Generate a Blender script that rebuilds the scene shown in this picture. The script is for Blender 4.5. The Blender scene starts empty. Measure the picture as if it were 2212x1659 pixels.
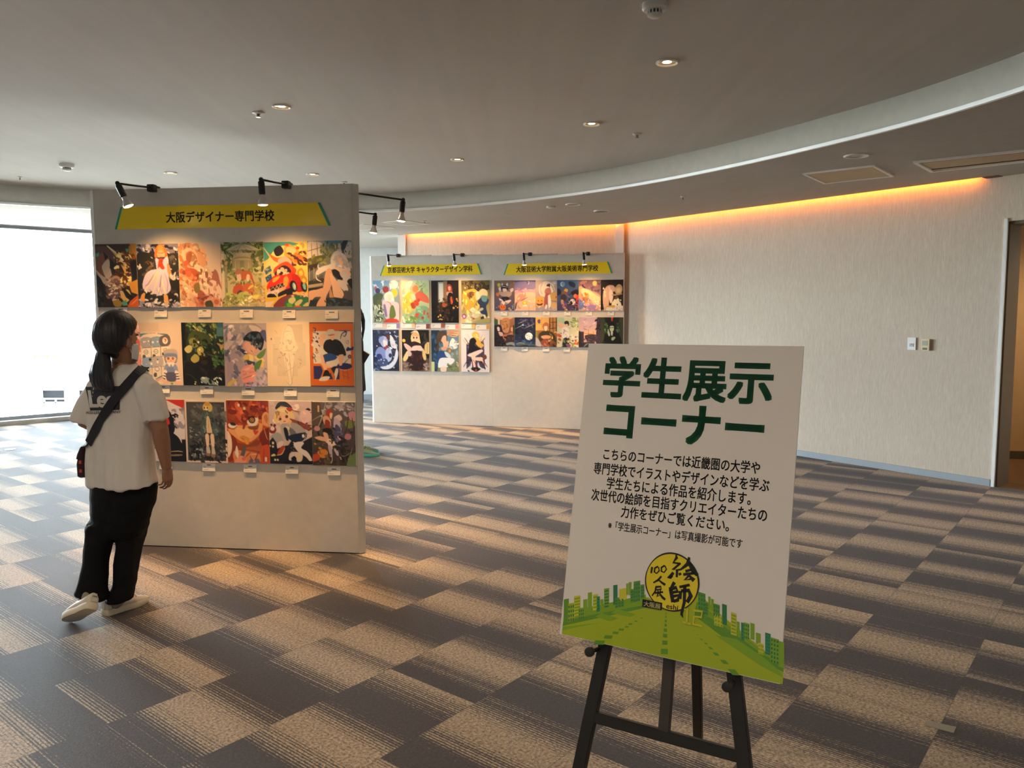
import bpy, bmesh, math, random
import numpy as np
from mathutils import Vector, Matrix, Euler, noise as mnoise
random.seed(7); rng = np.random.RandomState(5)
scene = bpy.context.scene
COL = scene.collection
V = Vector
# ------------------------------------------------------------ camera
F_PX, PITCH, ROLL, CAM_H = 1700.908, 0.08959, -0.00333, 1.56964
CXP, CYP = 1106.0, 829.5
_fw = V((0, math.cos(PITCH), -math.sin(PITCH)))
_u0 = V((0, math.sin(PITCH), math.cos(PITCH)))
_rt = math.cos(ROLL) * V((1, 0, 0)) + math.sin(ROLL) * _u0
_up = -math.sin(ROLL) * V((1, 0, 0)) + math.cos(ROLL) * _u0
CAM = V((0, 0, CAM_H))
cd = bpy.data.cameras.new('camera'); cam = bpy.data.objects.new('camera', cd); COL.objects.link(cam)
cd.sensor_width = 36.0; cd.sensor_fit = 'HORIZONTAL'; cd.lens = F_PX / 2212 * 36.0
cd.clip_start = 0.05; cd.clip_end = 500
cam.matrix_world = Matrix((( _rt.x, _up.x, -_fw.x, CAM.x), (_rt.y, _up.y, -_fw.y, CAM.y), (_rt.z, _up.z, -_fw.z, CAM.z), (0, 0, 0, 1)))
scene.camera = cam
# measuring helpers: where the sight line of a photo pixel meets a known surface
def ray(px, py): return (px - CXP) / F_PX * _rt - (py - CYP) / F_PX * _up + _fw
def at_z(px, py, z=0.0):
    d = ray(px, py); t = (z - CAM_H) / d.z; return CAM + d * t
def at_plane(px, py, p0, n):
    d = ray(px, py); return CAM + d * ((V(p0) - CAM).dot(n) / d.dot(n))
def at_depth(px, py, Y):
    d = ray(px, py); return CAM + d * (Y / d.y)
# ------------------------------------------------------------ exposure, sky
scene.view_settings.view_transform = 'Standard'
scene.view_settings.look = 'None'
scene.view_settings.gamma = 1.0
scene.view_settings.use_curve_mapping = False
scene.view_settings.exposure = 0.8
try:
    scene.cycles.use_denoising = True
    scene.cycles.denoiser = 'OPENIMAGEDENOISE'
    scene.cycles.max_bounces = 10; scene.cycles.diffuse_bounces = 6; scene.cycles.transparent_max_bounces = 8
    scene.cycles.sample_clamp_indirect = 6.0
    scene.cycles.caustics_reflective = False; scene.cycles.caustics_refractive = False
except Exception: pass
SKY = 36.0
world = bpy.data.worlds.new('sky'); scene.world = world; world.use_nodes = True
_bg = world.node_tree.nodes['Background']
_bg.inputs[0].default_value = (0.80, 0.92, 1.0, 1)
# hazy summer sky: brightest towards the horizon, falling off overhead
_wn = world.node_tree.nodes; _wl = world.node_tree.links
_tc = _wn.new('ShaderNodeTexCoord'); _sx = _wn.new('ShaderNodeSeparateXYZ'); _wl.new(_tc.outputs['Generated'], _sx.inputs[0])
_rp = _wn.new('ShaderNodeValToRGB'); _wl.new(_sx.outputs[2], _rp.inputs[0]); _cr = _rp.color_ramp
_cr.elements[0].position = 0.0; _cr.elements[0].color = (1, 1, 1, 1); _cr.elements[1].position = 1.0; _cr.elements[1].color = (.10, .10, .10, 1)
for _p, _c in ((.12, .80), (.30, .32), (.55, .12)): _e = _cr.elements.new(_p); _e.color = (_c, _c, _c, 1)
_mm = _wn.new('ShaderNodeMath'); _mm.operation = 'MULTIPLY'; _wl.new(_rp.outputs[0], _mm.inputs[0]); _mm.inputs[1].default_value = SKY; _wl.new(_mm.outputs[0], _bg.inputs[1])
def lamp(name, kind, loc, energy, color, aim=None, **kw):
    l = bpy.data.lights.new(name, kind); l.energy = energy; l.color = color
    for k, v in kw.items(): setattr(l, k, v)
    o = bpy.data.objects.new(name, l); COL.objects.link(o); o.location = loc
    if aim is not None: o.rotation_euler = (V(aim) - V(loc)).to_track_quat('-Z', 'Y').to_euler()
    return o
# high sun on the far side of the building: it lights the street, never the room
lamp('sun', 'SUN', (20, -30, 40), 55.0, (.97, .99, 1), (20 - 13, -30 + 16, 0), angle=.01)
# ------------------------------------------------------------ tagging
def tag(o, label=None, cat=None, group=None, kind=None):
    if label: o['label'] = label
    if cat: o['category'] = cat
    if group: o['group'] = group
    if kind: o['kind'] = kind
    return o
def thing(name, label, cat, loc=(0, 0, 0), rot=None, group=None):
    o = bpy.data.objects.new(name, None); COL.objects.link(o); o.empty_display_size = 0.1
    if rot is not None: o.matrix_world = Matrix.Translation(V(loc)) @ rot.to_4x4()
    else: o.location = loc
    return tag(o, label, cat, group)
def dup(o, parent=None):
    c = o.copy(); COL.objects.link(c)
    if parent is not None: c.parent = parent
    for ch in list(o.children): dup(ch, c)
    return c
# ------------------------------------------------------------ node materials
def lin(h):
    h = h.lstrip('#')
    if len(h) == 3: h = ''.join(c * 2 for c in h)
    r = [int(h[i:i + 2], 16) / 255 for i in (0, 2, 4)]
    return tuple((c / 12.92 if c <= .04045 else ((c + .055) / 1.055) ** 2.4) for c in r)
class NT:
    def __init__(s, name):
        s.m = bpy.data.materials.new(name); s.m.use_nodes = True; s.t = s.m.node_tree
        s.b = s.t.nodes['Principled BSDF']
    def n(s, typ, **kw):
        nd = s.t.nodes.new(typ)
        for k, v in kw.items(): setattr(nd, k, v)
        return nd
    def set(s, sock, val):
        if isinstance(val, bpy.types.NodeSocket): s.t.links.new(val, sock)
        elif isinstance(val, (tuple, list)) and len(val) == 3 and sock.type == 'RGBA': sock.default_value = (*val, 1)
        else: sock.default_value = val
    def math(s, op, a, b=0.0, c=None):
        nd = s.n('ShaderNodeMath', operation=op); s.set(nd.inputs[0], a); s.set(nd.inputs[1], b)
        if c is not None: s.set(nd.inputs[2], c)
        return nd.outputs[0]
    def smooth(s, x, lo, hi, a=0.0, b=1.0):
        nd = s.n('ShaderNodeMapRange', interpolation_type='SMOOTHSTEP'); s.set(nd.inputs[0], x)
        for i, v in ((1, lo), (2, hi), (3, a), (4, b)): s.set(nd.inputs[i], v)
        return nd.outputs[0]
    def lerp(s, x, lo, hi, a=0.0, b=1.0):
        nd = s.n('ShaderNodeMapRange'); s.set(nd.inputs[0], x)
        for i, v in ((1, lo), (2, hi), (3, a), (4, b)): s.set(nd.inputs[i], v)
        return nd.outputs[0]
    def mix(s, f, a, b):
        nd = s.n('ShaderNodeMix', data_type='RGBA'); s.set(nd.inputs[0], f); s.set(nd.inputs[6], a); s.set(nd.inputs[7], b)
        return nd.outputs[2]
    def obj(s): return s.n('ShaderNodeTexCoord').outputs['Object']
    def mapping(s, vec, scale=(1, 1, 1), rot=(0, 0, 0), loc=(0, 0, 0)):
        nd = s.n('ShaderNodeMapping'); s.set(nd.inputs[0], vec); nd.inputs[1].default_value = loc
        nd.inputs[2].default_value = rot; nd.inputs[3].default_value = scale; return nd.outputs[0]
    def noise(s, vec, scale=5, detail=2, rough=.5):
        nd = s.n('ShaderNodeTexNoise'); s.set(nd.inputs['Vector'], vec); nd.inputs['Scale'].default_value = scale
        nd.inputs['Detail'].default_value = detail; nd.inputs['Roughness'].default_value = rough; return nd.outputs[0]
    def bump(s, h, strength=.2, dist=.01):
        nd = s.n('ShaderNodeBump'); nd.inputs['Strength'].default_value = strength; nd.inputs['Distance'].default_value = dist
        s.set(nd.inputs['Height'], h); s.t.links.new(nd.outputs[0], s.b.inputs['Normal'])
    def p(s, **kw):
        for k, v in kw.items(): s.set(s.b.inputs[k.replace('_', ' ')], v)
        return s
MATS = {}
def simple(name, col, rough=.6, metal=0., spec=.5, var=.06, scale=8., bump=0., bscale=120., emit=None, es=0.):
    if name in MATS: return MATS[name]
    if isinstance(col, str): col = lin(col)
    t = NT(name); o = t.obj(); nz = t.noise(o, scale, 3)
    lo = tuple(c * (1 - var) for c in col); hi = tuple(min(1, c * (1 + var)) for c in col)
    t.p(Base_Color=t.mix(nz, lo, hi), Roughness=rough, Metallic=metal)
    t.b.inputs['Specular IOR Level'].default_value = spec
    if bump: t.bump(t.noise(o, bscale, 2), bump, .004)
    if emit: t.p(Emission_Color=emit, Emission_Strength=es)
    MATS[name] = t.m; return t.m
# ------------------------------------------------------------ mesh builder
class MB:
    def __init__(s): s.v = []; s.f = []
    def add(s, vs, fs):
        o = len(s.v); s.v += [tuple(x) for x in vs]; s.f += [tuple(i + o for i in f) for f in fs]; return s
    def box(s, c, size, R=None):
        x, y, z = (a / 2 for a in size); P = [V((i * x, j * y, k * z)) for k in (-1, 1) for j in (-1, 1) for i in (-1, 1)]
        if R is not None: P = [R @ p for p in P]
        c = V(c)
        return s.add([c + p for p in P], [(0, 2, 3, 1), (4, 5, 7, 6), (0, 1, 5, 4), (2, 6, 7, 3), (0, 4, 6, 2), (1, 3, 7, 5)])
    def prism(s, poly, z0, z1):
        n = len(poly)
        a = sum(poly[i][0] * poly[(i + 1) % n][1] - poly[(i + 1) % n][0] * poly[i][1] for i in range(n))
        if a < 0: poly = poly[::-1]
        zz = lambda z, i: z[i] if isinstance(z, (list, tuple)) else z
        vs = [(p[0], p[1], zz(z0, i)) for i, p in enumerate(poly)] + [(p[0], p[1], zz(z1, i)) for i, p in enumerate(poly)]
        return s.add(vs, [tuple(range(n))[::-1], tuple(range(n, 2 * n))] + [(i, (i + 1) % n, n + (i + 1) % n, n + i) for i in range(n)])
    def seg(s, p, q, t, z0, z1):
        p = V(p[:2]).to_3d(); q = V(q[:2]).to_3d(); d = (q - p).normalized(); nn = V((d.y, -d.x, 0)) * t
        return s.prism([p, q, q + nn, p + nn], z0, z1)
    def loft(s, rings, caps=(True, True), closed=True):
        o = len(s.v); n = len(rings[0])
        for r in rings: s.v += [tuple(p) for p in r]
        for k in range(len(rings) - 1):
            for i in range(n if closed else n - 1):
                j = (i + 1) % n
                s.f.append((o + k * n + i, o + k * n + j, o + (k + 1) * n + j, o + (k + 1) * n + i))
        if caps[0]: s.f.append(tuple(o + i for i in range(n))[::-1])
        if caps[1]: s.f.append(tuple(o + (len(rings) - 1) * n + i for i in range(n)))
        return s
    def tube(s, pts, rad, seg=12, caps=(True, True), flat=1.0, ref=None):
        pts = [V(p) for p in pts]; rings = []; prev = None
        for i, p in enumerate(pts):
            t = (pts[min(i + 1, len(pts) - 1)] - pts[max(i - 1, 0)]).normalized()
            r = rad[i] if isinstance(rad, (list, tuple)) else rad
            a = prev if prev is not None else (V(ref) if ref is not None else (V((0, 0, 1)) if abs(t.z) < .9 else V((1, 0, 0))))
            a = (a - t * a.dot(t)).normalized(); prev = a; b = t.cross(a)
            rx, ry = r if isinstance(r, tuple) else (r, r * flat)
            rings.append([p + a * (math.cos(2 * math.pi * k / seg) * rx) + b * (math.sin(2 * math.pi * k / seg) * ry) for k in range(seg)])
        return s.loft(rings, caps)
    def cyl(s, p, q, r, seg=20): return s.tube([p, q], r, seg)
    def ball(s, c, r, seg=14, rings=9, R=None):
        if not isinstance(r, (tuple, list)): r = (r, r, r)
        c = V(c); L = []
        for k in range(1, rings):
            a = math.pi * k / rings; L.append([V((math.cos(2 * math.pi * i / seg) * math.sin(a) * r[0], math.sin(2 * math.pi * i / seg) * math.sin(a) * r[1], -math.cos(a) * r[2])) for i in range(seg)])
        if R is not None: L = [[R @ p for p in l] for l in L]
        lo = V((0, 0, -r[2])); hi = V((0, 0, r[2]))
        if R is not None: lo, hi = R @ lo, R @ hi
        o = len(s.v); s.loft([[c + p for p in l] for l in L], (False, False)); n = len(s.v)
        s.v += [tuple(c + lo), tuple(c + hi)]; b = o + (rings - 2) * seg
        for i in range(seg):
            j = (i + 1) % seg; s.f.append((n, o + j, o + i)); s.f.append((n + 1, b + i, b + j))
        return s
    def lathe(s, prof, c=(0, 0, 0), seg=28, R=None, caps=(True, True)):
        c = V(c); L = []
        for r, z in prof:
            l = [V((math.cos(2 * math.pi * i / seg) * r, math.sin(2 * math.pi * i / seg) * r, z)) for i in range(seg)]
            L.append([c + (R @ p if R is not None else p) for p in l])
        return s.loft(L, caps)
    def build(s, name, mat, parent=None, smooth=False, bevel=0., org=None):
        me = bpy.data.meshes.new(name); vs = s.v
        if org is not None: vs = [(x - org[0], y - org[1], z - org[2]) for x, y, z in vs]
        me.from_pydata([tuple(v) for v in vs], [], s.f)
        bm = bmesh.new(); bm.from_mesh(me); bmesh.ops.recalc_face_normals(bm, faces=bm.faces)
        if bevel: bmesh.ops.bevel(bm, geom=bm.edges[:], offset=bevel, segments=2, affect='EDGES', clamp_overlap=True)
        bm.to_mesh(me); bm.free()
        for m in (mat if isinstance(mat, (list, tuple)) else [mat]): me.materials.append(m)
        if smooth is True: me.polygons.foreach_set('use_smooth', [True] * len(me.polygons))
        elif smooth:
            me.polygons.foreach_set('use_smooth', [True] * len(me.polygons))
            try: me.set_sharp_from_angle(angle=smooth)
            except Exception: pass
        o = bpy.data.objects.new(name, me); COL.objects.link(o)
        if parent is not None: o.parent = parent
        if org is not None and parent is None: o.location = org
        return o
def struct(o, label, cat): return tag(o, label, cat, kind='structure')
# lettering: the built-in typeface turned into a thin mesh, lying in the XY plane of its parent
def text_mesh(txt, size, bold=0.0, align='CENTER', depth=0.0, space=1.0, shear=0.0):
    c = bpy.data.curves.new('lettering', 'FONT'); c.body = txt; c.size = size; c.offset = bold * size; c.align_x = align; c.align_y = 'CENTER'
    c.extrude = depth; c.space_character = space; c.shear = shear; c.resolution_u = 4
    o = bpy.data.objects.new('lettering', c); COL.objects.link(o)
    dg = bpy.context.evaluated_depsgraph_get(); dg.update()
    me = bpy.data.meshes.new_from_object(o.evaluated_get(dg)); bpy.data.objects.remove(o); bpy.data.curves.remove(c)
    co = np.zeros(len(me.vertices) * 3); me.vertices.foreach_get('co', co)
    return [[float(a) for a in q] for q in co.reshape(-1, 3)], [tuple(p.vertices) for p in me.polygons]
def bounds(co): return [min(q[i] for q in co) for i in range(3)], [max(q[i] for q in co) for i in range(3)]
def fit_text(mb, txt, x0, x1, yc, h, z, bold=.02, depth=.0004, xf=None):
    """lettering stretched to run from x0 to x1 with its ink height h, centred on yc"""
    co, fs = text_mesh(txt, 1.0, 0, depth=0)
    lo, hi = bounds(co)
    sx = (x1 - x0) / (hi[0] - lo[0]); sy = h / (hi[1] - lo[1])
    P = [((x - lo[0]) * sx + x0, (y - (lo[1] + hi[1]) / 2) * sy + yc, z) for x, y, _ in co]
    if xf: P = [xf(*p) for p in P]
    d = bold * .8 * sy       # heavier weights: the outline thickened by a few overlaid copies
    for i, j in ((1, 0), (-1, 0), (0, 1), (0, -1), (1, 1), (1, -1), (-1, 1), (-1, -1)): mb.add([(x + i * d, y + j * d, q) for x, y, q in P], fs)
    return mb.add(P, fs)
# ============================================================ the room
YAW, DU, DV = 0.88987, -3.5476, -7.08607
def carpet_material():
    t = NT('carpet_tiles'); o = t.obj()
    sx = t.n('ShaderNodeSeparateXYZ'); t.set(sx.inputs[0], o); X, Y = sx.outputs[0], sx.outputs[1]
    c, s = math.cos(YAW) * 2, math.sin(YAW) * 2
    u = t.math('ADD', t.math('ADD', t.math('MULTIPLY', X, c), t.math('MULTIPLY', Y, s)), DU)
    v = t.math('ADD', t.math('ADD', t.math('MULTIPLY', X, -s), t.math('MULTIPLY', Y, c)), DV)
    i, j = t.math('FLOOR', u), t.math('FLOOR', v)
    cb = t.n('ShaderNodeCombineXYZ'); t.set(cb.inputs[0], i); t.set(cb.inputs[1], j)
    wn = t.n('ShaderNodeTexWhiteNoise', noise_dimensions='3D'); t.set(wn.inputs[0], cb.outputs[0])
    ph = wn.outputs[0]
    # every tile is a cutting of one long graded stripe repeat
    tt = t.math('FRACT', t.math('ADD', t.math('MULTIPLY', u, .86), ph))
    d = t.math('MULTIPLY', t.math('ABSOLUTE', t.math('SUBTRACT', tt, .5)), 2.0)
    L = t.lerp(d, .07, .97, -.04, .94)
    lu = t.math('MULTIPLY', u, 38.0); li = t.math('FLOOR', lu)
    prof = t.math('MULTIPLY', t.math('ABSOLUTE', t.math('SUBTRACT', t.math('FRACT', lu), .5)), 2.0)
    cl = t.n('ShaderNodeCombineXYZ'); t.set(cl.inputs[0], li); t.set(cl.inputs[1], j)
    wl = t.n('ShaderNodeTexWhiteNoise', noise_dimensions='3D'); t.set(wl.inputs[0], cl.outputs[0])
    cs = t.n('ShaderNodeCombineXYZ'); t.set(cs.inputs[0], t.math('MULTIPLY', u, 75.0)); t.set(cs.inputs[1], t.math('MULTIPLY', v, 42.0))
    sp = t.lerp(t.noise(cs.outputs[0], 1.0, 2, .7), .30, .70)
    thr = t.math('ADD', t.math('ADD', t.math('MULTIPLY', wl.outputs[0], .24), t.math('MULTIPLY', sp, .34)), t.math('MULTIPLY', prof, .46))
    light = t.smooth(t.math('SUBTRACT', L, thr), -.15, .15)
    fine = t.noise(o, 420, 2, .7)
    cm = t.n('ShaderNodeCombineXYZ'); t.set(cm.inputs[0], t.math('MULTIPLY', u, 48.0)); t.set(cm.inputs[1], t.math('MULTIPLY', v, 40.0))
    mot = t.lerp(t.noise(cm.outputs[0], 1.0, 2, .7), .32, .68)
    dk = t.mix(t.math('ADD', t.math('MULTIPLY', fine, .5), t.math('MULTIPLY', mot, .5)), lin('#3c393b'), lin('#5d585b'))
    lt = t.mix(mot, lin('#7a6c60'), lin('#cfb99f'))
    col = t.mix(light, dk, lt)
    eu = t.math('ABSOLUTE', t.math('SUBTRACT', t.math('FRACT', v), .5))
    seam = t.smooth(eu, .493, .4985)
    col = t.mix(t.math('MULTIPLY', seam, .45), col, lin('#4a4440'))
    t.p(Base_Color=col, Roughness=.8); t.b.inputs['Specular IOR Level'].default_value = .3
    t.b.inputs['Sheen Weight'].default_value = .08; t.b.inputs['Sheen Roughness'].default_value = .35
    t.b.inputs['Sheen Tint'].default_value = (.9, .95, 1, 1)
    t.bump(t.math('ADD', fine, sp), .35, .004)
    return t.m
def wallcloth_material():
    t = NT('woven_wallcovering'); o = t.obj()
    a = t.noise(t.mapping(o, (120, 120, 11)), 1, 3, .7); b = t.noise(t.mapping(o, (30, 30, 3.0)), 1, 2); g = t.noise(o, .7, 2)
    col = t.mix(t.lerp(a, .25, .75), lin('#b9ab9a'), lin('#d6cab9'))
    col = t.mix(t.math('MULTIPLY', t.lerp(b, .35, .75), .35), col, lin('#bdae9d'))
    t.p(Base_Color=col, Roughness=.75); t.b.inputs['Specular IOR Level'].default_value = .3
    t.bump(a, .25, .003); return t.m
def plaster(name, hexcol, bump=.12, sc=180, streak=False):
    t = NT(name); o = t.obj(); c = lin(hexcol)
    n1 = t.noise(o, 1.1, 3); n2 = t.noise(t.mapping(o, (9, .35, 1), (0, 0, .62)), 1, 3) if streak else t.noise(o, 14, 2)
    m = t.math('ADD', t.math('MULTIPLY', n1, .5), t.math('MULTIPLY', n2, .5))
    t.p(Base_Color=t.mix(t.lerp(m, .3, .7), tuple(x * .93 for x in c), tuple(min(1, x * 1.06) for x in c)), Roughness=.85)
    t.b.inputs['Specular IOR Level'].default_value = .25
    t.bump(t.noise(o, sc, 3), bump, .004); return t.m
M_CARPET = carpet_material(); M_CLOTH = wallcloth_material()
M_CEIL = plaster('ceiling_plaster', '#b5b0aa', .1, 150, True); M_SOFFIT = plaster('soffit_plaster', '#a9a39c', .5, 70)
M_FASCIA = plaster('fascia_paint', '#d8d8d1', .05); M_WHITE = simple('white_paint', '#e9ebea', .5)
M_WHITEWALL = plaster('white_wall', '#d9dcdb', .06); M_BASE = simple('grey_vinyl', '#98a1aa', .5)
M_JAMB = simple('taupe_paint', '#6a5b45', .6); M_METAL = simple('grey_aluminium', '#a7abae', .4, .6)
M_DARK = simple('dark_void', '#14120f', .8)
# --- plan of the room
Z1, Z2 = 2.75, 2.955
QE = V((.739, .674, 0)); QN = V((-.674, .739, 0)); Q0 = V((-7.25, 11.05, 0))
QA = Q0 - QE * .62; QZ = Q0 + QE * 4.62
LEFT = [QA, V((-9.25, 8.1, 0)), V((-9.95, 5.0, 0)), V((-9.7, 1.6, 0)), V((-8.4, -1.6, 0))]
BL, BR = V((-7.6, -4, 0)), V((5.6, -4, 0))
K0, K1, K2 = V((-1.70, 12.07, 0)), V((1.52, 10.72, 0)), V((4.326, 6.984, 0))
KD = (K2 - K1).normalized(); K3 = K2 + KD * 1.25; K4 = V((5.6, 4.4, 0))
WW0, WW1 = V((-4.4, 14.25, 0)), V((3.0, 14.75, 0))
# floor
mb = MB(); mb.prism([(-8.3, -4.1), (5.7, -4.1), (5.7, 4.5), (5.25, 5.8), (4.42, 7.05), (4.42, 15), (-3.6, 15), (-7.4, 11.15), (-8.0, 10.65), (-9.5, 8.2), (-10.15, 5), (-9.9, 1.5)], -.12, 0)
struct(mb.build('floor', M_CARPET), 'carpet tile floor with graded brown and charcoal stripes', 'floor')
# ceilings: raised oval, curved fascia, lower soffit
CTR = V((-2.5, 4, 0))
ring_pts = [(-5.446, 8.525), (-4.688, 8.99), (-3.35, 9.42), (-1.77, 9.33), (-.9, 9.06), (-.0, 8.56), (.945, 7.73), (1.715, 6.70), (2.185, 5.85), (2.555, 5.04), (2.76, 4.31),
            (2.86, 3.2), (2.75, 1.8), (2.25, .2), (1.2, -1.3), (-.5, -2.4), (-2.5, -2.8), (-4.6, -2.3), (-6.3, -.8), (-7.3, 1.5), (-7.4, 4), (-6.95, 6.4), (-6.25, 7.75)]
_ra = sorted((math.atan2(y - CTR.y, x - CTR.x), math.hypot(x - CTR.x, y - CTR.y)) for x, y in ring_pts)
def r_in(a):
    n = len(_ra); a = (a + math.pi) % (2 * math.pi) - math.pi
    k = next((i for i in range(n) if _ra[i][0] > a), n)
    P = [(_ra[(k + q) % n][0] + 2 * math.pi * ((k + q) // n), _ra[(k + q) % n][1]) for q in (-2, -1, 0, 1)]
    (x0, y0), (x1, y1), (x2, y2), (x3, y3) = P; h = x2 - x1; s = (a - x1) / h
    m1, m2 = (y2 - y0) / (x2 - x0) * h, (y3 - y1) / (x3 - x1) * h
    return (2 * s**3 - 3 * s**2 + 1) * y1 + (s**3 - 2 * s**2 + s) * m1 + (-2 * s**3 + 3 * s**2) * y2 + (s**3 - s**2) * m2
def inset(p, q, d):
    e = (q - p).normalized(); return V((e.y, -e.x, 0)) * d
SLOT = .085
n01 = V((-(K1 - K0).normalized().y, (K1 - K0).normalized().x, 0)) * -SLOT; n12 = V((-(K2 - K1).normalized().y, (K2 - K1).normalized().x, 0)) * -SLOT
if n01.y > 0: n01 = -n01
if n12.x > 0: n12 = -n12
K1i = K1 + (n01 + n12) * .62; KE = K2 - KD * .16
outer = [LEFT[0], LEFT[1], LEFT[2], LEFT[3], LEFT[4], BL, BR, K4, K3, KE + V((0.001, 0, 0)), KE + n12, K1i, K0 + n01 + (K1 - K0).normalized() * .12, K0 + (K1 - K0).normalized() * .1, V((-2.05, 14.3, 0)), WW0, QZ, Q0 + QE * 2, Q0]
def r_out(a):
    d = V((math.cos(a), math.sin(a), 0)); best = None
    for i in range(len(outer)):
        p = outer[i] - CTR; q = outer[(i + 1) % len(outer)] - CTR; e = q - p
        den = d.x * e.y - d.y * e.x
        if abs(den) < 1e-9: continue
        t = (p.x * e.y - p.y * e.x) / den; s = (p.x * d.y - p.y * d.x) / den
        if t > 0 and -1e-6 <= s <= 1 + 1e-6 and (best is None or t < best): best = t
    return best or 8
angs = sorted(set([-math.pi + 2 * math.pi * k / 220 for k in range(220)] + [math.atan2(p.y - CTR.y, p.x - CTR.x) for p in outer]))
NA = len(angs); ri = [r_in(a) for a in angs]; ro = [max(r_out(a), ri[k] + .05) for k, a in enumerate(angs)]
pol = lambda a, r, z: (CTR.x + math.cos(a) * r, CTR.y + math.sin(a) * r, z)
def zwin(a):  # the soffit lifts slightly towards the glass front
    x, y, _ = pol(a, r_out(a), 0); s = (V((x, y, 0)) - Q0).dot(QN)
    return Z1 + (.085 if abs(s) < .15 and y > 9.5 else 0)
mb = MB()
vs = [pol(angs[k], ri[k], Z1) for k in range(NA)] + [pol(angs[k], ro[k], zwin(angs[k])) for k in range(NA)]
mb.add(vs, [(k, (k + 1) % NA, NA + (k + 1) % NA, NA + k) for k in range(NA)])
mb.prism([K0 + V((-.15, .05, 0)), (-2.05, 14.3), (3, 14.75), (3, 9.6), K2 + V((.1, .1, 0)), K1 + V((.1, .12, 0))], Z1 + .2, Z1 + .25)
o = mb.build('ceiling', M_SOFFIT); o.name = 'ceiling_lower'; struct(o, 'lower rough-textured soffit ring between the curved fascia and the walls', 'ceiling')
mb = MB(); mb.add([pol(angs[k], ri[k] + .02, Z2) for k in range(NA)] + [(CTR.x, CTR.y, Z2)], [(k, (k + 1) % NA, NA) for k in range(NA)])
struct(mb.build('ceiling', M_CEIL), 'raised oval grey plaster ceiling', 'ceiling')
mb = MB(); mb.loft([[pol(angs[k], ri[k], Z1) for k in range(NA)], [pol(angs[k], ri[k], Z2 + .03) for k in range(NA)], [pol(angs[k], ri[k] + .08, Z2 + .03) for k in range(NA)]], (False, False))
struct(mb.build('trim_1', M_FASCIA, smooth=True), 'curved pale grey fascia around the raised ceiling', 'fascia')
mb = MB(); mb.loft([[pol(angs[k], ri[k] + a, b) for k in range(NA)] for a, b in ((.004, Z1 - .004), (-.022, Z1 - .004), (-.022, Z1 + .020), (.004, Z1 + .020), (.004, Z1 - .004))], (False, False))
struct(mb.build('trim_2', simple('satin_white_metal', '#f4f6f6', .38, .85)), 'thin white edge strip along the foot of the curved fascia', 'trim')
mb = MB(); mb.prism([p + (p - CTR).normalized() * .45 for p in (LEFT[0], LEFT[1], LEFT[2], LEFT[3], LEFT[4], BL, BR, V((7.8, 5.5, 0)), V((7.8, 9.6, 0)), V((3.4, 15, 0)), WW0 + V((-.1, .2, 0)), QZ, Q0)], 3.12, 3.3)
struct(mb.build('sun_block_slab', M_SOFFIT), 'unseen slab added above the ceilings to keep sunlight from leaking in', 'ceiling')  # unseen cover added over the whole plan so no sun leaks past the fascia
# --- walls
def wall(name, p, q, t, z0, z1, mat, label):
    mb = MB(); mb.seg(p, q, t, z0, z1); return struct(mb.build(name, mat), label, 'wall')
def outn(p, q, c=CTR):   # +1 when seg() thickens away from the room centre
    d = (q - p); nn = V((d.y, -d.x, 0)); return 1 if nn.dot(p - c) > 0 else -1
def wl(name, p, q, t, z0, z1, mat, label): return wall(name, p, q, t * outn(p, q), z0, z1, mat, label)
wl('wall_right', K1, K2, .2, 0, 2.9, M_CLOTH, 'beige woven-covered wall right of the far display boards')
wl('wall_far', K0, K1, .2, 0, 2.9, M_CLOTH, 'beige woven-covered wall behind the far display boards')
wl('wall_door', K2, K3, .2, 2.356, 2.9, M_CLOTH, 'beige wall strip over the doorway')
wl('wall_right_near', K3, K4, .2, 0, 2.9, M_CLOTH, 'beige wall this side of the doorway')
wl('wall_right_rear', K4, BR, .2, 0, 2.9, M_CLOTH, 'beige side wall behind the viewer')
wl('wall_rear', BR, BL, .2, 0, 3.0, M_WHITEWALL, 'pale wall behind the viewer')
wl('wall_left_rear', BL, LEFT[4], .2, 0, 3.0, M_WHITEWALL, 'pale wall at the near end of the windows')
wall('wall_back', WW0, WW1, -.15, 0, 3.0, M_WHITEWALL, 'white wall beyond the gap beside the far boards')
wall('wall_passage', V((2.9, 9.4, 0)), V((2.9, 14.9, 0)), .12, 0, 3.0, M_WHITEWALL, 'end wall of the passage behind the far wall')
mb = MB(); mb.prism([K0 + V((-.02, -.02, 0)), K0 + V((.1, -.06, 0)), K0 + V((.16, .26, 0)), K0 + V((-.0, .3, 0))], 0, 2.9)
struct(mb.build('trim_3', M_WHITE), 'white end post of the beige far wall', 'trim')
mb = MB(); e01 = (K1 - K0).normalized(); mb.box(K1 - e01 * .055 + V((-.012, -.03, 1.375)), (.11, .05, 2.75), Matrix.Rotation(math.atan2(e01.y, e01.x), 3, 'Z'))
struct(mb.build('trim_4', M_WHITE), 'white vertical strip where the two beige walls meet', 'trim')
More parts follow.
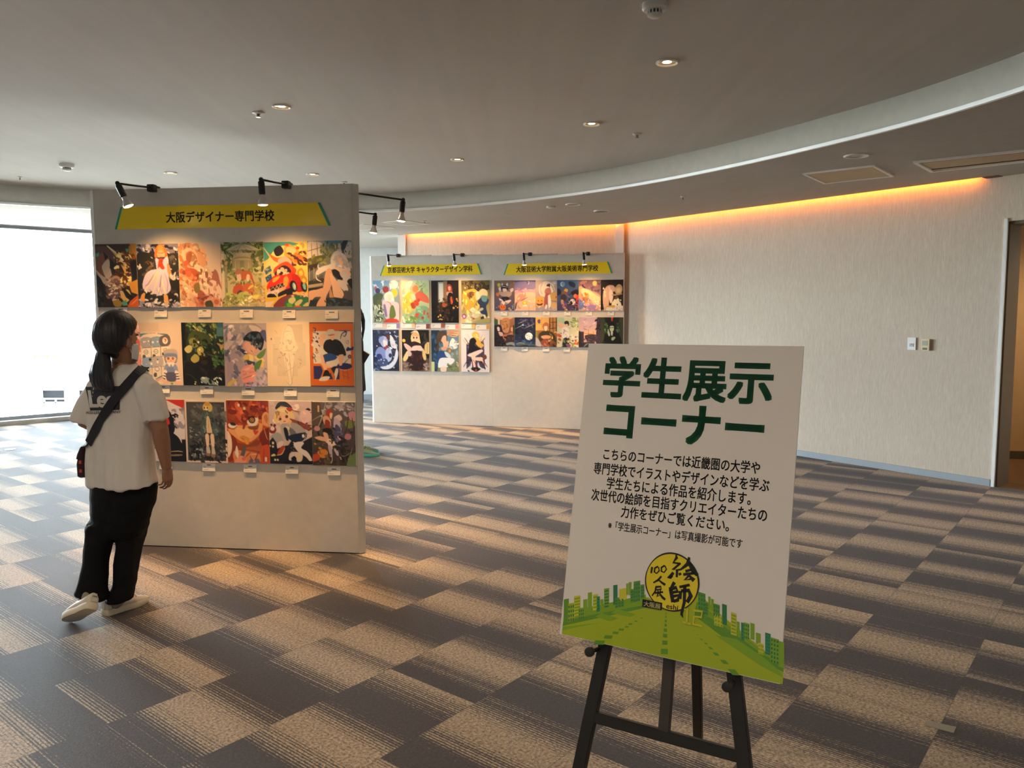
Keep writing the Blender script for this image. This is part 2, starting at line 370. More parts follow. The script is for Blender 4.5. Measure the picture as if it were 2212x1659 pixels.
# cove over the walls: closed recess with a warm strip lamp
mb = MB(); mb.prism([K0 + n01 * 1.2, K1i, KE + n12 * 1.2, KE - n12 * .2, K1 - n12 * .3, K0 - n01 * .3], 2.885, 2.9)
mb.loft([[p + V((0, 0, Z1)) , p + V((0, 0, 2.89))] for p in (K0 + n01 + e01 * .1, K1i, KE + n12)], (False, False), closed=False)
mb.loft([[KE + n12 + V((0, 0, Z1)), KE + n12 + V((0, 0, 2.89))], [KE + V((0, 0, Z1)), KE + V((0, 0, 2.89))]], (False, False), closed=False)
mb.box(KE + KD * .05 + n12 * .5 + V((0, 0, 2.82)), (.13, .10, .15), Matrix.Rotation(math.atan2(KD.y, KD.x), 3, 'Z'))
struct(mb.build('trim_5', simple('cove_paint', '#6b4a3a', .7)), 'recessed light cove above the beige walls', 'cove')
M_LED = simple('amber_led', '#ffb060', .5, emit=lin('#ff9020'), es=22.0)
cv = thing('cove_lamp', 'amber light strip hidden in the cove along the top of the beige walls', 'light', K1i + V((0, 0, 2.80)))
mb = MB()
for p, q in ((K0 + n01 * .82 + e01 * .14, K1i), (K1i, KE + n12 * .82 - KD * .03)):
    d = (q - p).normalized(); nn = V((-d.y, d.x, 0)); nn = nn if nn.dot(p - CTR) > 0 else -nn
    mb.box((p + q) / 2 + nn * .012 + V((0, 0, 2.775)), ((q - p).length - .06, .008, .02), Matrix.Rotation(math.atan2(d.y, d.x), 3, 'Z'))
mb.build('light_strip', M_LED, cv, org=cv.location)
# baseboards
def base(name, p, q, label, mat=M_BASE, h=.062):
    d = -outn(p, q); mb = MB(); mb.seg(p, q, .012 * d, 0, h); struct(mb.build(name, mat), label, 'baseboard')
base('baseboard_right', K1, K2 - KD * .02, 'blue-grey skirting along the right beige wall')
base('baseboard_far', K0 + e01 * .12, K1, 'blue-grey skirting behind the far display boards')
mb = MB(); mb.seg(WW0, WW1, .015, 0, .1); struct(mb.build('baseboard_back', M_BASE), 'grey skirting of the white back wall', 'baseboard')
# doorway at the end of the right wall
R12 = Matrix.Rotation(math.atan2(KD.y, KD.x), 3, 'Z')
KN = V((-KD.y, KD.x, 0)); KN = KN if KN.x > 0 else -KN
mb = MB(); mb.box(K2 + KD * .004 - KN * .004 + V((0, 0, 1.19)), (.026, .024, 2.38), R12)
struct(mb.build('trim_6', M_WHITE), 'white corner strip at the near end of the right wall', 'trim')
mb = MB(); mb.box(K2 + KD * .012 + KN * .145 + V((0, 0, 1.178)), (.03, .24, 2.356), R12); mb.box((K2 + K3) / 2 + KN * .145 + V((0, 0, 2.345)), (1.25, .24, .03), R12)
mb.box(K3 + KN * .145 - KD * .012 + V((0, 0, 1.178)), (.03, .24, 2.356), R12)
struct(mb.build('door_1', M_JAMB), 'dark taupe lining of the doorway at the end of the right wall', 'doorway')
# passage behind the doorway
M_TAN = plaster('tan_wall', '#b99b72', .05); M_TANF = simple('brown_carpet', '#6f5231', .9, bump=.3, bscale=300)
c0 = V((5.22, 8.32, 0))
mb = MB(); mb.prism([K2 + KN * .26, K3 + KN * .26, (7.5, 6.2), (7.5, 9.2), (4.6, 9.2)], -.1, .004); mb.prism([K2 + KN * .02, K3 + KN * .02, K3 + KN * .27, K2 + KN * .27], -.1, .003)
struct(mb.build('floor_passage', M_TANF), 'brown carpet of the passage beyond the doorway', 'floor')
mb = MB(); mb.seg((4.5, 8.42), (5.62, 8.26), -.1, 0, 2.6); mb.seg((4.5, 8.42), (4.44, 7.2), -.1, 0, 2.6); mb.seg((7.5, 6), (7.5, 9.3), .1, 0, 2.6); mb.seg((5.62, 8.26), (5.75, 9.2), -.1, 0, 2.6); mb.seg((5.5, 9.2), (7.6, 9.2), -.1, 0, 2.6); mb.seg(K3 + KN * .2, V((7.6, 5.9, 0)), .1, 0, 2.6)
struct(mb.build('wall_corridor', M_TAN), 'tan wall of the passage beyond the doorway', 'wall')
mb = MB(); mb.seg((4.6, 8.405), (5.60, 8.263), .012, 0, .09); struct(mb.build('baseboard_corridor', simple('dark_skirting', '#4d4332', .6)), 'dark skirting in the passage', 'baseboard')
mb = MB(); mb.box((5.63, 8.2, 1.05), (.07, .1, 2.1)); struct(mb.build('door_2', simple('dark_door_frame', '#4c4638', .5)), 'dark door frame inside the passage', 'door frame')
mb = MB(); mb.prism([K2 + KN * .2, K3 + KN * .2, (7.6, 5.8), (7.6, 9.3), (4.4, 9.3)], 2.6, 2.66); struct(mb.build('ceiling_passage', M_CEIL), 'ceiling of the passage', 'ceiling')
# --- glass front
def glass_material():
    t = NT('window_glass'); nd = t.t.nodes; nd.remove(t.b); out = [n for n in nd if n.type == 'OUTPUT_MATERIAL'][0]
    tr = t.n('ShaderNodeBsdfTransparent'); tr.inputs[0].default_value = (.96, .98, .97, 1); gl = t.n('ShaderNodeBsdfGlossy'); gl.inputs['Roughness'].default_value = .02
    fr = t.n('ShaderNodeFresnel'); fr.inputs[0].default_value = 1.45; mx = t.n('ShaderNodeMixShader')
    t.t.links.new(t.math('MULTIPLY', fr.outputs[0], .6), mx.inputs[0]); t.t.links.new(tr.outputs[0], mx.inputs[1]); t.t.links.new(gl.outputs[0], mx.inputs[2]); t.t.links.new(mx.outputs[0], out.inputs[0])
    return t.m
M_GLASS = glass_material(); M_FRAME = simple('window_frame_grey', '#8d9299', .4, .3); M_CURB = simple('curb_stone', '#b9b4ae', .6)
M_PILLAR = plaster('pillar_paint', '#c9cbc9', .05)
NWIN = 2
for k in range(NWIN - 1, len(LEFT) - 1): wl('wall_left_%d' % (k + 1), LEFT[k], LEFT[k + 1], .2, 0, 3.0, M_WHITEWALL, 'pale wall on the window side, behind the viewer')
fac = ([QZ, QA] + LEFT[1:])[:NWIN + 1]
for k in range(len(fac) - 1):
    p, q = fac[k], fac[k + 1]; d = (q - p).normalized(); nn = V((-d.y, d.x, 0)); nn = nn if nn.dot(p - CTR) > 0 else -nn
    Ln = (q - p).length; a0 = .3 if k else .05; a1 = .62 if k == 0 else .3
    R = Matrix.Rotation(math.atan2(d.y, d.x), 3, 'Z'); top = 2.835 if k == 0 else 2.75
    mb = MB(); c = p + d * (a0 + Ln - a1) / 2 + nn * .2
    mb.box(c + V((0, 0, top - .02)), (Ln - a0 - a1, .08, .04), R); mb.box(c + V((0, 0, .085)), (Ln - a0 - a1, .08, .05), R)
    npan = 2 if k == 0 else max(1, round((Ln - .6) / 1.7))
    for i in range(1, npan): mb.box(p + d * (a0 + (Ln - a0 - a1) * i / npan) + nn * .2 + V((0, 0, top / 2)), (.05, .08, top - .1), R)
    w = struct(mb.build('window_%d' % (k + 1), M_FRAME), 'floor-to-ceiling window pane wall facing the bright street' if k == 0 else 'floor-to-ceiling side window out of the picture', 'window')
    mb = MB()
    for i in range(npan):
        x0 = a0 + (Ln - a0 - a1) * i / npan; x1 = a0 + (Ln - a0 - a1) * (i + 1) / npan; a, b = p + d * x0 + nn * .2, p + d * x1 + nn * .2
        mb.add([a + V((0, 0, .1)), b + V((0, 0, .1)), b + V((0, 0, top - .04)), a + V((0, 0, top - .04))], [(0, 1, 2, 3)])
    mb.build('glass_pane', M_GLASS, w)
    mb = MB(); mb.seg(p, q, .35 * (1 if V((d.y, -d.x, 0)).dot(nn) > 0 else -1), 0, .062); struct(mb.build('trim_%d' % (7 + k), M_CURB), 'low stone curb under the window', 'curb')
    if k < len(fac) - 1:
        mb = MB(); cc = q + (nn * .3)
        if k == 0: mb.prism([q + QE * .58 + nn * .16, q + nn * .1, q + nn * .5 - d * .0, q + QE * .55 + nn * .5], .062, 2.84)
        else: mb.box(cc + V((0, 0, 1.41)), (.6, .5, 2.82), R)
        struct(mb.build('wall_pillar_%d' % (k + 1), M_PILLAR), 'pale pillar between two windows', 'pillar')
        if k == 0:
            nx = LEFT[1] - QA; nx.normalize(); n2 = V((-nx.y, nx.x, 0)); n2 = n2 if n2.dot(QA - CTR) > 0 else -n2
    # upstand above the glass, outside
    mb = MB(); mb.seg(p + nn * .16, q + nn * .16, .3 * (1 if V((d.y, -d.x, 0)).dot(nn) > 0 else -1), top, 3.1); struct(mb.build('wall_lintel_%d' % (k + 1), M_PILLAR), 'lintel over the window', 'lintel')
    # daylight portal: only guides the sky sampling through this opening
    m_ = (p + q) / 2 + nn * .24 + V((0, 0, 1.45)); pl = lamp('daylight_portal', 'AREA', m_, 1, (1, 1, 1), m_ - nn, shape='RECTANGLE', size=Ln - .4, size_y=2.7)
    try: pl.data.cycles.is_portal = True
    except Exception: pl.data.energy = 0
# ============================================================ ceiling fixtures
M_TRIMRING = simple('fixture_white', '#dcd9d2', .45); M_REFL = simple('reflector_cup', '#d9d2c4', .22, .55)
M_SENSOR = simple('sensor_plastic', '#c9c8c4', .5); M_BRASS = simple('sprinkler_metal', '#8a7f70', .35, .8)
M_BULBON = simple('warm_bulb', '#fff0d8', .4, emit=lin('#ffd9a0'), es=14.0)
M_BULBDIM = simple('shaded_lamp', '#8d8478', .4, .2)
M_GRILLE = simple('tan_panel', '#b29c7c', .6)
def downlight(px, py, z, r, label, on=True, watts=34.0):
    p = at_z(px, py, z); t = thing('downlight', label, 'light', p, group=None)
    mb = MB(); mb.lathe([(r, .002), (r, -.006), (r * .93, -.010), (r * .80, -.006), (r * .80, .002)], seg=32, caps=(False, False)); mb.build('rim', M_TRIMRING, t, smooth=.6)
    mb = MB(); mb.lathe([(r * .80, .0015), (r * .795, -.0035), (r * .40, -.0005)], seg=32, caps=(False, False)); mb.build('reflector', M_REFL, t, smooth=True)
    mb = MB(); mb.lathe([(r * .40, .001), (r * .40, -.0012), (.0001, -.0016)], seg=24, caps=(False, False)); mb.build('bulb', M_BULBON if on else M_BULBDIM, t)
    if on: lamp('downlight_beam', 'SPOT', p + V((0, 0, -.03)), watts, (1, .78, .52), p + V((0, 0, -3)), spot_size=2.2, spot_blend=.9, shadow_soft_size=.05)
    return t
for px, py, r, lab in [(1441, 134, .062, 'bright round downlight alone high in the raised ceiling'),
                       (1278, 267, .062, 'round downlight beside the small sprinkler near the curved fascia'),
                       (608, 230, .062, 'round downlight next to a sensor above the tall display column'),
                       (988, 344, .062, 'round downlight in a wide pale ring, right of the display column'),
                       (675, 376, .062, 'small lit downlight just over the top edge of the display column'),
                       (368, 373, .062, 'small lit downlight over the left clip lamp of the column')]:
    downlight(px, py, Z2, r, lab)
# lights of the same ceiling behind the viewer
for x, y in ((-1.2, 1.9), (-2.9, 1.2), (-5.2, 2.4), (1.5, .2), (-.9, -.8), (-4.6, 5.4)):
    lamp('downlight_beam', 'SPOT', (x, y, Z2 - .02), 46, (1, .78, .54), (x, y, 0), spot_size=2.75, spot_blend=.9, shadow_soft_size=.05)
downlight(1850, 336, Z1, .092, 'large unlit downlight in the lower soffit over the right wall', False)
downlight(1238, 441, Z1, .085, 'unlit downlight, the brighter of two rings in the soffit over the far boards', False)
p = at_z(1300, 455, Z1); t = thing('ceiling_speaker', 'round dark ceiling speaker in the soffit beside the unlit downlight', 'speaker', p)
MB().lathe([(.095, .002), (.095, -.006), (.085, -.014), (.085, .0)], seg=32, caps=(False, False)).build('rim', M_TRIMRING, t, smooth=.6)
MB().lathe([(.085, -.012), (.0001, -.016)], seg=32, caps=(False, False)).build('grille', simple('speaker_mesh', '#6d675e', .7), t, smooth=True)
p = at_z(1190, 446, Z1); t = thing('ceiling_sensor', 'flat round sensor left of the unlit soffit downlights', 'sensor', p)
MB().lathe([(.05, .002), (.05, -.012), (.03, -.02), (.0001, -.022)], seg=24, caps=(False, False)).build('cover', M_SENSOR, t, smooth=.6)
def detector(px, py, r, label):
    p = at_z(px, py, Z2); t = thing('smoke_detector', label, 'smoke detector', p)
    MB().lathe([(r, .003), (r, -.022), (r * .86, -.030), (.0001, -.030)], seg=32, caps=(False, False)).build('base', M_SENSOR, t, smooth=.6)
    MB().lathe([(r * .5, -.030), (r * .5, -.046), (.0001, -.046)], seg=24, caps=(False, False)).build('sensing_chamber', simple('detector_slots', '#3a3835', .6), t, smooth=.6)
    mb = MB()
    for k in range(12):
        a = k * math.pi / 6; mb.box((math.cos(a) * r * .53, math.sin(a) * r * .53, -.038), (.006, .006, .016), Matrix.Rotation(a, 3, 'Z'))
    mb.build('guard', M_SENSOR, t)
    MB().lathe([(r * .58, -.046), (r * .58, -.053), (r * .4, -.06), (.0001, -.061)], seg=24, caps=(False, False)).build('cap', M_SENSOR, t, smooth=.6)
detector(1415, 8, .058, 'white smoke detector at the top edge of the picture')
detector(144, 355, .062, 'white smoke detector on the raised ceiling near the window')
def sprinkler(px, py, z, r, label):
    p = at_z(px, py, z); t = thing('sprinkler_head', label, 'sprinkler', p)
    MB().lathe([(r, .002), (r, -.005), (r * .5, -.012), (r * .4, -.012), (r * .4, .0)], seg=24, caps=(False, False)).build('escutcheon', M_SENSOR, t, smooth=.6)
    mb = MB(); mb.cyl((0, 0, 0), (0, 0, -.028), r * .22, 10); mb.lathe([(r * .42, -.028), (r * .42, -.032), (.0001, -.033)], seg=16); mb.build('nozzle', M_BRASS, t, smooth=.6)
sprinkler(1376, 289, Z2, .036, 'small sprinkler head beside a downlight near the curved fascia')
sprinkler(558, 243, Z2, .042, 'small dark-centred sprinkler head left of a downlight over the column')
sprinkler(743, 393, Z2, .034, 'small sprinkler head over the right end of the column')
sprinkler(43, 382, Z2, .022, 'tiny sprinkler head near the window end of the raised ceiling')
sprinkler(1475, 424, Z1, .026, 'tiny sprinkler head in the soffit between speaker and hatch')
sprinkler(917, 477, Z1, .028, 'tiny sprinkler head in the soffit over the left end of the far boards')
# access hatch and slot diffuser in the soffit: outlines measured on the soffit plane
def soffit_panel(name, label, cat, px, w, parts):
    c = [at_z(*q, Z1) for q in px]; o = sum(c, V()) / 4; t = thing(name, label, cat, o); return c, o, t
def framed(c, o, t, fw, mat_in, mat_fr, drop=.012):
    q = [p - o for p in c]
    inn = []
    for i in range(4):
        a = (q[(i + 1) % 4] - q[i]).normalized(); b = (q[i - 1] - q[i]).normalized(); inn.append(q[i] + (a + b) * fw)
    mb = MB(); vs = []
    for L, z in ((q, .001), (q, -drop), (inn, -drop), (inn, .001)): vs.append([(p.x, p.y, z) for p in L])
    mb.loft(vs, (False, False)); mb.build('frame', mat_fr, t)
    mb = MB(); mb.prism([(p.x, p.y) for p in inn], -.005, -.002); mb.build('panel', mat_in, t); return inn
c, o, t = soffit_panel('access_hatch', 'square tan access hatch in the soffit left of the long diffuser', 'hatch', [(1733, 374), (1890, 356), (1932, 379), (1780, 395)], 0, 0)
framed(c, o, t, .022, M_GRILLE, M_TRIMRING)
c, o, t = soffit_panel('air_diffuser', 'long tan slot air diffuser in the soffit at the right edge', 'air vent', [(1972, 348), (2330, 310), (2370, 330), (2010, 369)], 0, 0)
inn = framed(c, o, t, .03, M_GRILLE, M_TRIMRING, .016)
mb = MB()
for k, f in ((0, .1), (1, .86)):
    a = inn[0].lerp(inn[3], f); b = inn[1].lerp(inn[2], f); d = (b - a).normalized(); nn = V((-d.y, d.x, 0)) * .012
    mb.prism([a - nn, b - nn, b + nn, a + nn], -.008, -.0055)
mb.build('slot', M_DARK, t)
for px, lab in (([(826, 480), (872, 475.5), (928, 483), (878, 487)], 'flush hatch outline in the soffit near the far left board end'), ([(730, 487), (786, 484), (853, 491.5), (781, 497)], 'flush hatch behind the hanging lamps of the column')):
    c, o, t = soffit_panel('access_hatch', lab, 'hatch', px, 0, 0); framed(c, o, t, .02, M_SOFFIT, M_TRIMRING, .006)
# wall switches
wn_ = V((KD.y, -KD.x, 0)); wn_ = wn_ if wn_.dot(CTR - K2) > 0 else -wn_
def wall_at(px, py): return at_plane(px, py, K2, wn_)
RW = Matrix((( -KD.x, 0, wn_.x), (-KD.y, 0, wn_.y), (0, 1, 0))) ; RW = Matrix(((KD.x, 0, wn_.x), (KD.y, 0, wn_.y), (0, 1, 0)))
def plate(px, name, label, cat, mats, deep):
    a, b = wall_at(*px[0]), wall_at(*px[1]); o = (a + b) / 2; w = abs((b - a).dot(KD)); h = abs(b.z - a.z)
    t = thing(name, label, cat, o + wn_ * .001, RW); return t, w, h
t, w, h = plate(((1962, 729), (1979, 756)), 'switch_plate', 'white wall switch plate, left of the two on the right wall', 'switch', 0, 0)
MB().box((0, 0, .006), (w, h, .012)).build('cover_plate', M_WHITE, t, bevel=.002)
mb = MB(); mb.box((0, -.012, .0135), (w * .45, .03, .003)); mb.build('button', simple('switch_grey', '#b9b7c4', .4), t)
mb = MB(); mb.cyl((0.004, -.004, .012), (.004, -.004, .0155), .006, 14); mb.build('indicator', simple('indicator_red', '#c98a80', .4), t)
t, w, h = plate(((1993, 732), (2010, 757)), 'room_thermostat', 'cream room controller with a small screen, right of the white switch plate', 'thermostat', 0, 0)
MB().box((0, 0, .013), (w, h, .026)).build('housing', simple('cream_plastic', '#d8c9a2', .45), t, bevel=.003)
MB().box((-.004, h * .14, .0265), (w * .62, h * .42, .002)).build('screen', simple('lcd_grey', '#aeb3a2', .25), t)
MB().box((-.002, -h * .36, .0265), (w * .55, h * .18, .002)).build('flap', simple('flap_brown', '#6b6250', .5), t)
# tape scrap on the carpet
c = at_z(2032, 1569); t = MB(); a, b, c_, d = [at_z(*q) for q in ((2004, 1558), (2066, 1571), (2060, 1584), (2000, 1568))]
t.prism([p - (a + c_) / 2 for p in (a, b, c_, d)], .0, .0022); o = t.build('tape_strip', simple('grey_tape', '#8f8c80', .5)); o.location = (a + c_) / 2
tag(o, 'short strip of grey tape stuck on the carpet at lower right', 'tape')
p = at_z(22, 971); mb = MB(); mb.lathe([(.055, 0), (.055, .004), (.045, .006), (.0001, .006)], seg=24); o = mb.build('floor_outlet', simple('outlet_cover', '#e8e9ea', .3, .4), smooth=.6); o.location = p
tag(o, 'small round bright floor outlet cover near the window', 'outlet')

lamp('corridor_downlight', 'SPOT', (5.9, 7.3, 2.55), 60, (1, .74, .45), (5.6, 7.4, 0), spot_size=2.6, spot_blend=.8, shadow_soft_size=.06)
# ============================================================ display column (three boards in a triangle) and far boards
M_PANEL = plaster('panel_paint', '#cfcac2', .08, 60); M_BLACK = simple('black_plastic', '#17171a', .45); M_BULBGLASS = simple('reflector_bulb', '#cfcdc8', .25, .35)
M_YEL = simple('banner_yellow', '#f3d322', .28, var=.02); M_TEAL = simple('banner_teal', '#1f9a7c', .35, var=.02); M_INK = simple('black_ink', '#161216', .5, var=.02)
CR = V((-1.005, 5.043, 0)); CDIR = V((-.9916, .1291, 0)); CLEN = 1.762; PH = 2.385
CN = V((-.1291, -.9916, 0))                        # faces the viewer
CR2 = CR + V((.0385, .025, 0)); RD = V((-.384, .923, 0)); RN = V((.923, .384, 0))
CL = CR + CDIR * CLEN
apex = CR2 + RD * CLEN
LD = (apex - CL); CL2 = CL + V((-.0385 , .033, 0)); apex2 = apex + V((-.05, .01, 0))
col = thing('display_column', 'three-sided pale display column with a yellow title banner, standing beside the woman', 'display stand', (CR + CL + apex) / 3)
c0_ = col.location
MB().prism([CR, CL, CL - CN * .04 + CDIR * -.03, CR - CN * .04 + CDIR * .02], .006, PH).build('front_board', M_PANEL, col, org=c0_, bevel=.002)
MB().prism([CR2, apex, apex - RN * .04 - RD * .03, CR2 - RN * .04 + RD * .02], .006, PH).build('right_board', M_PANEL, col, org=c0_)
ln = V((LD.y, -LD.x, 0)).normalized(); ln = ln if ln.dot(CL - c0_) > 0 else -ln
MB().prism([CL2, apex2, apex2 - ln * .04, CL2 - ln * .04], .006, PH).build('left_board', M_PANEL, col, org=c0_)
mb = MB(); mb.prism([CR, CR2, CR2 - RN * .03, CR - CN * .03], .004, PH + .001); mb.build('corner_post', M_PANEL, col, org=c0_)
mb = MB(); mb.prism([CL, CL2, CL2 - ln * .03, CL - CN * .03], .004, PH + .001); mb.build('corner_post', M_PANEL, col, org=c0_)
def FR(u, n):   # frame on a vertical face: x along u, y up, z = n
    return Matrix(((u.x, 0, n.x), (u.y, 0, n.y), (0, 1, 0)))
class Face:
    def __init__(s, origin, n, u): s.o, s.n, s.u = V(origin), V(n), V(u)
    def px(s, x, y):
        q = at_plane(x, y, s.o, s.n) - s.o; return q.dot(s.u), q.z
    def pt(s, a, z, off=0): return s.o + s.u * a + s.n * off + V((0, 0, z))
FCOL = Face(CL, CN, -CDIR)
f0, f1 = V((-2.0198, 11.346, 0)), V((.9178, 10.549, 0)); fu = (f1 - f0).normalized(); fn = V((fu.y, -fu.x, 0))
FFAR = Face(f0, fn, fu)
# far boards: two boards side by side, the joints between their skins visible
far_w = FFAR.px(1349, 548)[0]; mid = FFAR.px(1063, 700)[0]
for k, (a, b, lab) in enumerate(((.012, mid - .0006, 'pale exhibition board at the far wall holding eight large prints'), (mid + .0006, far_w, 'pale exhibition board at the far wall holding two rows of small prints'))):
    t = thing('display_board', lab, 'display stand', FFAR.pt((a + b) / 2, 0), group=None); o = t.location
    za, zb = 2.392 - .047 * a / far_w, 2.392 - .047 * b / far_w
    m_ = (a + b) / 2
    for x0, x1 in ((a, m_ - .0004), (m_ + .0004, b)):
        poly = [FFAR.pt(x0, 0), FFAR.pt(x1, 0), FFAR.pt(x1, 0, -.045), FFAR.pt(x0, 0, -.045)]
        if x0 == a and k == 0: poly = [FFAR.pt(a, 0), FFAR.pt(x1, 0), FFAR.pt(x1, 0, -.06), FFAR.pt(a - .02, 0, -.06), FFAR.pt(a - .03, 0, -.03)]
        z = 2.392 - .047 * (x0 + x1) / 2 / far_w
        MB().prism(poly, .004, z).build('board_panel', M_PANEL, t, org=o)
    MB().prism([FFAR.pt(a + .1, 0, -.06), FFAR.pt(b - .1, 0, -.06), FFAR.pt(b - .1, 0, -.16), FFAR.pt(a + .1, 0, -.16)], .0, .03).build('foot', M_METAL, t, org=o)
# ------------------------------------------------------------ clip lamps
def clip_lamp(name_label, pos, n, arm, drop, tilt_dir, tilt, sc=1.0, watts=10., aim=None, on=True):
    """pos on the top edge of a board, n = outward direction of the arm"""
    t = thing('clip_lamp', name_label, 'lamp', pos); s = sc; u = V((-n.y, n.x, 0)); R = Matrix(((u.x, n.x, 0), (u.y, n.y, 0), (0, 0, 1)))
    mb = MB(); mb.box((0, 0, -.002) , (.046 * s, .046 * s, .046 * s), R); mb.box(n * -.045 * s + V((0, 0, .012)), (.03 * s, .06 * s, .012 * s), R); mb.build('clamp', M_BLACK, t, bevel=.003)
    e = n * arm + V((0, 0, -drop))
    MB().tube([n * .02, n * arm * .5 + V((0, 0, -drop * .5)), e], .0065 * s, 10).build('arm', M_BLACK, t, smooth=True)
    MB().ball(e, .014 * s, 12, 8).build('joint', M_BLACK, t, smooth=True)
    ax = (V((0, 0, -1)) + tilt_dir * tilt).normalized(); q = ax.to_track_quat('Z', 'Y').to_matrix()
    MB().lathe([(.0001, .0), (.017 * s, .004), (.019 * s, .012), (.019 * s, .075 * s), (.016 * s, .078 * s), (.016 * s, .082 * s), (.0001, .083 * s)], e + ax * .006, 20, q).build('socket', M_BLACK, t, smooth=.6)
    mb = MB(); b0 = e + ax * .085 * s; mb.lathe([(.014 * s, 0), (.0155 * s, .018 * s), (.020 * s, .03 * s), (.029 * s, .052 * s), (.030 * s, .058 * s), (.0285 * s, .062 * s)], b0, 24, q, (True, False)); mb.build('bulb', M_BULBGLASS, t, smooth=.8)
    mb = MB(); mb.lathe([(.0285 * s, .0615 * s), (.02 * s, .0655 * s), (.0001, .067 * s)], b0, 24, q, (False, False)); mb.build('bulb_lens', M_BULBON, t, smooth=True)
    tip = V(pos) + b0 + ax * .075 * s
    lamp('clip_lamp_beam', 'SPOT', tip, watts, (1, .52, .17), aim if aim is not None else tip + ax, spot_size=2.0, spot_blend=.75, shadow_soft_size=.025)
    lamp('clip_lamp_core', 'SPOT', tip, watts * 3.6, (1, .58, .25), V(pos) + n * .14 + V((0, 0, -2.37)), spot_size=.95, spot_blend=.9, shadow_soft_size=.025)
    return t
def on_top(face, px, py, z): 
    a, _ = face.px(px, py); return face.pt(a, z, .0245)
for px, lab, tl in ((333, 'black clip lamp at the left end of the column top, tilted inward', .42), (622, 'black clip lamp near the right end of the column front, hanging straight down', .04)):
    p = on_top(FCOL, px, 411, PH); e_u = FCOL.u
    clip_lamp(lab, p, CN, .36, .028, e_u * 1.0 - CN * .25, tl, 1.0, 15, aim=p + CN * .1 + V((0, 0, -.9)) + e_u * (.12 if tl > .2 else .0))
for d_, lab in ((.36, 'black clip lamp on the right side of the column, the nearer one'), (1.22, 'black clip lamp on the right side of the column, the farther, glowing one')):
    p = CR2 + RD * d_ + RN * .0245 + V((0, 0, PH)); clip_lamp(lab, p, RN, .36, .03, -RN, .12, 1.0, 15, aim=p + RN * .1 + V((0, 0, -.9)))
ZF = 2.375
for px, py, lab in ((862, 553, 'small black clip lamp at the left end of the far left board'), (1000, 553, 'small black clip lamp near the joint of the far boards, on the left board'),
                    (1146, 551, 'small black clip lamp on the far right board, left of its title'), (1271, 549, 'small black clip lamp at the right end of the far right board')):
    a, _ = FFAR.px(px, py); z = 2.392 - .047 * a / far_w
    p = FFAR.pt(a, z, .0245); clip_lamp(lab, p, fn, .36, .02, fu, .1, 1.0, 15, aim=p + fn * .1 + V((0, 0, -.9)))
# ------------------------------------------------------------ title banners
def banner(face, px, text, tx, label):
    q = [face.px(*p) for p in px]      # tl, tr, br, bl
    o = face.pt(sum(a for a, _ in q) / 4, sum(z for _, z in q) / 4, .0005); t = thing('title_banner', label, 'banner', o, FR(face.u, face.n))
    ax = sum(a for a, _ in q) / 4; az = sum(z for _, z in q) / 4; zt = (q[0][1] + q[1][1]) / 2 - az; zb = (q[2][1] + q[3][1]) / 2 - az
    xs = [a - ax for a, _ in q]
    P = [(xs[0], zt), (xs[1], zt), (xs[2], zb), (xs[3], zb)]; w = (zt - zb) * .11
    MB().prism([(P[0][0] + w, zt), (P[1][0] - w, zt), (P[2][0] - w, zb), (P[3][0] + w, zb)], 0, .005).build('banner_panel', M_YEL, t)
    for a, b in ((0, 3), (1, 2)):
        sg = 1 if a == 0 else -1
        MB().prism([(P[a][0], zt), (P[a][0] + sg * w, zt), (P[b][0] + sg * w, zb), (P[b][0], zb)], 0, .005).build('edge_stripe', M_TEAL, t)
    x0, x1 = face.px(tx[0], tx[4])[0] - ax, face.px(tx[1], tx[5])[0] - ax; h = abs(face.px(tx[0], tx[2])[1] - face.px(tx[0], tx[3])[1]); zc = (face.px((tx[0] + tx[1]) / 2, tx[2])[1] + face.px((tx[0] + tx[1]) / 2, tx[3])[1]) / 2 - az
    mb = MB(); fit_text(mb, text, x0, x1, zc, h, .0056, .022); mb.build('lettering', M_INK, t)
banner(FCOL, [(261, 446), (692, 439), (715, 489), (249, 494)], '大阪デザイナー専門学校', (360, 593, 456, 479, 468, 465), 'large yellow title banner with black lettering on the display column')
banner(FFAR, [(829, 572), (1033, 570.5), (1041, 593.5), (821, 595)], '京都芸術大学 キャラクターデザイン学科', (838, 1021, 575.5, 588.5, 583, 582), 'yellow title banner on the far left board')
banner(FFAR, [(1096, 569), (1314, 566.5), (1323, 591), (1088, 593.5)], '大阪芸術大学附属大阪美術専門学校', (1115.5, 1292, 574, 587, 581, 579), 'yellow title banner on the far right board')
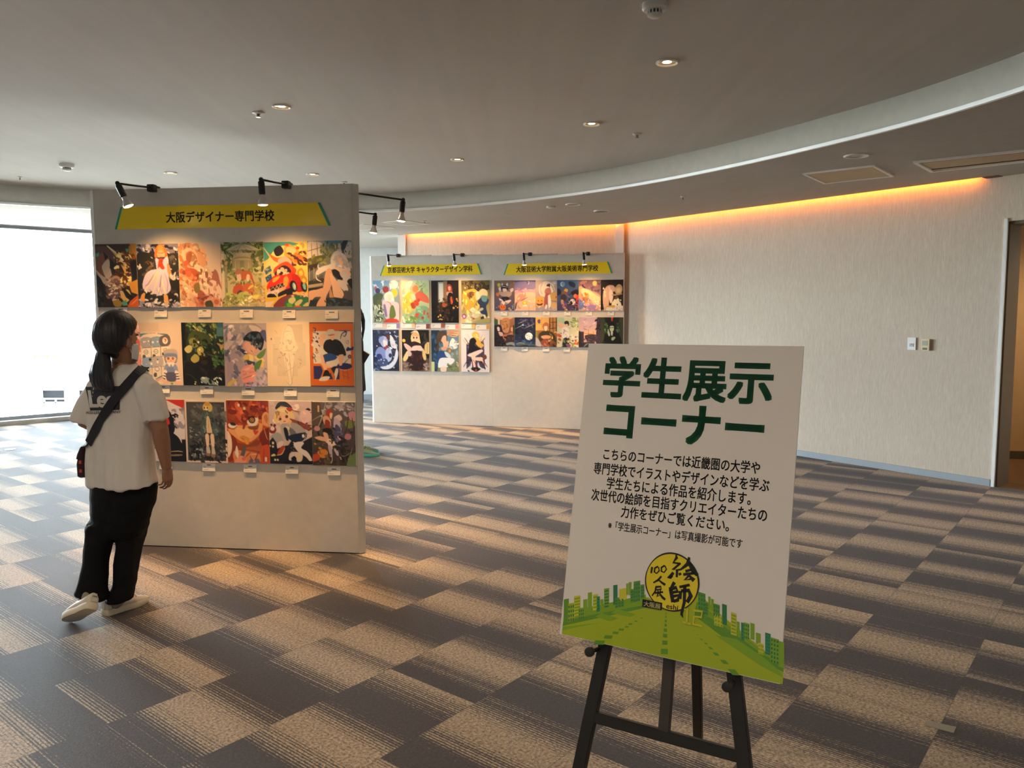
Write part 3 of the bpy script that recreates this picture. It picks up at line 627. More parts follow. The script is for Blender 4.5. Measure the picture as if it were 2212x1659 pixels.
# ============================================================ prints: painted stroke by stroke into a colour layer of each print's own mesh
def cr(pts, closed=False, k=6):
    n = len(pts); out = []
    for i in range(n if closed else n - 1):
        p0, p1, p2, p3 = (pts[(i - 1) % n], pts[i % n], pts[(i + 1) % n], pts[(i + 2) % n]) if closed else (pts[max(i - 1, 0)], pts[i], pts[i + 1], pts[min(i + 2, n - 1)])
        for s in range(k):
            t = s / k; out.append(tuple(.5 * (2 * p1[c] + (p2[c] - p0[c]) * t + (2 * p0[c] - 5 * p1[c] + 4 * p2[c] - p3[c]) * t * t + (3 * p1[c] - p0[c] - 3 * p2[c] + p3[c]) * t ** 3) for c in (0, 1)))
    if not closed: out.append(pts[-1])
    return out
class Canvas:
    def __init__(s, w, h, seed):
        s.w, s.h = w, h; s.a = np.ones((h, w, 3)); s.r = np.random.RandomState(seed)
        yy, xx = np.mgrid[0:h, 0:w]; s.X = (xx + .5) / w * 100; s.Y = (yy + .5) / h * 100
    def fill(s, m, c, al=1.): s.a[m] = s.a[m] * (1 - al) + np.array(c) * al
    def poly(s, P, c, al=1.):
        xs = [p[0] for p in P]; ys = [p[1] for p in P]
        x0, x1 = int(max(0, min(xs) / 100 * s.w - 1)), int(min(s.w, max(xs) / 100 * s.w + 2)); y0, y1 = int(max(0, min(ys) / 100 * s.h - 1)), int(min(s.h, max(ys) / 100 * s.h + 2))
        if x1 <= x0 or y1 <= y0: return
        X, Y = s.X[y0:y1, x0:x1], s.Y[y0:y1, x0:x1]; m = np.zeros(X.shape, bool); n = len(P)
        for i in range(n):
            (ax, ay), (bx, by) = P[i], P[(i + 1) % n]
            if ay == by: continue
            m ^= ((ay > Y) != (by > Y)) & (X < (bx - ax) * (Y - ay) / (by - ay) + ax)
        v = s.a[y0:y1, x0:x1]; v[m] = v[m] * (1 - al) + np.array(c) * al
    def ell(s, c, x, y, rx, ry, rot=0, al=1.):
        t = math.radians(rot); dx, dy = s.X - x, (s.Y - y) * 1.4
        u = dx * math.cos(t) + dy * math.sin(t); v = -dx * math.sin(t) + dy * math.cos(t); s.fill((u / rx) ** 2 + (v / (ry * 1.4)) ** 2 < 1, c, al)
    def line(s, c, w, P, al=1.):
        P = cr(P); L, R = [], []
        for i, p in enumerate(P):
            q0, q1 = P[max(i - 1, 0)], P[min(i + 1, len(P) - 1)]; tx, ty = q1[0] - q0[0], (q1[1] - q0[1]) * 1.4; d = math.hypot(tx, ty) or 1
            f = i / (len(P) - 1); k = w / 2 * (.45 + .55 * math.sin(math.pi * min(1, max(0, f))) )
            L.append((p[0] - ty / d * k, p[1] + tx / d * k / 1.4)); R.append((p[0] + ty / d * k, p[1] - tx / d * k / 1.4))
        s.poly(L + R[::-1], c, al)
    def run(s, spec):
        for ln in spec.strip().split(';'):
            k = ln.split()
            if not k: continue
            o = k[0]; C = lambda h: np.array(lin(h)) ** (1 / 2.2)
            if o == 'g':
                f = np.clip(s.Y / 100, 0, 1)[..., None]; s.a = C(k[1]) * (1 - f) + C(k[2]) * f; continue
            c = C(k[1]); v = [float(x) for x in k[2:]]; al = 1.
            if o[-1].isdigit(): al = int(o[-1]) / 10; o = o[:-1]
            if o == 'e': s.ell(c, *v[:5], al=al)
            elif o == 'r': s.poly([(v[0], v[1]), (v[2], v[1]), (v[2], v[3]), (v[0], v[3])], c, al)
            elif o == 'p': s.poly(list(zip(v[::2], v[1::2])), c, al)
            elif o == 'b': s.poly(cr(list(zip(v[::2], v[1::2])), True), c, al)
            elif o == 'l': s.line(c, v[0], list(zip(v[1::2], v[2::2])), al)
            elif o == 'n':      # n colour count size spread-angle x0 y0 x1 y1: loose brush dabs
                for _ in range(int(v[0])):
                    x, y = s.r.uniform(v[3], v[5]), s.r.uniform(v[4], v[6]); a = math.radians(v[2] + s.r.uniform(-50, 50)); l_ = v[1] * s.r.uniform(.5, 1.6); b_ = s.r.uniform(-.5, .5)
                    mx, my = x + math.cos(a) * l_, y + math.sin(a) * l_ * .7
                    s.line(np.clip(c * s.r.uniform(.75, 1.2), 0, 1), l_ * s.r.uniform(.3, .6), [(x, y), ((x + mx) / 2 + b_ * l_ * .5, (y + my) / 2 - b_ * l_ * .5), (mx, my)], al)
            elif o == 's':      # s colour count size x0 y0 x1 y1: round spots
                for _ in range(int(v[0])):
                    r = v[1] * s.r.uniform(.5, 1.4); s.ell(np.clip(c * s.r.uniform(.8, 1.15), 0, 1), s.r.uniform(v[2], v[4]), s.r.uniform(v[3], v[5]), r, r * .7, al=al)
    def down(s, w, h):
        return s.a.reshape(h, s.h // h, w, s.w // w, 3).mean((1, 3))
def print_material():
    t = NT('printed_picture'); at = t.n('ShaderNodeAttribute'); at.attribute_name = 'Ink'
    t.p(Base_Color=at.outputs['Color'], Roughness=.34); t.b.inputs['Specular IOR Level'].default_value = .45; return t.m
M_PRN = print_material(); M_FOAM = simple('print_edge', '#d8d2c8', .6)
_seed = [0]
def picture(face, box, spec, label, group, n=(84, 118), deep=.014, ss=2, warp=None):
    a0, a1, z0, z1 = box; w, h = n; _seed[0] += 1
    cv = Canvas(w * ss, h * ss, _seed[0]); cv.run(spec); A = cv.down(w, h)
    A = np.clip(A, 0, 1) ** 2.2
    o = face.pt((a0 + a1) / 2, (z0 + z1) / 2); R = FR(face.u, face.n)
    W, H = a1 - a0, z1 - z0; vs = []; fs = []
    for j in range(h):
        for i in range(w):
            x, y = (i / (w - 1) - .5) * W, (.5 - j / (h - 1)) * H; vs.append((x, y, deep + (warp(i / (w - 1), j / (h - 1)) if warp else 0)))
    fs = [(j * w + i, (j + 1) * w + i, (j + 1) * w + i + 1, j * w + i + 1) for j in range(h - 1) for i in range(w - 1)]; nf = len(fs)
    rim = [i for i in range(w)] + [j * w + w - 1 for j in range(1, h)] + [(h - 1) * w + i for i in range(w - 2, -1, -1)] + [j * w for j in range(h - 2, 0, -1)]
    k0 = len(vs); vs += [(vs[i][0], vs[i][1], .001) for i in rim]; m = len(rim)
    fs += [(rim[i], rim[(i + 1) % m], k0 + (i + 1) % m, k0 + i) for i in range(m)]; fs.append(tuple(k0 + i for i in range(m))[::-1])
    me = bpy.data.meshes.new('illustration_print'); me.from_pydata(vs, [], fs); me.materials.append(M_PRN); me.materials.append(M_FOAM)
    me.polygons.foreach_set('material_index', [0] * nf + [1] * (len(fs) - nf))
    ca = me.color_attributes.new('Ink', 'FLOAT_COLOR', 'POINT'); cl = np.ones((len(vs), 4)); cl[:w * h, :3] = A.reshape(-1, 3); ca.data.foreach_set('color', cl.ravel())
    ob = bpy.data.objects.new('illustration_print', me); COL.objects.link(ob); ob.matrix_world = Matrix.Translation(o) @ R.to_4x4()
    return tag(ob, label, 'picture', group)
M_CARD = simple('caption_card_white', '#e6e2dc', .55, var=.02); M_CARDINK = simple('caption_ink', '#4a4648', .6)
def caption(face, px, label, group, ink=True, thumb=None):
    (x0, y0), (x1, y1) = px; a0, zt = face.px(x0, y0); a1, zb = face.px(x1, y1); w, h = a1 - a0, zt - zb
    t = thing('caption_card', label, 'caption card', face.pt((a0 + a1) / 2, (zt + zb) / 2, .001), FR(face.u, face.n), group)
    mb = MB(); mb.add([(-w / 2, h / 2, .0), (w / 2, h / 2, .0), (w / 2, -h / 2, .006), (-w / 2, -h / 2, .006), (-w / 2, h / 2, .0012), (w / 2, h / 2, .0012), (w / 2, -h / 2, .0072), (-w / 2, -h / 2, .0072)], [(0, 3, 2, 1), (4, 5, 6, 7), (0, 1, 5, 4), (1, 2, 6, 5), (2, 3, 7, 6), (3, 0, 4, 7)]); mb.build('card', M_CARD, t)
    zz = lambda y: .0014 + .006 * (.5 - y / h)
    def bar(mb, x0, x1, y, th): mb.add([(x0 * w, (y + th) * h, zz((y + th) * h)), (x1 * w, (y + th) * h, zz((y + th) * h)), (x1 * w, (y - th) * h, zz((y - th) * h)), (x0 * w, (y - th) * h, zz((y - th) * h))], [(0, 3, 2, 1)])
    if thumb is None:
        mb = MB(); r = random.Random(hash(label) % 1000); hw = .12 + .13 * (len(label) % 5) / 4
        bar(mb, -hw, hw, .27, .055)
        mb.build('title_line', M_CARDINK, t)
        mb = MB(); bar(mb, -.42, .42, .12, .008); bar(mb, -.42, -.22, -.02, .03); bar(mb, -.42, -.02, -.30, .018); mb.build('text_lines', simple('caption_grey', '#8c8888', .6), t)
    else:
        mb = MB(); bar(mb, -.44, -.22, .12, .05); bar(mb, -.44, -.30, -.16, .04); mb.build('text_lines', simple('caption_grey', '#8c8888', .6), t)
        mb = MB(); mb.add([(.24 * w, .62 * h, .0022), (.5 * w, .62 * h, .0022), (.5 * w, -.42 * h, .0075), (.24 * w, -.42 * h, .0075)], [(0, 3, 2, 1)]); mb.build('thumbnail', simple('thumb_' + thumb, thumb, .5, var=.3, scale=90), t)
    return t
SKINC = 'e8b79a'
COLART = {}
# ---- first row of the column
COLART[0, 0] = ("g 4a3a34 2a2526;b 6b4a44 0 8 22 4 40 8 48 25 36 45 22 52 4 48;b 8a5a48 0 25 18 14 34 22 30 42 10 50 0 46;p 2e2a30 20 12 32 20 24 26;b d8c2a8 16 34 32 24 36 40 40 58 26 56 18 44;b c9b8a4 0 40 12 48 26 54 40 58 24 66 8 52;p 2b2a30 36 22 58 40 46 46 34 38;b e2b863 30 4 52 14 66 24 80 40 86 56 78 66 62 60 70 50 62 34 46 16;l f6e6c8 5 30 3 50 14 62 22 74 36 84 52 72 64;n 7a4a1e 40 10 40 46 10 90 62;n f2d488 34 8 45 44 12 88 62;n 4a2a20 22 8 30 50 24 84 56;"
                "r8 b8863a 82 4 100 16;p b47f30 84 0 100 0 100 24 92 14;p 3aa48c 74 8 82 8 80 14 76 13;p 4fb09a 2 16 10 13 9 19 3 21;b 1c1b24 84 30 100 28 100 50 90 56;p d79a3a 78 62 100 56 100 80 84 76;b c9a37c 30 54 44 50 56 52 58 62 46 72 32 66;n d9c0a6 30 9 20 22 56 58 84;n 8f6a66 26 8 0 20 52 56 84;b 6e5450 22 68 40 64 56 72 50 86 30 84;n e8d8c4 14 7 150 26 66 56 84;b d8b66a 58 76 76 72 82 84 70 92 60 86;p 221d22 58 66 78 78 96 92 90 94 70 84;l 1a1518 3 66 70 82 82 99 94;p d8622a 80 90 100 80 100 100 72 100;l f3b45e 1.5 82 96 98 86;l b84a1e 1 80 92 100 84;p 5aa088 58 92 70 88 74 97 62 97;b 9c8238 38 90 52 88 60 94 54 99 42 98;b 22242e 0 52 14 58 18 80 10 100 0 100;n 3c3634 14 8 60 0 60 22 98",
                "print of an autumn swirl with a golden mane, top left corner of the column")
COLART[0, 1] = ("g 8c86a0 3a3633;n d8cfd8 26 12 30 0 0 100 18;n 2c2a38 26 10 30 0 0 100 20;b 2e2d2a 0 18 30 14 60 18 100 20 100 84 60 88 20 84 0 76;n 5a5248 46 10 15 0 20 100 82;n c8c4c0 34 7 20 0 20 100 84;n 8a6a48 14 7 20 10 25 70 60;b e87a3c 48 6 58 1 68 5 74 16 72 24 46 22 44 14;b f2a05a 52 4 62 3 66 12 52 14;b f0b48c 50 14 60 10 68 14 66 22 58 26 52 22;l c85a2a 1.2 50 14 60 15 68 13;b 3a3a48 44 22 76 22 80 32 74 40 44 38 40 30;b d8ccec 46 22 60 26 74 20 76 34 70 42 50 42 46 32;b e4d8f4 42 40 70 40 76 58 78 72 60 80 30 76 12 68 18 50 30 42;l f8e8b8 5 50 44 30 60 20 70;l f2e6c8 4 52 46 44 62 36 76;l fff4d4 4 56 46 60 62 66 78;l a894c4 3 58 48 54 64 50 78;l b49cd0 3 40 48 26 62 18 66;l c4b0dc 3 66 46 72 60 70 76;n fff0dc 16 6 80 16 66 66 78;b c84a2e 54 24 64 24 62 30 66 38 60 40 54 36 50 38;p b03422 56 25 62 25 60 30;b ee9a66 72 32 78 34 82 46 84 52 76 52;e f6d2b8 86 53 6 4 20;n e8e0f0 8 6 -30 78 50 94 58;n 2a2826 26 9 0 0 76 100 92;n d4ccd8 26 9 20 0 86 100 100;b f0b060 8 80 16 76 16 84 14 92 6 88;b f4b868 62 80 70 80 72 90 68 97 62 92;n b8b4d0 20 8 10 0 92 100 100;n eee8f0 16 7 0 10 88 100 100",
                "print of a red-haired girl in a white apron wading in dark water")
COLART[0, 2] = ("g d9c2ae d8a888;b dcc8b8 40 0 100 0 100 60 70 40 50 20;n e0aa84 28 14 50 0 0 40 26;n c87a52 16 10 60 0 0 40 30;b e6c0a0 12 14 26 8 40 14 46 26 40 34 20 36 12 26;b c07a54 18 18 30 13 42 20 44 30 34 38 22 34;b f2cda8 24 20 36 18 42 28 38 36 28 34;b a85e3c 20 20 30 14 34 24 26 32 20 30;n d29a78 26 12 70 40 8 62 36;b d8a078 46 14 60 22 66 34 54 38 46 28;b eccfb4 40 34 56 38 76 54 84 66 72 80 56 76 46 60 36 44;b c0623e 20 44 34 40 46 46 44 60 34 66 24 56;p 9c4c30 38 52 48 44 46 66 40 64;n f4dcc0 18 10 60 44 38 76 70;n b47a60 14 10 65 44 40 80 74;b a86a5a 76 58 84 42 92 48 96 62 100 74 84 64;b e8ccb8 70 62 86 60 100 76 100 100 78 96;n c08e80 14 10 60 66 60 98 96;s f0b48c 26 9 0 52 36 100;s e08a60 22 6 0 50 40 100;s f8d0a8 22 4 0 52 40 98;s d06a4a 8 5 4 30 30 50;b 8a7a48 34 66 46 62 48 74 38 78;s c87a5c 12 6 34 74 60 96;n a0504a 12 7 30 40 70 70 92;e d89a78 84 92 12 7 0;e b86a54 86 92 6 4 0;b 4a4a38 60 92 74 90 78 100 62 100;e f0b890 18 97 20 8 0;n f6d8bc 14 7 40 0 60 40 96",
                "soft peach print of a veiled figure among roses")
COLART[0, 3] = ("g b9ae90 c9c08c;r d8ccb0 0 18 8 88;r d8ccb0 92 18 100 88;n 4a5a34 60 10 30 0 0 100 14;n 8a9858 40 8 40 0 0 100 14;b c8c0a8 14 12 32 6 50 4 70 6 88 12 80 14 50 12 20 14;l 8a7a5c 1.4 12 13 40 14 60 14 88 13;l 9a8c70 1 50 4 40 13;l 9a8c70 1 50 4 26 13;l 9a8c70 1 50 4 62 13;l 9a8c70 1 50 4 76 13;r b8ac8c 22 17 78 22;r c4bc9c 36 17 64 21;n 5a6a40 30 9 60 0 14 26 40;n 5a6a40 34 9 120 74 14 100 38;l 988c68 3 22 30 34 25 50 24 66 25 78 30;r a8a078 26 28 74 48;r 8c9068 44 29 54 44;l c8bc94 1.5 34 28 34 48;l c8bc94 1.5 64 28 64 48;l 7a7450 1.5 28 28 28 48;l 7a7450 1.5 72 28 72 48;r 9c9878 8 30 14 84;r a49c80 88 32 93 80;s 6a5a48 2 4 10 32 12 34;e c8a878 12 33 3 3 0;e c8a878 89 33 3 3 0;n b0b078 40 9 20 14 42 88 66;n 78844c 34 8 60 8 40 90 72;b c46a44 44 48 56 44 70 48 72 60 66 56 58 58 46 56;b f0d8b8 60 50 66 52 64 60 58 58;b d0704c 50 66 70 64 76 76 60 80 48 76;b c45e44 30 68 44 64 50 74 40 80 26 78;b e8ccb0 36 50 44 48 46 58 38 60;b b48060 34 44 46 42 48 48 34 50;l b8503c 3 70 52 74 62 78 72;b 4a4a5c 36 78 44 74 48 80 38 86;n d86a4c 22 7 40 40 76 76 92;n d8c068 40 9 20 60 64 100 90;n a8b060 46 10 10 6 80 60 98;n e0d8a8 26 8 20 10 84 96 100;n d0a878 14 7 20 74 84 100 98;n 8a8c58 20 9 160 4 84 40 96",
                "pale green print of two red-dressed girls under a glass garden dome")
COLART[0, 4] = ("g e2cf6a e8c868;p 4a9c94 0 0 60 0 84 4 40 10 20 22 0 30;l d8d088 3 0 8 14 22 20 28;b f0d878 10 30 26 12 44 6 60 8 90 2 100 10 100 40 70 40 40 34;n e8c84c 20 10 50 60 4 100 40;b ecd48c 4 34 20 26 40 30 50 40 30 46 8 44;b e8a44c 48 8 60 4 78 12 86 22 98 18 96 26 84 32 70 34 50 26;p c87a38 66 14 90 22 96 28 70 32;b f0c890 52 10 66 8 74 14 66 20 54 18;e d84a34 54 5 4 2 0;e d84a34 78 10 4 2.5 0;n 5a2a24 18 8 20 50 12 96 34;b 2c2430 26 10 38 6 46 14 40 20 30 22 24 16;b d86a3a 12 18 30 24 50 22 66 28 48 32 26 30;b e8b0a0 34 26 50 22 64 32 50 38 34 34;b c8502e 24 40 50 30 64 36 74 44 62 52 26 50;b 3a2430 28 44 44 36 58 40 60 50 26 52;s e8d0b0 10 4 30 42 56 50;b e23a28 6 66 22 52 50 50 64 46 76 52 88 60 92 72 66 76 40 72 20 70 8 74;b c42a24 64 50 80 52 90 64 92 74 74 76 66 64;b f0b048 20 56 36 52 30 58 20 62;b e8a848 44 56 52 52 56 60 50 64;p f0b0a0 8 72 40 62 50 66 48 72 20 76 6 76;p 241c20 12 70 44 62 46 68 14 75;l e8d8b0 1.5 14 73 20 69 24 73 28 67 32 71 36 65 40 69 44 64;p ecd8d4 4 78 32 72 34 78 6 84;n 5a4048 14 2 0 10 76 30 80;b f0a84c 44 58 54 58 52 68 44 66;b 2a2230 32 78 62 70 64 78 56 86 34 86;e 241c28 66 68 8 9 -12;e 8ac8c0 68 68 4 6 -12;e e8d8c8 69 68 2.4 4 -12;e 241c28 90 68 7 9 -12;e 8ac8c0 91 68 3.6 5.5 -12;e 241c24 16 84 11 5 10;b c89030 76 44 86 40 92 50 84 56 76 50;b e8d060 80 46 86 44 88 50 82 52;b c89030 82 56 92 52 98 60 90 64;b e8d060 86 58 91 56 94 60 89 62;p 3a6c94 0 42 14 36 18 44 4 50;p 2a5a8c 2 54 16 48 18 56 6 62;n d8c8a8 10 4 40 0 38 16 58;b e8c048 0 86 30 84 50 80 30 94 4 96;b 8a4048 20 96 40 84 70 80 78 88 50 98 24 100;p f0d8c0 0 92 22 90 10 100 0 100;b 3c7c54 50 88 66 82 84 82 100 86 100 100 48 100;b d8d890 54 88 66 84 70 90 58 96;b d8d08c 68 94 80 88 86 90 74 99;b e0d090 86 98 98 92 100 98;b 6ab83c 50 94 60 94 62 100 52 100;p d8703c 66 98 80 97 84 100 66 100;n e8b0a0 8 6 10 60 78 96 84",
                "yellow print of a loaded red toy car bouncing along a track")
COLART[0, 5] = ("g 8a9ca0 4a4844;b 5a8cac 40 0 76 0 70 12 52 12;b 7a9cb4 6 0 18 0 16 8 8 8;b d0c8c4 0 4 20 2 34 6 30 26 0 30;b c8c4c0 60 8 100 4 100 26 74 22;n 5a6848 30 8 70 30 0 100 20;n 78805c 22 8 60 30 4 60 30;b 30404c 82 0 92 0 84 14 78 16 76 10;l 6a5c50 1.6 0 16 34 10;l 6a5c50 1.4 10 4 10 28;l 6a5c50 1.4 22 4 24 26;b 5a5c30 0 28 36 22 38 30 0 40;n 8a8c48 14 8 -10 0 26 36 36;p 3a3028 0 38 24 34 24 40 0 48;l b0a08c 2 4 42 4 62;l b0a08c 2 14 40 14 60;l b0a08c 2 24 38 24 56;p 3c3c34 0 62 30 56 46 60 40 68 0 70;p b8a890 0 67 34 64 34 68 0 72;p 2c2c28 0 72 34 70 30 76 0 76;p 5c5850 12 58 34 52 34 56 12 62;b e0dcdc 52 32 58 20 68 16 84 22 92 34 96 46 84 44 60 46;b c8c4cc 60 26 72 22 82 28 80 42 64 42;b f0d0b8 66 30 76 26 80 32 76 40 68 38;b e4e0e0 30 40 50 36 62 30 60 42 40 46 22 52 18 48;l e8e4e4 3 24 36 26 42 50 42;l dcd8d8 3 18 50 20 58 30 62;n d8d4d8 18 9 60 56 22 96 46;b f0d0bc 56 42 74 42 92 46 96 54 80 58 60 52;b 24242c 54 46 64 44 82 56 76 62 60 54;b d8d0d0 72 48 86 46 84 56 76 56;b d8d4d8 84 50 98 58 98 66 84 66 78 60;b 22222a 88 62 100 58 100 74;b e0d8d8 66 60 82 62 90 74 84 78 72 70;b e8b898 40 48 48 42 54 46 56 58 50 72 40 86 38 98 20 100 28 86 34 70;b f0c8a8 50 50 62 58 72 70 80 82 70 90 58 86 54 70;b d49c78 50 72 56 84 60 88 48 86;b e8b898 0 78 20 74 36 72 32 84 14 86 4 96 0 96;p 2e3436 4 90 60 86 100 90 100 100 0 100;b e8b490 26 88 38 86 38 100 18 100;n 4a5c64 14 8 0 36 88 100 100;b 5a5458 82 76 100 80 100 90 84 88",
                "print of a white-haired figure seated on garden steps, top right of the column")
# ---- second row
COLART[1, 0] = ("g e8b4a8 d88a84;n f0c8b8 30 14 40 0 0 100 40;n d0584c 16 8 60 60 10 100 60;b c8483c 50 66 70 58 92 66 96 80 84 88 60 86;n f4d0c4 24 10 40 30 30 100 100;b d8685c 84 30 96 26 98 40 90 44;l c86a5c 1.5 80 46 100 44;n e89a8c 20 9 30 50 80 100 100", "pink and red print mostly hidden behind the woman's head")
COLART[1, 1] = ("g dcc6b0 e0c8b2;r d4bda6 0 0 46 14;b 5c8ca0 0 18 60 18 68 21 64 25 0 26;l 3c6c84 1.5 0 19 60 19 68 22;s e8b8b0 3 2 14 17 44 18;b e8d8c4 0 24 70 22 72 38 70 90 0 92;b a8a6ac 2 26 24 24 26 38 4 40;b 8ca4bc 26 25 48 23 48 37 28 38;b 6c6264 48 23 70 21 71 35 49 37;e f2e4d0 60 29 6.5 5.2 0;l c04a40 2.4 57 27 60 26 62 28 60 30 60 31;s e8dcc8 6 2.2 8 28 44 36;r ece0cc 3 42 24 56;r ece0cc 27 40 48 54;r ece0cc 50 38 68 50;e 5a5658 13 47 5.5 3.5 0;e ece0cc 13 47 4.6 2.8 0;e 5a5658 37 46 5.5 3.5 0;e ece0cc 37 46 4.6 2.8 0;e 5a5658 60 44 5 3 0;e ece0cc 60 44 4.2 2.4 0;l 5a5658 1 9 47 17 47;l 5a5658 1 33 46 41 46;b 5a5658 5 52 11 52 11 57 5 57;b 5a5658 29 51 35 51 35 55 29 55;b 5a5658 52 48 58 48 58 52 52 52;l 6a6468 1.2 0 41 70 37;l 6a6468 1.2 0 57 64 53;l 6a6468 1.2 0 73 60 69;l 6a6468 1.2 25 24 26 90;l 6a6468 1.2 48 23 48 90;b 8ca4c4 4 58 26 56 28 70 6 72;e 3a3438 22 59 3 2.2 0;s dcd4c8 6 2.4 10 64 26 68;b b8b0b4 28 56 50 54 52 68 30 70;e ece4dc 40 62 2.4 3.4 0;e 4a70a0 40 59 1.8 1.4 0;e 5a5658 16 76 5 3 0;e ece0cc 16 76 4.2 2.4 0;e 5a5658 38 74 5.5 3.5 0;e ece0cc 38 74 4.6 2.8 0;b 5a5658 30 81 36 80 36 86 30 86;b bcaea8 58 44 72 42 86 44 86 52 58 52;b 7c8cb0 58 50 86 50 86 62 80 64 78 56 62 56 62 64 58 62;b f0bc9c 61 55 83 55 82 62 72 64 62 62;e 2c2428 66 57 2.3 2 0;e 2c2428 77 57 2.3 2 0;e f0e0d0 66 57 .9 .8 0;e f0e0d0 77 57 .9 .8 0;l d85a50 1.2 70 61 74 61;b 8c9cc0 60 66 82 66 88 76 84 80 56 78;b f4e4d0 64 64 80 64 76 70 72 66 68 70;b 7c88ac 63 72 78 72 78 80 62 80;b f0e4d4 54 76 62 78 56 92 48 90;b f0e4d4 80 78 88 78 94 94 84 94;l 2c2c48 2.2 54 80 61 82;l 2c2c48 2.2 52 84 59 86;l 2c2c48 2.2 50 88 57 90;l 2c2c48 2.2 80 82 89 81;l 2c2c48 2.2 81 86 91 85;l 2c2c48 2.2 82 90 92 89;b 5c5c74 60 80 80 80 82 92 70 94 60 91;b f0c0a4 49 90 56 91 55 95 48 94;b f0c0a4 84 93 93 93 92 98 84 98;p d8b49c 30 92 48 84 52 88 34 96;p e0c0a8 46 99 60 92 68 94 56 100;e 6ca054 72 97 3 1.6 0;l 3c6c94 2 34 90 46 86 52 84",
                "print of a girl in a blue hat beside toy capsule machines")
COLART[1, 2] = ("g 3a4a30 191a18;r 14181a 0 0 10 60;n 7a9c58 50 9 50 10 0 90 22;n c8b878 16 7 40 20 0 80 24;n 2c3a24 40 10 60 10 6 90 40;r 3c6c84 86 0 100 14;r 54848c 84 8 100 22;n 8cb46c 26 6 60 10 10 98 60;b 4c5c2c 16 24 26 14 40 14 58 18 70 28 62 36 46 34 36 24 24 34 16 32;b 8c8c4c 18 28 30 24 40 28 42 36 32 40 22 38;n 2a3218 16 6 90 16 18 44 34;e 1c2012 33 31 3 1.8 0;e f4ecc8 40 31 2.4 2 -30;n 1a2214 30 9 40 40 28 90 60;b c8bc74 6 42 16 36 24 38 22 46 12 48;b c0b468 36 42 46 38 52 44 44 52 38 50;e f0e4a8 42 43 2.2 1.8 0;b b0a458 20 58 30 50 40 54 38 62 28 64;b b4a860 46 48 54 50 52 58 46 60;b 181612 10 62 30 64 60 52 80 56 96 70 96 100 0 100 4 72;n 3c2c20 22 10 20 40 48 90 80;n c8a468 14 7 60 72 28 98 48;n 54803c 26 8 50 70 40 100 70;l 24482c 1.6 4 82 20 84 40 98;l 5c8c48 1.4 60 50 78 54 90 62;b 8ca0a0 42 88 54 86 66 90 80 98 60 98 46 94;n dce4dc 12 7 40 42 86 90 98;n 14180f 20 9 30 10 66 90 96;s e8e0a8 6 1.2 26 92 34 98;l 3c5c34 1.4 80 86 94 82",
                "very dark green print of a face among leaves and pale blossoms")
COLART[1, 3] = ("g c4b4bc c0aab0;b a8a0ac 0 4 30 0 70 0 96 14 84 18 60 22 48 34 24 52 4 60 0 60;n d8ccc8 26 16 120 4 2 70 40;n 7c809c 22 14 120 2 4 60 50;b e0d0c8 60 4 80 6 94 16 84 20 70 14;n c8b4b8 14 10 110 10 10 60 48;b e4a894 46 32 62 24 80 32 78 44 68 52 58 48 46 40;b f0bca4 50 32 66 30 72 40 66 48 54 42;b 1c2430 46 26 54 18 70 13 88 16 94 28 88 42 80 40 78 32 70 36 64 30 54 28;n 5c6c78 14 8 80 58 16 90 36;l 8c5c58 1.4 60 30 66 33;l 8c4c48 1.2 62 42 68 46;b 5c6090 86 14 98 12 100 30 92 24;b 3c4468 40 40 50 44 60 50 54 54 40 46;b b8a4b0 10 52 30 42 48 50 60 60 64 80 40 96 10 94 6 70;n d8c4c0 20 12 60 12 46 60 90;n 80809c 20 12 70 8 46 62 96;b e8c86c 44 54 56 48 66 52 64 60 54 58 48 58;b f4e098 58 50 68 52 66 64 60 62;b e8cc74 70 52 88 54 94 60 80 60;b e0c468 76 58 92 62 88 70;l c89c4c 1.4 58 52 56 62;b 648c54 76 52 88 44 98 40 94 50 84 56;b 54804c 68 74 74 62 88 58 82 70 76 76;b 3c4c5c 52 58 64 60 72 62 66 70 56 66;b e89c90 40 72 54 66 68 66 70 74 74 82 70 92 54 98 42 94 38 82;l c8706c 1.6 42 76 56 72 68 70;l c8706c 1.6 42 82 56 78 70 76;l b8605c 1.6 42 88 56 84 70 82;b f4b8a4 42 74 54 70 66 69 54 74;n f4c0ac 8 7 -10 42 70 70 86;b 4c5478 50 94 66 93 62 96 52 96;n b0a8c0 20 12 80 70 70 100 98;b e0c870 4 98 14 90 30 88 20 94 10 100;n 9c94b4 12 10 70 40 90 90 100",
                "lilac print of a dark-haired youth under a veil holding lilies")
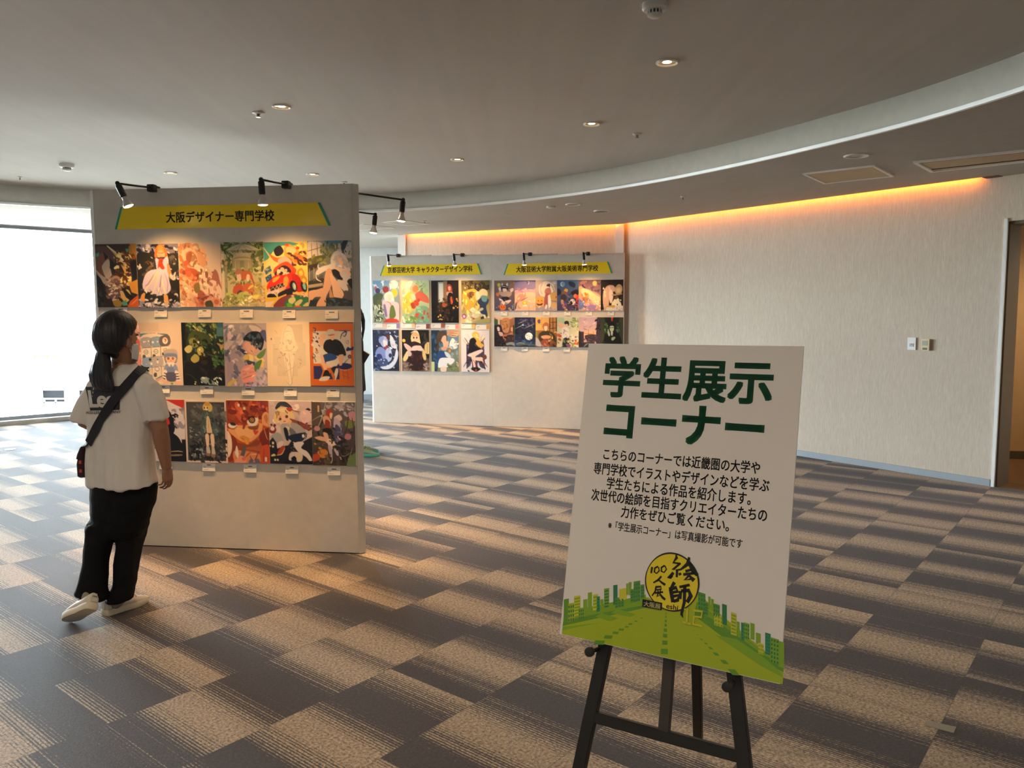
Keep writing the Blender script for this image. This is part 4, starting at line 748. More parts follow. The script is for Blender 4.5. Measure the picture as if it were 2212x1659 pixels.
COLART[1, 4] = ("g e6d2b4 e4d0b2;p d4c4ac 50 4 84 4 84 34 60 34 60 16 50 16;p d8c8b0 14 34 60 30 90 32 90 66 70 74 70 84 24 84 24 68 14 66;p dccdb6 20 24 40 22 40 40 20 40;b eedcc2 42 8 52 5 62 10 66 24 72 40 62 48 40 48 30 40 36 22;b f2e2ca 44 16 54 12 60 18 58 26 48 26;l c0ac94 1 36 38 42 14 52 5 62 12 70 38;l b8a48c .9 44 16 48 14 58 15;l a89888 1 48 20 50 20;l a89888 1 56 19 58 19;l b4a08c 1 44 30 50 28 56 30 62 34;l b8a694 .9 34 46 46 44 60 46 74 44;l a8988c 1.3 50 26 54 34 58 28;l b0a090 .9 42 38 54 44 66 38;b ecdcc4 40 52 64 52 60 72 56 94 48 96 44 72;l b4a490 .9 42 52 46 76 50 96;l b4a490 .9 64 52 60 76 56 96;l b09c88 1.2 52 48 54 72 57 96;l b8a894 .8 36 80 56 72 70 66;l b8a894 .8 30 50 24 60 34 70;l b8a894 .8 76 52 80 62 70 72;l b0a08c 1.4 18 42 26 42;e 5a4c50 12 26 1.2 1.6 0;l 9c8c84 1.2 34 54 26 56;l a09088 1.2 72 56 80 60;l b4a48e .9 26 18 20 12;n b8a894 18 5 60 28 30 78 64;l b0a08c 1 44 92 52 98 58 92",
                "nearly blank cream print with a faint line drawing of a girl")
COLART[1, 5] = ("g cf6a24 cf6a24;r 2c2c58 0 0 100 1.6;r 2c2c58 0 98.2 100 100;r ddd3c6 8 14 93 64;l c8beb0 .7 26 15 26 64;l c8beb0 .7 44 15 44 64;l c8beb0 .7 62 15 62 64;l c8beb0 .7 80 15 80 64;l c8beb0 .7 8 28 92 28;l c8beb0 .7 8 42 92 42;l c8beb0 .7 8 54 92 54;r 2c3066 8 68 66 88;r cf6a24 8 64 20 68;b cf6a24 24 64 40 66 48 74 40 84 30 90 22 88 28 76;l 2c3066 2.4 8 9 14 10 12 16 8 14 16 17;e 2c3066 19 18 2.2 1.7 0;l 2c3066 2 68 13.5 92 13.5;l 2c3066 2.2 70 26 74 18 84 15 80 22 76 20;b 2c3066 12 30 18 28 20 32 14 32;l 2c3066 1.8 4 28 9 29;l 2c3066 1.8 8 23 11 26;l 2c3066 1.8 15 21 15 25;l 2c3066 1.8 24 23 20 26;l 2c3066 1.8 27 28 22 29;l 2c3066 1.8 18 34 24 38;b ddd3c6 4 34 12 30 20 34 14 38 6 37;b ddd3c6 16 42 30 40 44 40 42 50 34 52 16 52;e cf6a24 16 44 2.4 2 0;l 2c3066 1.2 12 46 16 48 20 46;p 2c3066 14 40 18 42 13 42;l 2c3066 2 6 48 12 52 8 56 6 53 12 58 13 62;b 2c3066 82 44 86 38 92 40 100 37 100 42 90 44;l 6a6264 1 82 30 86 28 88 30 86 34 82 30;e 2c3066 90 53 4 3 0;e cf6a24 90 53 2 1.5 0;l 2c3066 1.2 76 64 88 56;b e8b896 22 24 30 18 38 20 36 26 32 28 30 36 24 36;b 201e22 32 34 38 28 52 26 66 28 76 36 82 50 74 52 64 52 46 50 32 42;b eac0a0 48 18 58 16 58 24 52 28 46 24;b d8d0c4 40 14 46 11 56 12 60 18 52 18 38 20;l a44a30 2 42 20 48 20 57 19;b e8b896 64 52 76 50 74 62 70 66 66 60;b 2a4a8c 28 52 44 48 60 52 62 60 50 64 36 66 28 58;b e8b896 24 50 30 52 34 62 38 72 32 74 26 62;b e8b896 22 62 36 64 52 68 50 70 34 70;b ddd3c6 36 62 56 58 64 54 62 66 46 68;e 2c3066 78 68 17 5 0;l d8d0c8 1 62 71 78 74 94 71;b e8b896 68 56 74 58 72 66 66 66;b 1c1c22 34 74 42 76 44 84 34 86 28 84;b d8d0c8 20 88 30 84 44 84 38 90 22 91;b 1c1c22 50 70 60 70 58 80 54 82;b d8d0c8 58 72 64 74 58 88 52 88;b cf6a24 46 72 52 78 56 84 54 90 48 82;l 8c3c20 .8 72 76 88 80;l 8c3c20 .8 72 82 90 86;l 8c3c20 .8 74 72 76 88;l 8c3c20 .8 84 72 86 90",
                "orange and navy print of a man in a bucket hat on the column")
# ---- third row
COLART[2, 1] = ("g c8342c c8342c;b e0d8dc 48 0 76 8 100 20 100 60 84 70 70 58 64 30 50 10;n b8b0c0 18 12 30 60 10 100 56;b 15151c 34 0 46 2 60 16 70 28 74 50 64 52 62 34 50 14;n 15151c 14 8 60 58 20 78 56;b d8a084 20 36 44 30 54 40 48 50 38 56 24 50;b a8483c 20 12 40 12 52 24 50 36 40 28 24 34;n 7c2c2c 12 8 60 24 12 52 34;n e8d8d4 5 6 60 36 20 56 44;b d49a7c 36 48 46 44 50 52 40 60 34 56;b 14161e 24 56 40 56 54 50 78 58 90 72 96 100 20 100;b e0d8d4 22 46 34 52 32 58 24 54;b d8d4dc 24 80 50 72 48 88 36 100 24 98;n a8a4b0 8 9 -40 26 78 48 98;r 15171f 90 64 100 100;l c8b484 1.8 60 84 80 83 92 84;l 8c7c5c 4 60 90 90 89", "red print of a winged man in black beside the woman's sleeve")
COLART[2, 2] = ("g e0c8bc e0c8bc;r 1c1c22 5 3 95 96;p 4a4b4a 6 4 94 4 94 95 6 95;n 6a6a66 40 12 30 8 5 92 40;n 34383a 50 12 50 8 30 92 94;n 7c7c78 22 6 40 8 50 92 94;n 26282c 40 10 30 8 60 92 94;b 4c5c5c 44 18 54 14 66 20 72 36 82 48 76 56 58 54 46 58 36 52 40 36;n 6c8080 22 8 70 42 18 78 54;n 2c3c40 14 8 80 42 20 78 54;b d8b860 44 10 50 4 58 3 66 8 66 15 60 18 52 14 46 16;b c89c48 46 6 54 3 62 6 56 9;b f0d8b8 48 11 54 10 58 12 54 16 49 15;e 2c2420 48 12 1.6 1.4 0;e 2c2420 55 12 1.8 1.4 0;b dcc4a0 52 28 58 26 62 40 64 52 52 52;l a88c6c 1 56 30 57 50;r 3a2826 46 52 66 55;b ecd0b8 48 55 56 55 55 74 50 74;b ecd0b8 60 55 68 55 68 74 62 74;b c8bcac 49 74 56 74 58 84 50 84;b c8bcac 62 74 68 75 70 86 62 86;b 8c7460 48 84 57 85 56 89 48 88;b 8c7460 60 86 69 86 69 91 60 90;l 5c6468 1.4 24 66 34 56 46 60 42 74 30 76 24 68;n 14161c 14 9 40 6 70 34 88;n 8c9490 10 6 40 8 74 40 90;l 15151a 1.4 4 66 20 78 34 90;n a0a09c 12 4 20 8 40 30 60",
                "framed dark print of a blond child in a grey-green coat")
COLART[2, 3] = ("g c45a2e b4502c;b e8a468 0 34 30 40 58 36 84 20 84 44 74 56 54 66 36 66 14 56 2 46;b f0b478 20 44 50 44 70 36 66 54 46 62 28 58;b 9c3c20 0 0 100 0 100 16 90 34 84 26 74 18 62 30 44 40 30 36 16 42 0 42;n d0643a 30 18 60 0 0 78 32;n 84301c 22 16 60 0 0 80 34;b e8a468 84 24 92 18 100 22 100 40 90 40 84 36;b c8824c 88 26 94 22 98 28 94 36;n a8442a 12 10 50 70 0 100 18;e e8dccc 30 8 3 2.4 0;e e0d89c 43 13 3 2.4 0;b 7a3c50 80 2 88 6 86 14 82 12;e e8605c 87 10 3 2.4 0;b eee2d4 48 34 58 28 74 28 74 34 66 40 54 40;e 2c1c1c 60 31 8 5.4 0;e d89c40 60 31 5.2 3.6 0;e 3a2018 60 31 3.4 2.4 0;e e8b048 60 31 1.8 1.3 0;l 2c1814 2 48 31 58 26 72 27;b 8c5438 50 42 70 40 76 36 72 46 56 46;b eee2d4 4 38 14 36 24 40 16 44 6 43;b 1c2a2e 8 36 18 36 22 40 12 40;l 7c4028 1.6 4 44 16 46 24 42;b d04840 62 48 66 46 70 48 74 47 72 52 66 54;b dc9440 30 58 40 56 52 60 52 64 48 80 42 86 44 70 36 64;l e8a83c 4 44 62 48 72 44 84;l 8c4a1c 1 34 60 40 62;b 7c2c24 80 50 100 44 100 70 84 72 76 62;l d8c078 1.4 88 44 92 56 96 62;b 8c4428 22 68 50 70 70 62 78 70 60 80 30 80;b b05c38 36 76 70 72 80 66 76 80 50 84;b 84301c 10 56 22 64 24 80 12 96 0 96 0 80;b f0d4c0 0 50 10 60 10 80 0 90;b d88858 14 82 34 80 70 84 80 90 70 100 20 100;l 8c3820 1.6 44 78 62 80 80 82;l 4c2018 2 52 88 62 96 74 80;l a0482c 2.4 42 90 54 82;b 5c6068 30 88 40 72 44 78 36 92;b e89c7c 20 94 32 88 44 94 40 100 16 100;e d87064 38 93 5 3 0;b e8dcd4 18 84 22 72 26 84 24 92;l e8d0c0 1.5 56 86 68 85;b 6c6480 50 96 56 92 62 95 70 92 76 96 72 100 52 100;e a89cb0 62 97 2.4 1.6 0;b c85430 78 78 90 70 100 74 100 100 80 100;l 8c3018 1.6 86 76 84 100;b e8dcd8 88 90 92 90 92 96 88 96",
                "orange print of a large red-haired face with golden eyes")
COLART[2, 4] = ("g d8c0bc c8b4b4;n e0ccc4 24 14 20 0 0 100 30;n c0a8b0 14 12 20 0 4 100 34;b 2c3040 16 12 24 3 40 2 52 8 54 12 40 10 30 8 22 14;b 3c4454 18 8 30 3 44 5 50 10 34 8;b ecd098 14 20 24 11 40 10 54 14 60 28 52 34 36 22 24 28 20 36 12 32;b f4e0b0 22 14 36 12 46 16 34 18;b f0c8a8 24 22 42 20 48 30 40 36 30 36 22 30;n d0a468 12 8 80 14 14 58 34;e 6a2c34 27 29 3 2 0;e 6a2c34 42 25 3.4 2.4 0;l b84840 2 34 33 40 32;b b44038 42 12 50 10 56 14 50 17 44 15;l 8c2c28 2 54 14 66 17 72 17;b 2c2c3c 86 14 92 11 98 14 100 19 92 17;e e8c8c8 86 24 14 10 0;n e0b8bc 12 9 20 70 14 100 40;b 8c4c48 48 28 70 32 90 38 100 44 90 46 70 40;n 6c3838 12 7 20 50 30 98 46;b a8a4a8 50 36 66 36 86 48 76 52 60 50;e dcd0c8 12 47 15 10 0;e 8c3038 8 46 9 6 0;e e8dcd0 8 44 5 3.6 0;s 7c2830 3 3 2 38 16 40;b b0aca8 28 38 44 36 52 44 60 52 40 62 32 54;b 6c6c74 46 42 58 46 64 54 54 60;b d8d0cc 40 40 48 42 46 46 40 45;b 1c2030 34 44 42 44 46 60 40 62;b 1c2a48 44 56 60 52 86 50 84 60 66 66 48 62;b e8dcd0 76 54 80 52 82 56 78 58;l e0d8d0 1.4 44 60 60 66 80 62 86 50;b a8a8ac 4 56 20 50 32 58 30 68 16 74 8 64;b dcd0cc 20 66 32 64 30 72 18 74;p 22242e 0 64 8 58 16 66 18 76 30 72 44 70 52 62 60 70 100 56 100 100 0 100;r e8d8b0 6 65 11 69;r e8d8b0 6 71 10 74;r e8d8b0 0 70 3 73;b a8402c 18 82 28 72 36 72 30 82 20 86;l e8c890 2 16 86 28 84 36 74;b e0d4d0 56 68 70 64 80 66 74 74 88 80 98 92 92 94 84 88 66 80;b d8ccc4 44 92 48 82 62 80 76 84 74 94 64 96 60 90 50 94;e e0cc90 68 89 5 3.6 0;b 141c30 50 90 58 87 62 92 52 94;r e8d8b0 10 92 14 95;r e8d8b0 16 92 20 95;b e8d4a0 4 86 10 84 14 87 4 88;s d8ccb0 4 1 44 70 60 90;r 14182a 34 96 100 100;l e0d4c4 1.2 86 54 100 55",
                "print of a blond girl in a navy beret over dark rooftops")
COLART[2, 5] = ("g 6c6468 3a322e;n a09ca0 30 10 20 10 0 100 22;n 3c342e 40 10 70 0 0 40 60;n c0b8c0 16 8 20 60 0 100 14;b 5c5048 0 0 20 0 18 30 0 36;r d8b484 14 6 18 16;l b0a8a0 2.4 34 0 24 24 12 44;l a8a098 1.6 0 30 20 22 34 18;b a8402c 34 14 42 11 48 16 46 26 40 24 38 30 33 24;b ecc8ac 42 18 48 18 46 26 42 25;b d8a488 26 24 36 22 44 30 42 40 34 38 28 34;b 8c3c2c 32 28 42 32 40 44 30 42;b 1c1a1c 26 42 44 42 46 50 36 52 26 48;b e0b498 26 48 36 50 38 62 32 64 28 56;b dcb094 6 56 20 54 36 58 34 62 16 60;b d8c4c0 52 24 64 20 70 26 64 30 54 30;b c0b0c8 52 26 62 28 68 40 64 52 54 50 50 40;b 4c4c78 54 36 64 40 72 54 70 72 58 74 52 58;n 6c6c98 14 9 70 52 32 72 74;b e8d0c8 34 60 46 58 54 66 58 74 50 74 40 72;b b8a8b8 36 70 44 70 46 90 42 96 40 84;b c0b0c0 48 72 56 74 66 88 64 92 56 84;b d8b4a0 58 54 66 54 64 60;n 2c2824 46 10 40 40 40 100 96;b c894a0 84 18 94 14 100 18 100 28 90 30;e c08c94 12 42 7 4 0;e b87c88 82 54 8 5 0;b 7c8448 76 30 92 28 100 34 92 40 80 40;l 3c3430 2.4 84 22 80 40 70 60;l 3c3430 2.4 92 24 96 44 88 60;b d0842c 12 78 28 74 36 80 28 88 16 86;b b84c28 0 84 14 82 16 90 0 94;n d8a048 8 5 20 2 64 30 84;n 6c5c44 20 8 20 0 60 40 100;l 8c7c70 2 92 70 86 84 80 90;l a09078 1.2 64 84 76 84 88 78;b 6c8454 78 98 84 86 96 80 100 78 100 100 80 100;r 4c4038 54 84 62 100",
                "crowded print of two girls among flowers and machinery")
# ---- far left board: 4 x 2
FL = {}
FL[0, 0] = ("g 7aa4c8 8c9470;e f4ecd0 80 10 16 10 0;n d8e4ec 16 14 30 0 0 100 30;e c05c58 12 18 5 4 0;e 8c3c44 50 22 12 8 0;e 4a4470 20 25 9 7 0;e e8b83c 82 30 12 10 0;b 4c5c40 0 40 20 30 40 34 30 50 8 60;b 5c6444 16 48 34 50 36 78 22 80;b f0e0d4 44 36 56 28 72 28 80 40 80 56 60 60 48 56;b f4d4c0 56 36 70 34 72 44 62 48;b dcc8cc 40 46 60 54 80 50 100 60 94 100 60 96 44 84 36 62;l b84848 2 52 50 66 54 70 62;b 6c7c3c 66 64 78 60 86 84 64 92;n c8d0b0 26 12 60 0 56 40 100;n 34402c 16 10 60 0 60 40 100;b c8402c 44 96 60 90 90 92 94 100 44 100;b 8c78a0 40 60 48 58 54 84 46 84", "fairy-tale print of a pale girl with floating fruit, top left of the far board")
FL[0, 1] = ("g d8dca8 9cb88c;n e8ecc8 24 18 120 0 0 40 50;n a8c888 20 16 120 50 0 100 30;b e8b89c 30 20 50 8 58 18 46 34;b f0cc48 4 46 18 32 38 26 46 44 44 64 26 78 6 74;n f8e48c 20 12 60 4 34 46 76;b d88c4c 40 18 52 12 62 20 54 28 42 26;b d86c54 48 34 64 26 84 32 98 44 98 54 76 50 54 44;b f4d8b4 32 34 46 32 50 42 40 48;s dc5838 10 6 36 46 66 62;b 7cac88 54 66 80 60 100 70 100 100 60 100 50 86;n 90bc94 16 12 30 50 64 100 100;s e05840 7 5 46 76 62 92;s d86050 6 4 70 64 100 90;n 84b858 22 12 50 0 78 50 100;n f0f0c8 10 9 60 0 80 40 96", "bright yellow-green print of an embracing couple in flowing robes")
FL[0, 2] = ("g 241a14 120d0b;r b4b09c 26 4 48 52;r d8dcd8 29 8 46 50;r 8c7450 44 2 58 60;l 2c241c 3 24 0 24 60;n 4c3c24 24 8 90 22 40 50 70;b a43c2c 56 16 64 9 74 14 76 28 60 30;b e8b49c 62 16 70 15 70 23 64 24;b c8a090 56 28 76 28 74 36 58 36;b 14100f 60 36 80 36 84 96 66 96;b d8583c 70 40 78 40 78 52 72 56;s f0b860 10 2.2 24 62 46 92;s e8a850 6 2.6 80 26 96 70;n 4c3018 20 10 90 50 30 80 90;n 3c2818 12 10 0 24 56 60 90;b b8502c 40 54 52 54 52 62 42 62", "dark print of a red-hooded reader beside a tall lit window")
FL[0, 3] = ("g 6c5c30 c8b878;n 3c3420 24 14 30 0 0 100 20;b e0b040 4 34 20 24 44 20 60 28 56 44 44 62 24 76 10 60;n f0cc6c 20 12 60 6 24 58 70;b 9c6c44 22 30 40 26 46 34 34 40 22 38;n 6c4830 8 8 20 20 26 46 40;b f0e0b8 52 28 66 28 68 40 54 46;b e8d8a8 62 28 76 20 92 26 90 40 72 38;b 2c3c5c 58 50 76 38 96 44 96 52 88 62 92 84 68 84 66 60;b 6c9ca8 72 36 92 38 88 50 74 48;b 24242c 70 84 82 84 84 94 70 96;e b83c34 40 88 10 4 -15;e b83c34 30 80 6 3 -10;b d8d4a8 40 76 60 70 66 82 50 88 36 84;n e8e0b4 24 12 20 0 66 100 100;e 9c4c90 10 84 8 6 0;e f0e0d8 10 84 4 3 0;s f0e0b0 8 2 10 8 60 20;b a8a068 62 92 100 88 100 100 40 100", "golden print of two figures whirling, top right of the far left board")
FL[1, 0] = ("g 2c3450 1c2238;n 5c6c94 30 10 40 0 0 100 100;n 10142a 30 12 40 0 0 100 100;b a8b4d8 26 24 36 16 52 18 58 30 52 44 36 40;b 8c9cd0 24 22 34 16 44 20 34 30 26 32;b e8d8d8 40 26 54 28 54 40 44 42;b 9c3c38 44 40 56 38 58 48 48 48;b d0d4e0 66 14 78 20 88 36 92 46 70 40;b 7c8cc4 10 56 24 42 44 46 54 60 48 74 30 68 16 68;b a8b8e0 50 48 66 44 72 56 70 72 54 78 48 62;b 24386c 16 60 32 60 36 72 20 74;e 1c2848 66 62 6 5 0;b d4dcec 90 46 96 60 88 78 70 92 44 96 28 90 56 86 78 72;b 3c4c78 14 76 50 70 56 84 30 88;s c8d8f0 14 2.4 4 4 96 98;e 2c4474 22 92 7 4 0;s f0f0f8 8 1.6 10 10 90 96;b 5c3028 52 12 64 14 62 22 54 22;n c0cce8 12 8 40 60 12 94 44", "deep blue print of a curled moonlit figure, bottom left of the far board")
FL[1, 1] = ("g 2a1c16 6c5448;r 1c1410 0 0 100 68;n 48382c 20 14 120 60 4 100 50;e e8b848 8 26 6 4 0;b e8c880 84 36 100 30 100 56 84 54;l 5c4c3c 1.4 92 32 92 56;b f0d090 34 24 36 12 48 4 62 8 66 22 68 32 58 34 40 32;b f0c4a4 40 14 60 14 60 26 48 30 40 24;e 3c2420 44 19 2.6 2.4 0;e 3c2420 55 19 2.6 2.4 0;b d8a878 38 10 50 6 62 12 60 17 50 14 40 17;l f0e4dc 3 34 8 44 4 54 3 62 8;b 2c1a16 32 32 48 28 68 34 70 46 40 48;b e8b8b0 8 34 18 34 34 42 40 50 28 52 14 44;b f0c8bc 40 40 68 38 74 50 40 52;b 2a1410 28 54 44 50 72 52 84 70 86 90 60 98 30 94 18 76;n 4c2018 14 12 90 24 54 84 94;b e8c888 4 70 16 54 26 50 22 68 10 76;b e8c888 76 44 86 56 88 70 80 72 74 58;e c8b4b0 28 58 8 6 0;n 8c746c 24 10 0 0 80 30 98;n a08c84 16 10 0 76 82 100 98", "brown print of a smiling maid in a dark dress, second on the bottom row")
FL[1, 2] = ("g 5c84a8 7c8464;b 24384c 0 0 30 0 26 60 20 100 0 100;n 38587c 16 14 70 0 0 30 90;b d8b48c 56 0 100 0 92 16 58 12;l 8c4838 2.4 58 3 98 3;l 8c4838 2.4 58 7 96 8;l 8c4838 2.4 60 11 92 14;b 3c5470 40 0 56 0 56 30 40 30;b f0f0f0 66 34 76 20 86 24 94 36 90 44 70 44;n dce4ec 12 10 20 60 30 100 50;b 5c4838 24 8 38 3 54 8 58 22 46 26 34 40 20 44;b e8bc9c 42 16 54 14 56 26 64 28 58 44 44 44 36 30;b 54748c 28 32 40 28 44 40 34 44;n 4c3828 10 10 90 18 10 36 44;b d8a488 36 42 56 40 54 48 40 48;b 2c4c84 26 52 50 52 60 66 58 84 30 90 22 76;b e8ecf0 30 70 48 66 80 68 82 76 60 88 36 90 24 88;b d0dce8 48 52 64 56 72 66 56 64;l 4c3c34 2 54 50 84 50;s d8883c 3 3 64 46 72 50;n 8c9890 12 10 90 74 36 100 70;b f0d4c4 34 90 54 88 52 100 36 100;r c8d498 0 76 12 100;n 6c7c50 18 10 10 56 76 100 100;n d0b898 6 6 20 90 70 100 88", "blue print of a girl in an apron drinking tea, third on the bottom row")
FL[1, 3] = ("g e4dce0 e4dce0;p 4a4056 18 32 80 26 84 90 18 92;n 7c6c8c 14 9 40 20 34 82 60;n 241c28 20 9 40 20 60 84 92;b e8bc58 38 10 48 3 60 6 66 16 60 22 46 20;b e0ac4c 44 18 60 20 72 30 80 36 70 42 54 34;n f4d48c 14 7 30 40 4 78 38;b 1a1418 30 24 44 18 54 26 50 36 72 46 62 54 34 54 20 56 28 42;b f0ccb4 8 20 20 32 30 32 22 34 10 28;l 241a1e 2 12 18 28 34;l 241a1e 2 84 18 70 32;l b4a8b0 1.2 22 10 34 22;l b4a8b0 1.2 76 10 66 24;b f0d4d0 22 60 44 52 70 46 76 50 60 58 40 64;b f4d0bc 36 62 50 58 50 80 52 96 46 96 40 76;b f4d0bc 46 66 66 64 76 66 78 80 74 74 52 72;l c83c34 2.4 76 68 82 80 80 84;l b83030 2 40 70 50 80 50 96;b 6c4430 74 60 86 58 90 66 80 70;b d8d4dc 20 92 32 84 36 74 38 88 26 96;b d8d4dc 60 76 66 86 80 94 70 96 58 86;l 1a1418 2.4 8 88 24 70;l 1a1418 2.4 92 88 76 70;b 1a1418 34 92 50 88 68 92 52 99;e c83c34 52 95 3 3 0", "white print of a falling blonde figure in black, bottom right of the eight")
# ---- far right board: 6 x 2
FRt = {}
FRt[0, 0] = ("g 86685c 4c4664;s d8b848 6 2 4 4 96 40;e c8c848 24 15 8 6 0;b e8dcd4 36 16 40 8 44 16;b e8dcd4 58 16 66 8 66 20;b 1c1a20 34 26 40 18 58 16 68 24 66 32 50 30 38 32;l d8d0d0 2.4 34 22 50 20 66 24;b f0d4c0 42 28 60 28 60 38 48 40;b b89c88 26 34 42 38 66 36 86 42 74 54 40 52 24 42;b f0d8cc 22 26 32 22 34 34 26 34;b 242230 38 56 66 54 74 66 50 70 40 64;b f0d8cc 24 60 40 64 52 76 44 80;b f0d0bc 50 70 76 64 82 68 58 80;e d87c38 18 46 8 6 0;n 8c8894 20 9 40 6 60 94 88;b dc6a2c 26 84 40 80 56 84 54 96 34 98;e 3c1c14 36 88 2 1.6 0;e 3c1c14 48 88 2 1.6 0;s e0b888 3 4 60 90 90 98;b d8c8c0 78 30 92 26 94 34 82 40", "small purple print of a cat-eared boy with pumpkins, first of the top row")
FRt[0, 1] = ("g 4c4c80 f0b088;b 8078a8 0 8 100 8 100 32 0 36;b d8a0a8 0 34 60 30 100 34 100 50 0 50;n b888a8 12 14 0 0 26 100 44;b f0c0a0 0 48 100 44 100 100 0 100;e f4ecc0 64 9 5 5 0;e 5c588c 62 8.5 4.5 4.5 0;b d89484 14 56 24 46 36 44 40 38 50 40 54 52 44 62 24 70 10 80;e f0d0b8 44 44 4 4 0;l 4c3c4c 2.6 30 68 46 62 62 56;e f0b830 48 74 12 7 0;e f8e078 48 74 7 4 0;b 3c3444 4 78 10 72 8 90 2 96;r c88468 14 84 15 100;r c88468 90 84 91 100;r a86c5c 68 82 70 100;n f4d0b0 12 12 0 0 60 100 96", "small sunset print of a rider with a glowing lantern under a crescent moon")
FRt[0, 2] = ("g b0a09c a898a0;n d0c4bc 16 14 30 0 0 100 50;b d8ccbc 16 20 30 10 50 4 80 14 86 34 70 50 36 54 18 44;b b8acb0 22 18 36 10 26 30 34 46 24 42;l 4c444c 2 60 12 74 18 82 30 84 42;b 2c2a32 52 16 64 12 68 18 64 24 54 22;b e8d4c8 54 22 62 22 62 30 54 30;b a86c68 46 30 66 26 72 44 60 48 44 44;b 9c5454 46 46 64 48 56 80 40 82;b e0dcdc 58 52 68 52 72 82 60 84;b e8e0e0 48 80 54 82 50 94 44 92;b e8e0e0 62 82 68 82 66 96 62 94;b e0a04c 0 62 14 54 32 56 40 66 38 82 20 88 4 84;b 4c2c1c 6 76 20 78 34 74 28 82 12 82;p 4c2c1c 10 66 16 66 14 70;p 4c2c1c 26 66 32 66 30 70;b b8945c 70 44 84 40 100 44 100 66 80 70 70 60;b c8a468 70 80 86 74 100 80 100 92 78 92;l 3c2c24 2 72 68 98 70;p 3c2c24 92 54 98 54 94 60;n c0b0b4 10 10 0 0 88 100 98", "small grey print of a tall man in a red robe between pumpkins")
FRt[0, 3] = ("g 4c6c94 3c3858;n 34507c 16 14 30 0 20 100 60;e d8e4e4 26 14 10 8 0;e 7ca0bc 29 13.5 8.5 7 0;b 24304c 52 8 66 6 84 14 80 26 60 20;b 1c2440 0 30 14 30 20 44 0 50;b d8a44c 32 34 40 28 50 32 46 40 36 40;b 7c5c4c 20 40 34 36 48 42 40 50 24 46;b 34303c 16 52 34 46 44 56 36 70 20 66;b b88c70 18 66 30 66 34 82 48 96 40 100 26 88;b 1c2030 64 40 84 32 100 36 96 48 72 50;b e8743c 76 50 88 46 92 56 82 60;b c84838 88 56 100 50 100 88 84 84;b e0d0d0 56 68 72 62 84 70 80 80 64 80;b 14141c 60 70 72 70 70 80 62 78;n 6c4470 24 9 40 20 70 100 98;n 24243c 24 9 40 40 60 100 98;l c86c50 2 44 46 60 58;s f0e0a0 8 1.6 40 70 90 98", "small midnight blue print of two figures in hats under a pale moon")
FRt[0, 4] = ("g 6c5064 c8a8b8;n a0706c 16 14 20 0 0 100 30;n 4c3c54 14 14 20 0 6 100 40;b d8a888 0 26 30 28 60 36 100 56 100 100 0 100;e f0c070 72 12 10 8 0;b f0dca8 10 30 40 32 80 50 96 60 80 80 40 60 20 50;e e8883c 30 64 13 9 0;e f0a858 38 50 9 7 0;n e07c38 14 8 60 16 40 50 76;b 6c84bc 0 60 16 70 24 84 10 96 0 90;n 8c84c0 26 10 40 0 60 60 100;n e8b8c8 22 10 30 20 76 100 100;n f4e8c8 16 8 30 40 50 96 86;b a888c0 50 80 80 84 70 96 44 96;s f4e8e0 8 2 10 50 90 96;n d890a0 10 8 20 40 88 100 100", "small print of an orange-dressed figure over lilac clouds")
FRt[0, 5] = ("g 241c1c 1c1614;b d8b49c 10 60 14 36 30 20 52 18 64 26 62 38 48 40 40 56 34 90 16 94;n ecd0b8 16 14 80 12 22 60 90;b f0d8c8 38 36 50 34 56 50 50 74 40 70;b d8b078 64 28 76 16 90 18 96 30 90 44 74 48 64 40;b e8cc9c 70 30 86 26 88 38 76 42;n 4c3020 6 8 30 50 44 100 54;b b89468 52 48 90 44 92 48 56 52;b f0e8c8 50 76 62 62 76 58 90 76 88 90 50 90;e 2c2420 74 80 2.6 2.6 0;b 6c4c34 62 56 74 52 78 58 66 64;b e0d8cc 30 88 60 86 100 84 100 100 30 100;n b8a8a0 10 8 20 40 86 100 98;e 1c1c24 88 66 6 6 0;e e0e0e0 88 66 3 3 0;b c8a040 30 84 60 82 60 88 30 88;l c8b090 2 0 96 14 98 30 92", "small dark print of a long-haired ghostly figure with an owl, end of the top row")
FRt[1, 0] = ("g b87c54 4c342c;b e8b890 10 0 90 0 70 8 20 8;b d0905c 40 8 74 6 70 50 40 46;n a86c40 16 9 0 40 10 74 46;b 3c5c34 0 8 16 8 18 26 4 26;r d8c4b0 20 6 28 40;b 2c2024 0 34 14 26 34 28 44 50 60 70 54 100 0 100;b e8d0c4 16 34 26 34 28 46 18 46;b e0b8a8 22 50 40 52 44 62 30 64;b c87858 44 60 64 58 90 50 94 56 66 72 60 80 46 74;b e8a878 82 36 94 34 98 46 84 48;b 24401c 92 30 100 30 100 60 92 54;b 3c2c2c 60 64 90 60 100 70 100 100 64 100;n 58403c 12 12 80 40 66 100 100;n 14100f 12 12 70 0 60 50 100;b 8c9898 60 88 90 84 100 92 100 97 80 93 62 95", "small warm print of a reclining man by a bookcase, first of the lower row")
FRt[1, 1] = ("g 22243c 1c2c50;n 4c4c74 24 10 30 20 4 100 30;n 14162a 20 14 20 0 30 100 80;l e8e0c8 1.6 0 40 24 32 44 24;l e8e0c8 1.6 16 22 36 16 52 10;l e8e0c8 1.6 46 38 70 30 92 22;e 94b8dc 40 26 5 3 0;e e8ecec 68 64 17.5 12.5 0;n a8b8c8 12 6 30 56 56 80 74;s c8d4f0 22 .8 0 0 100 90;n 34547c 20 12 0 0 78 100 96;b 4c5c60 8 88 30 84 60 88 100 92 100 96 60 93 20 96;l 98a8a8 2 10 90 30 86 50 90;r 10121c 0 97 100 100", "small night-sky print of a full moon and shooting stars")
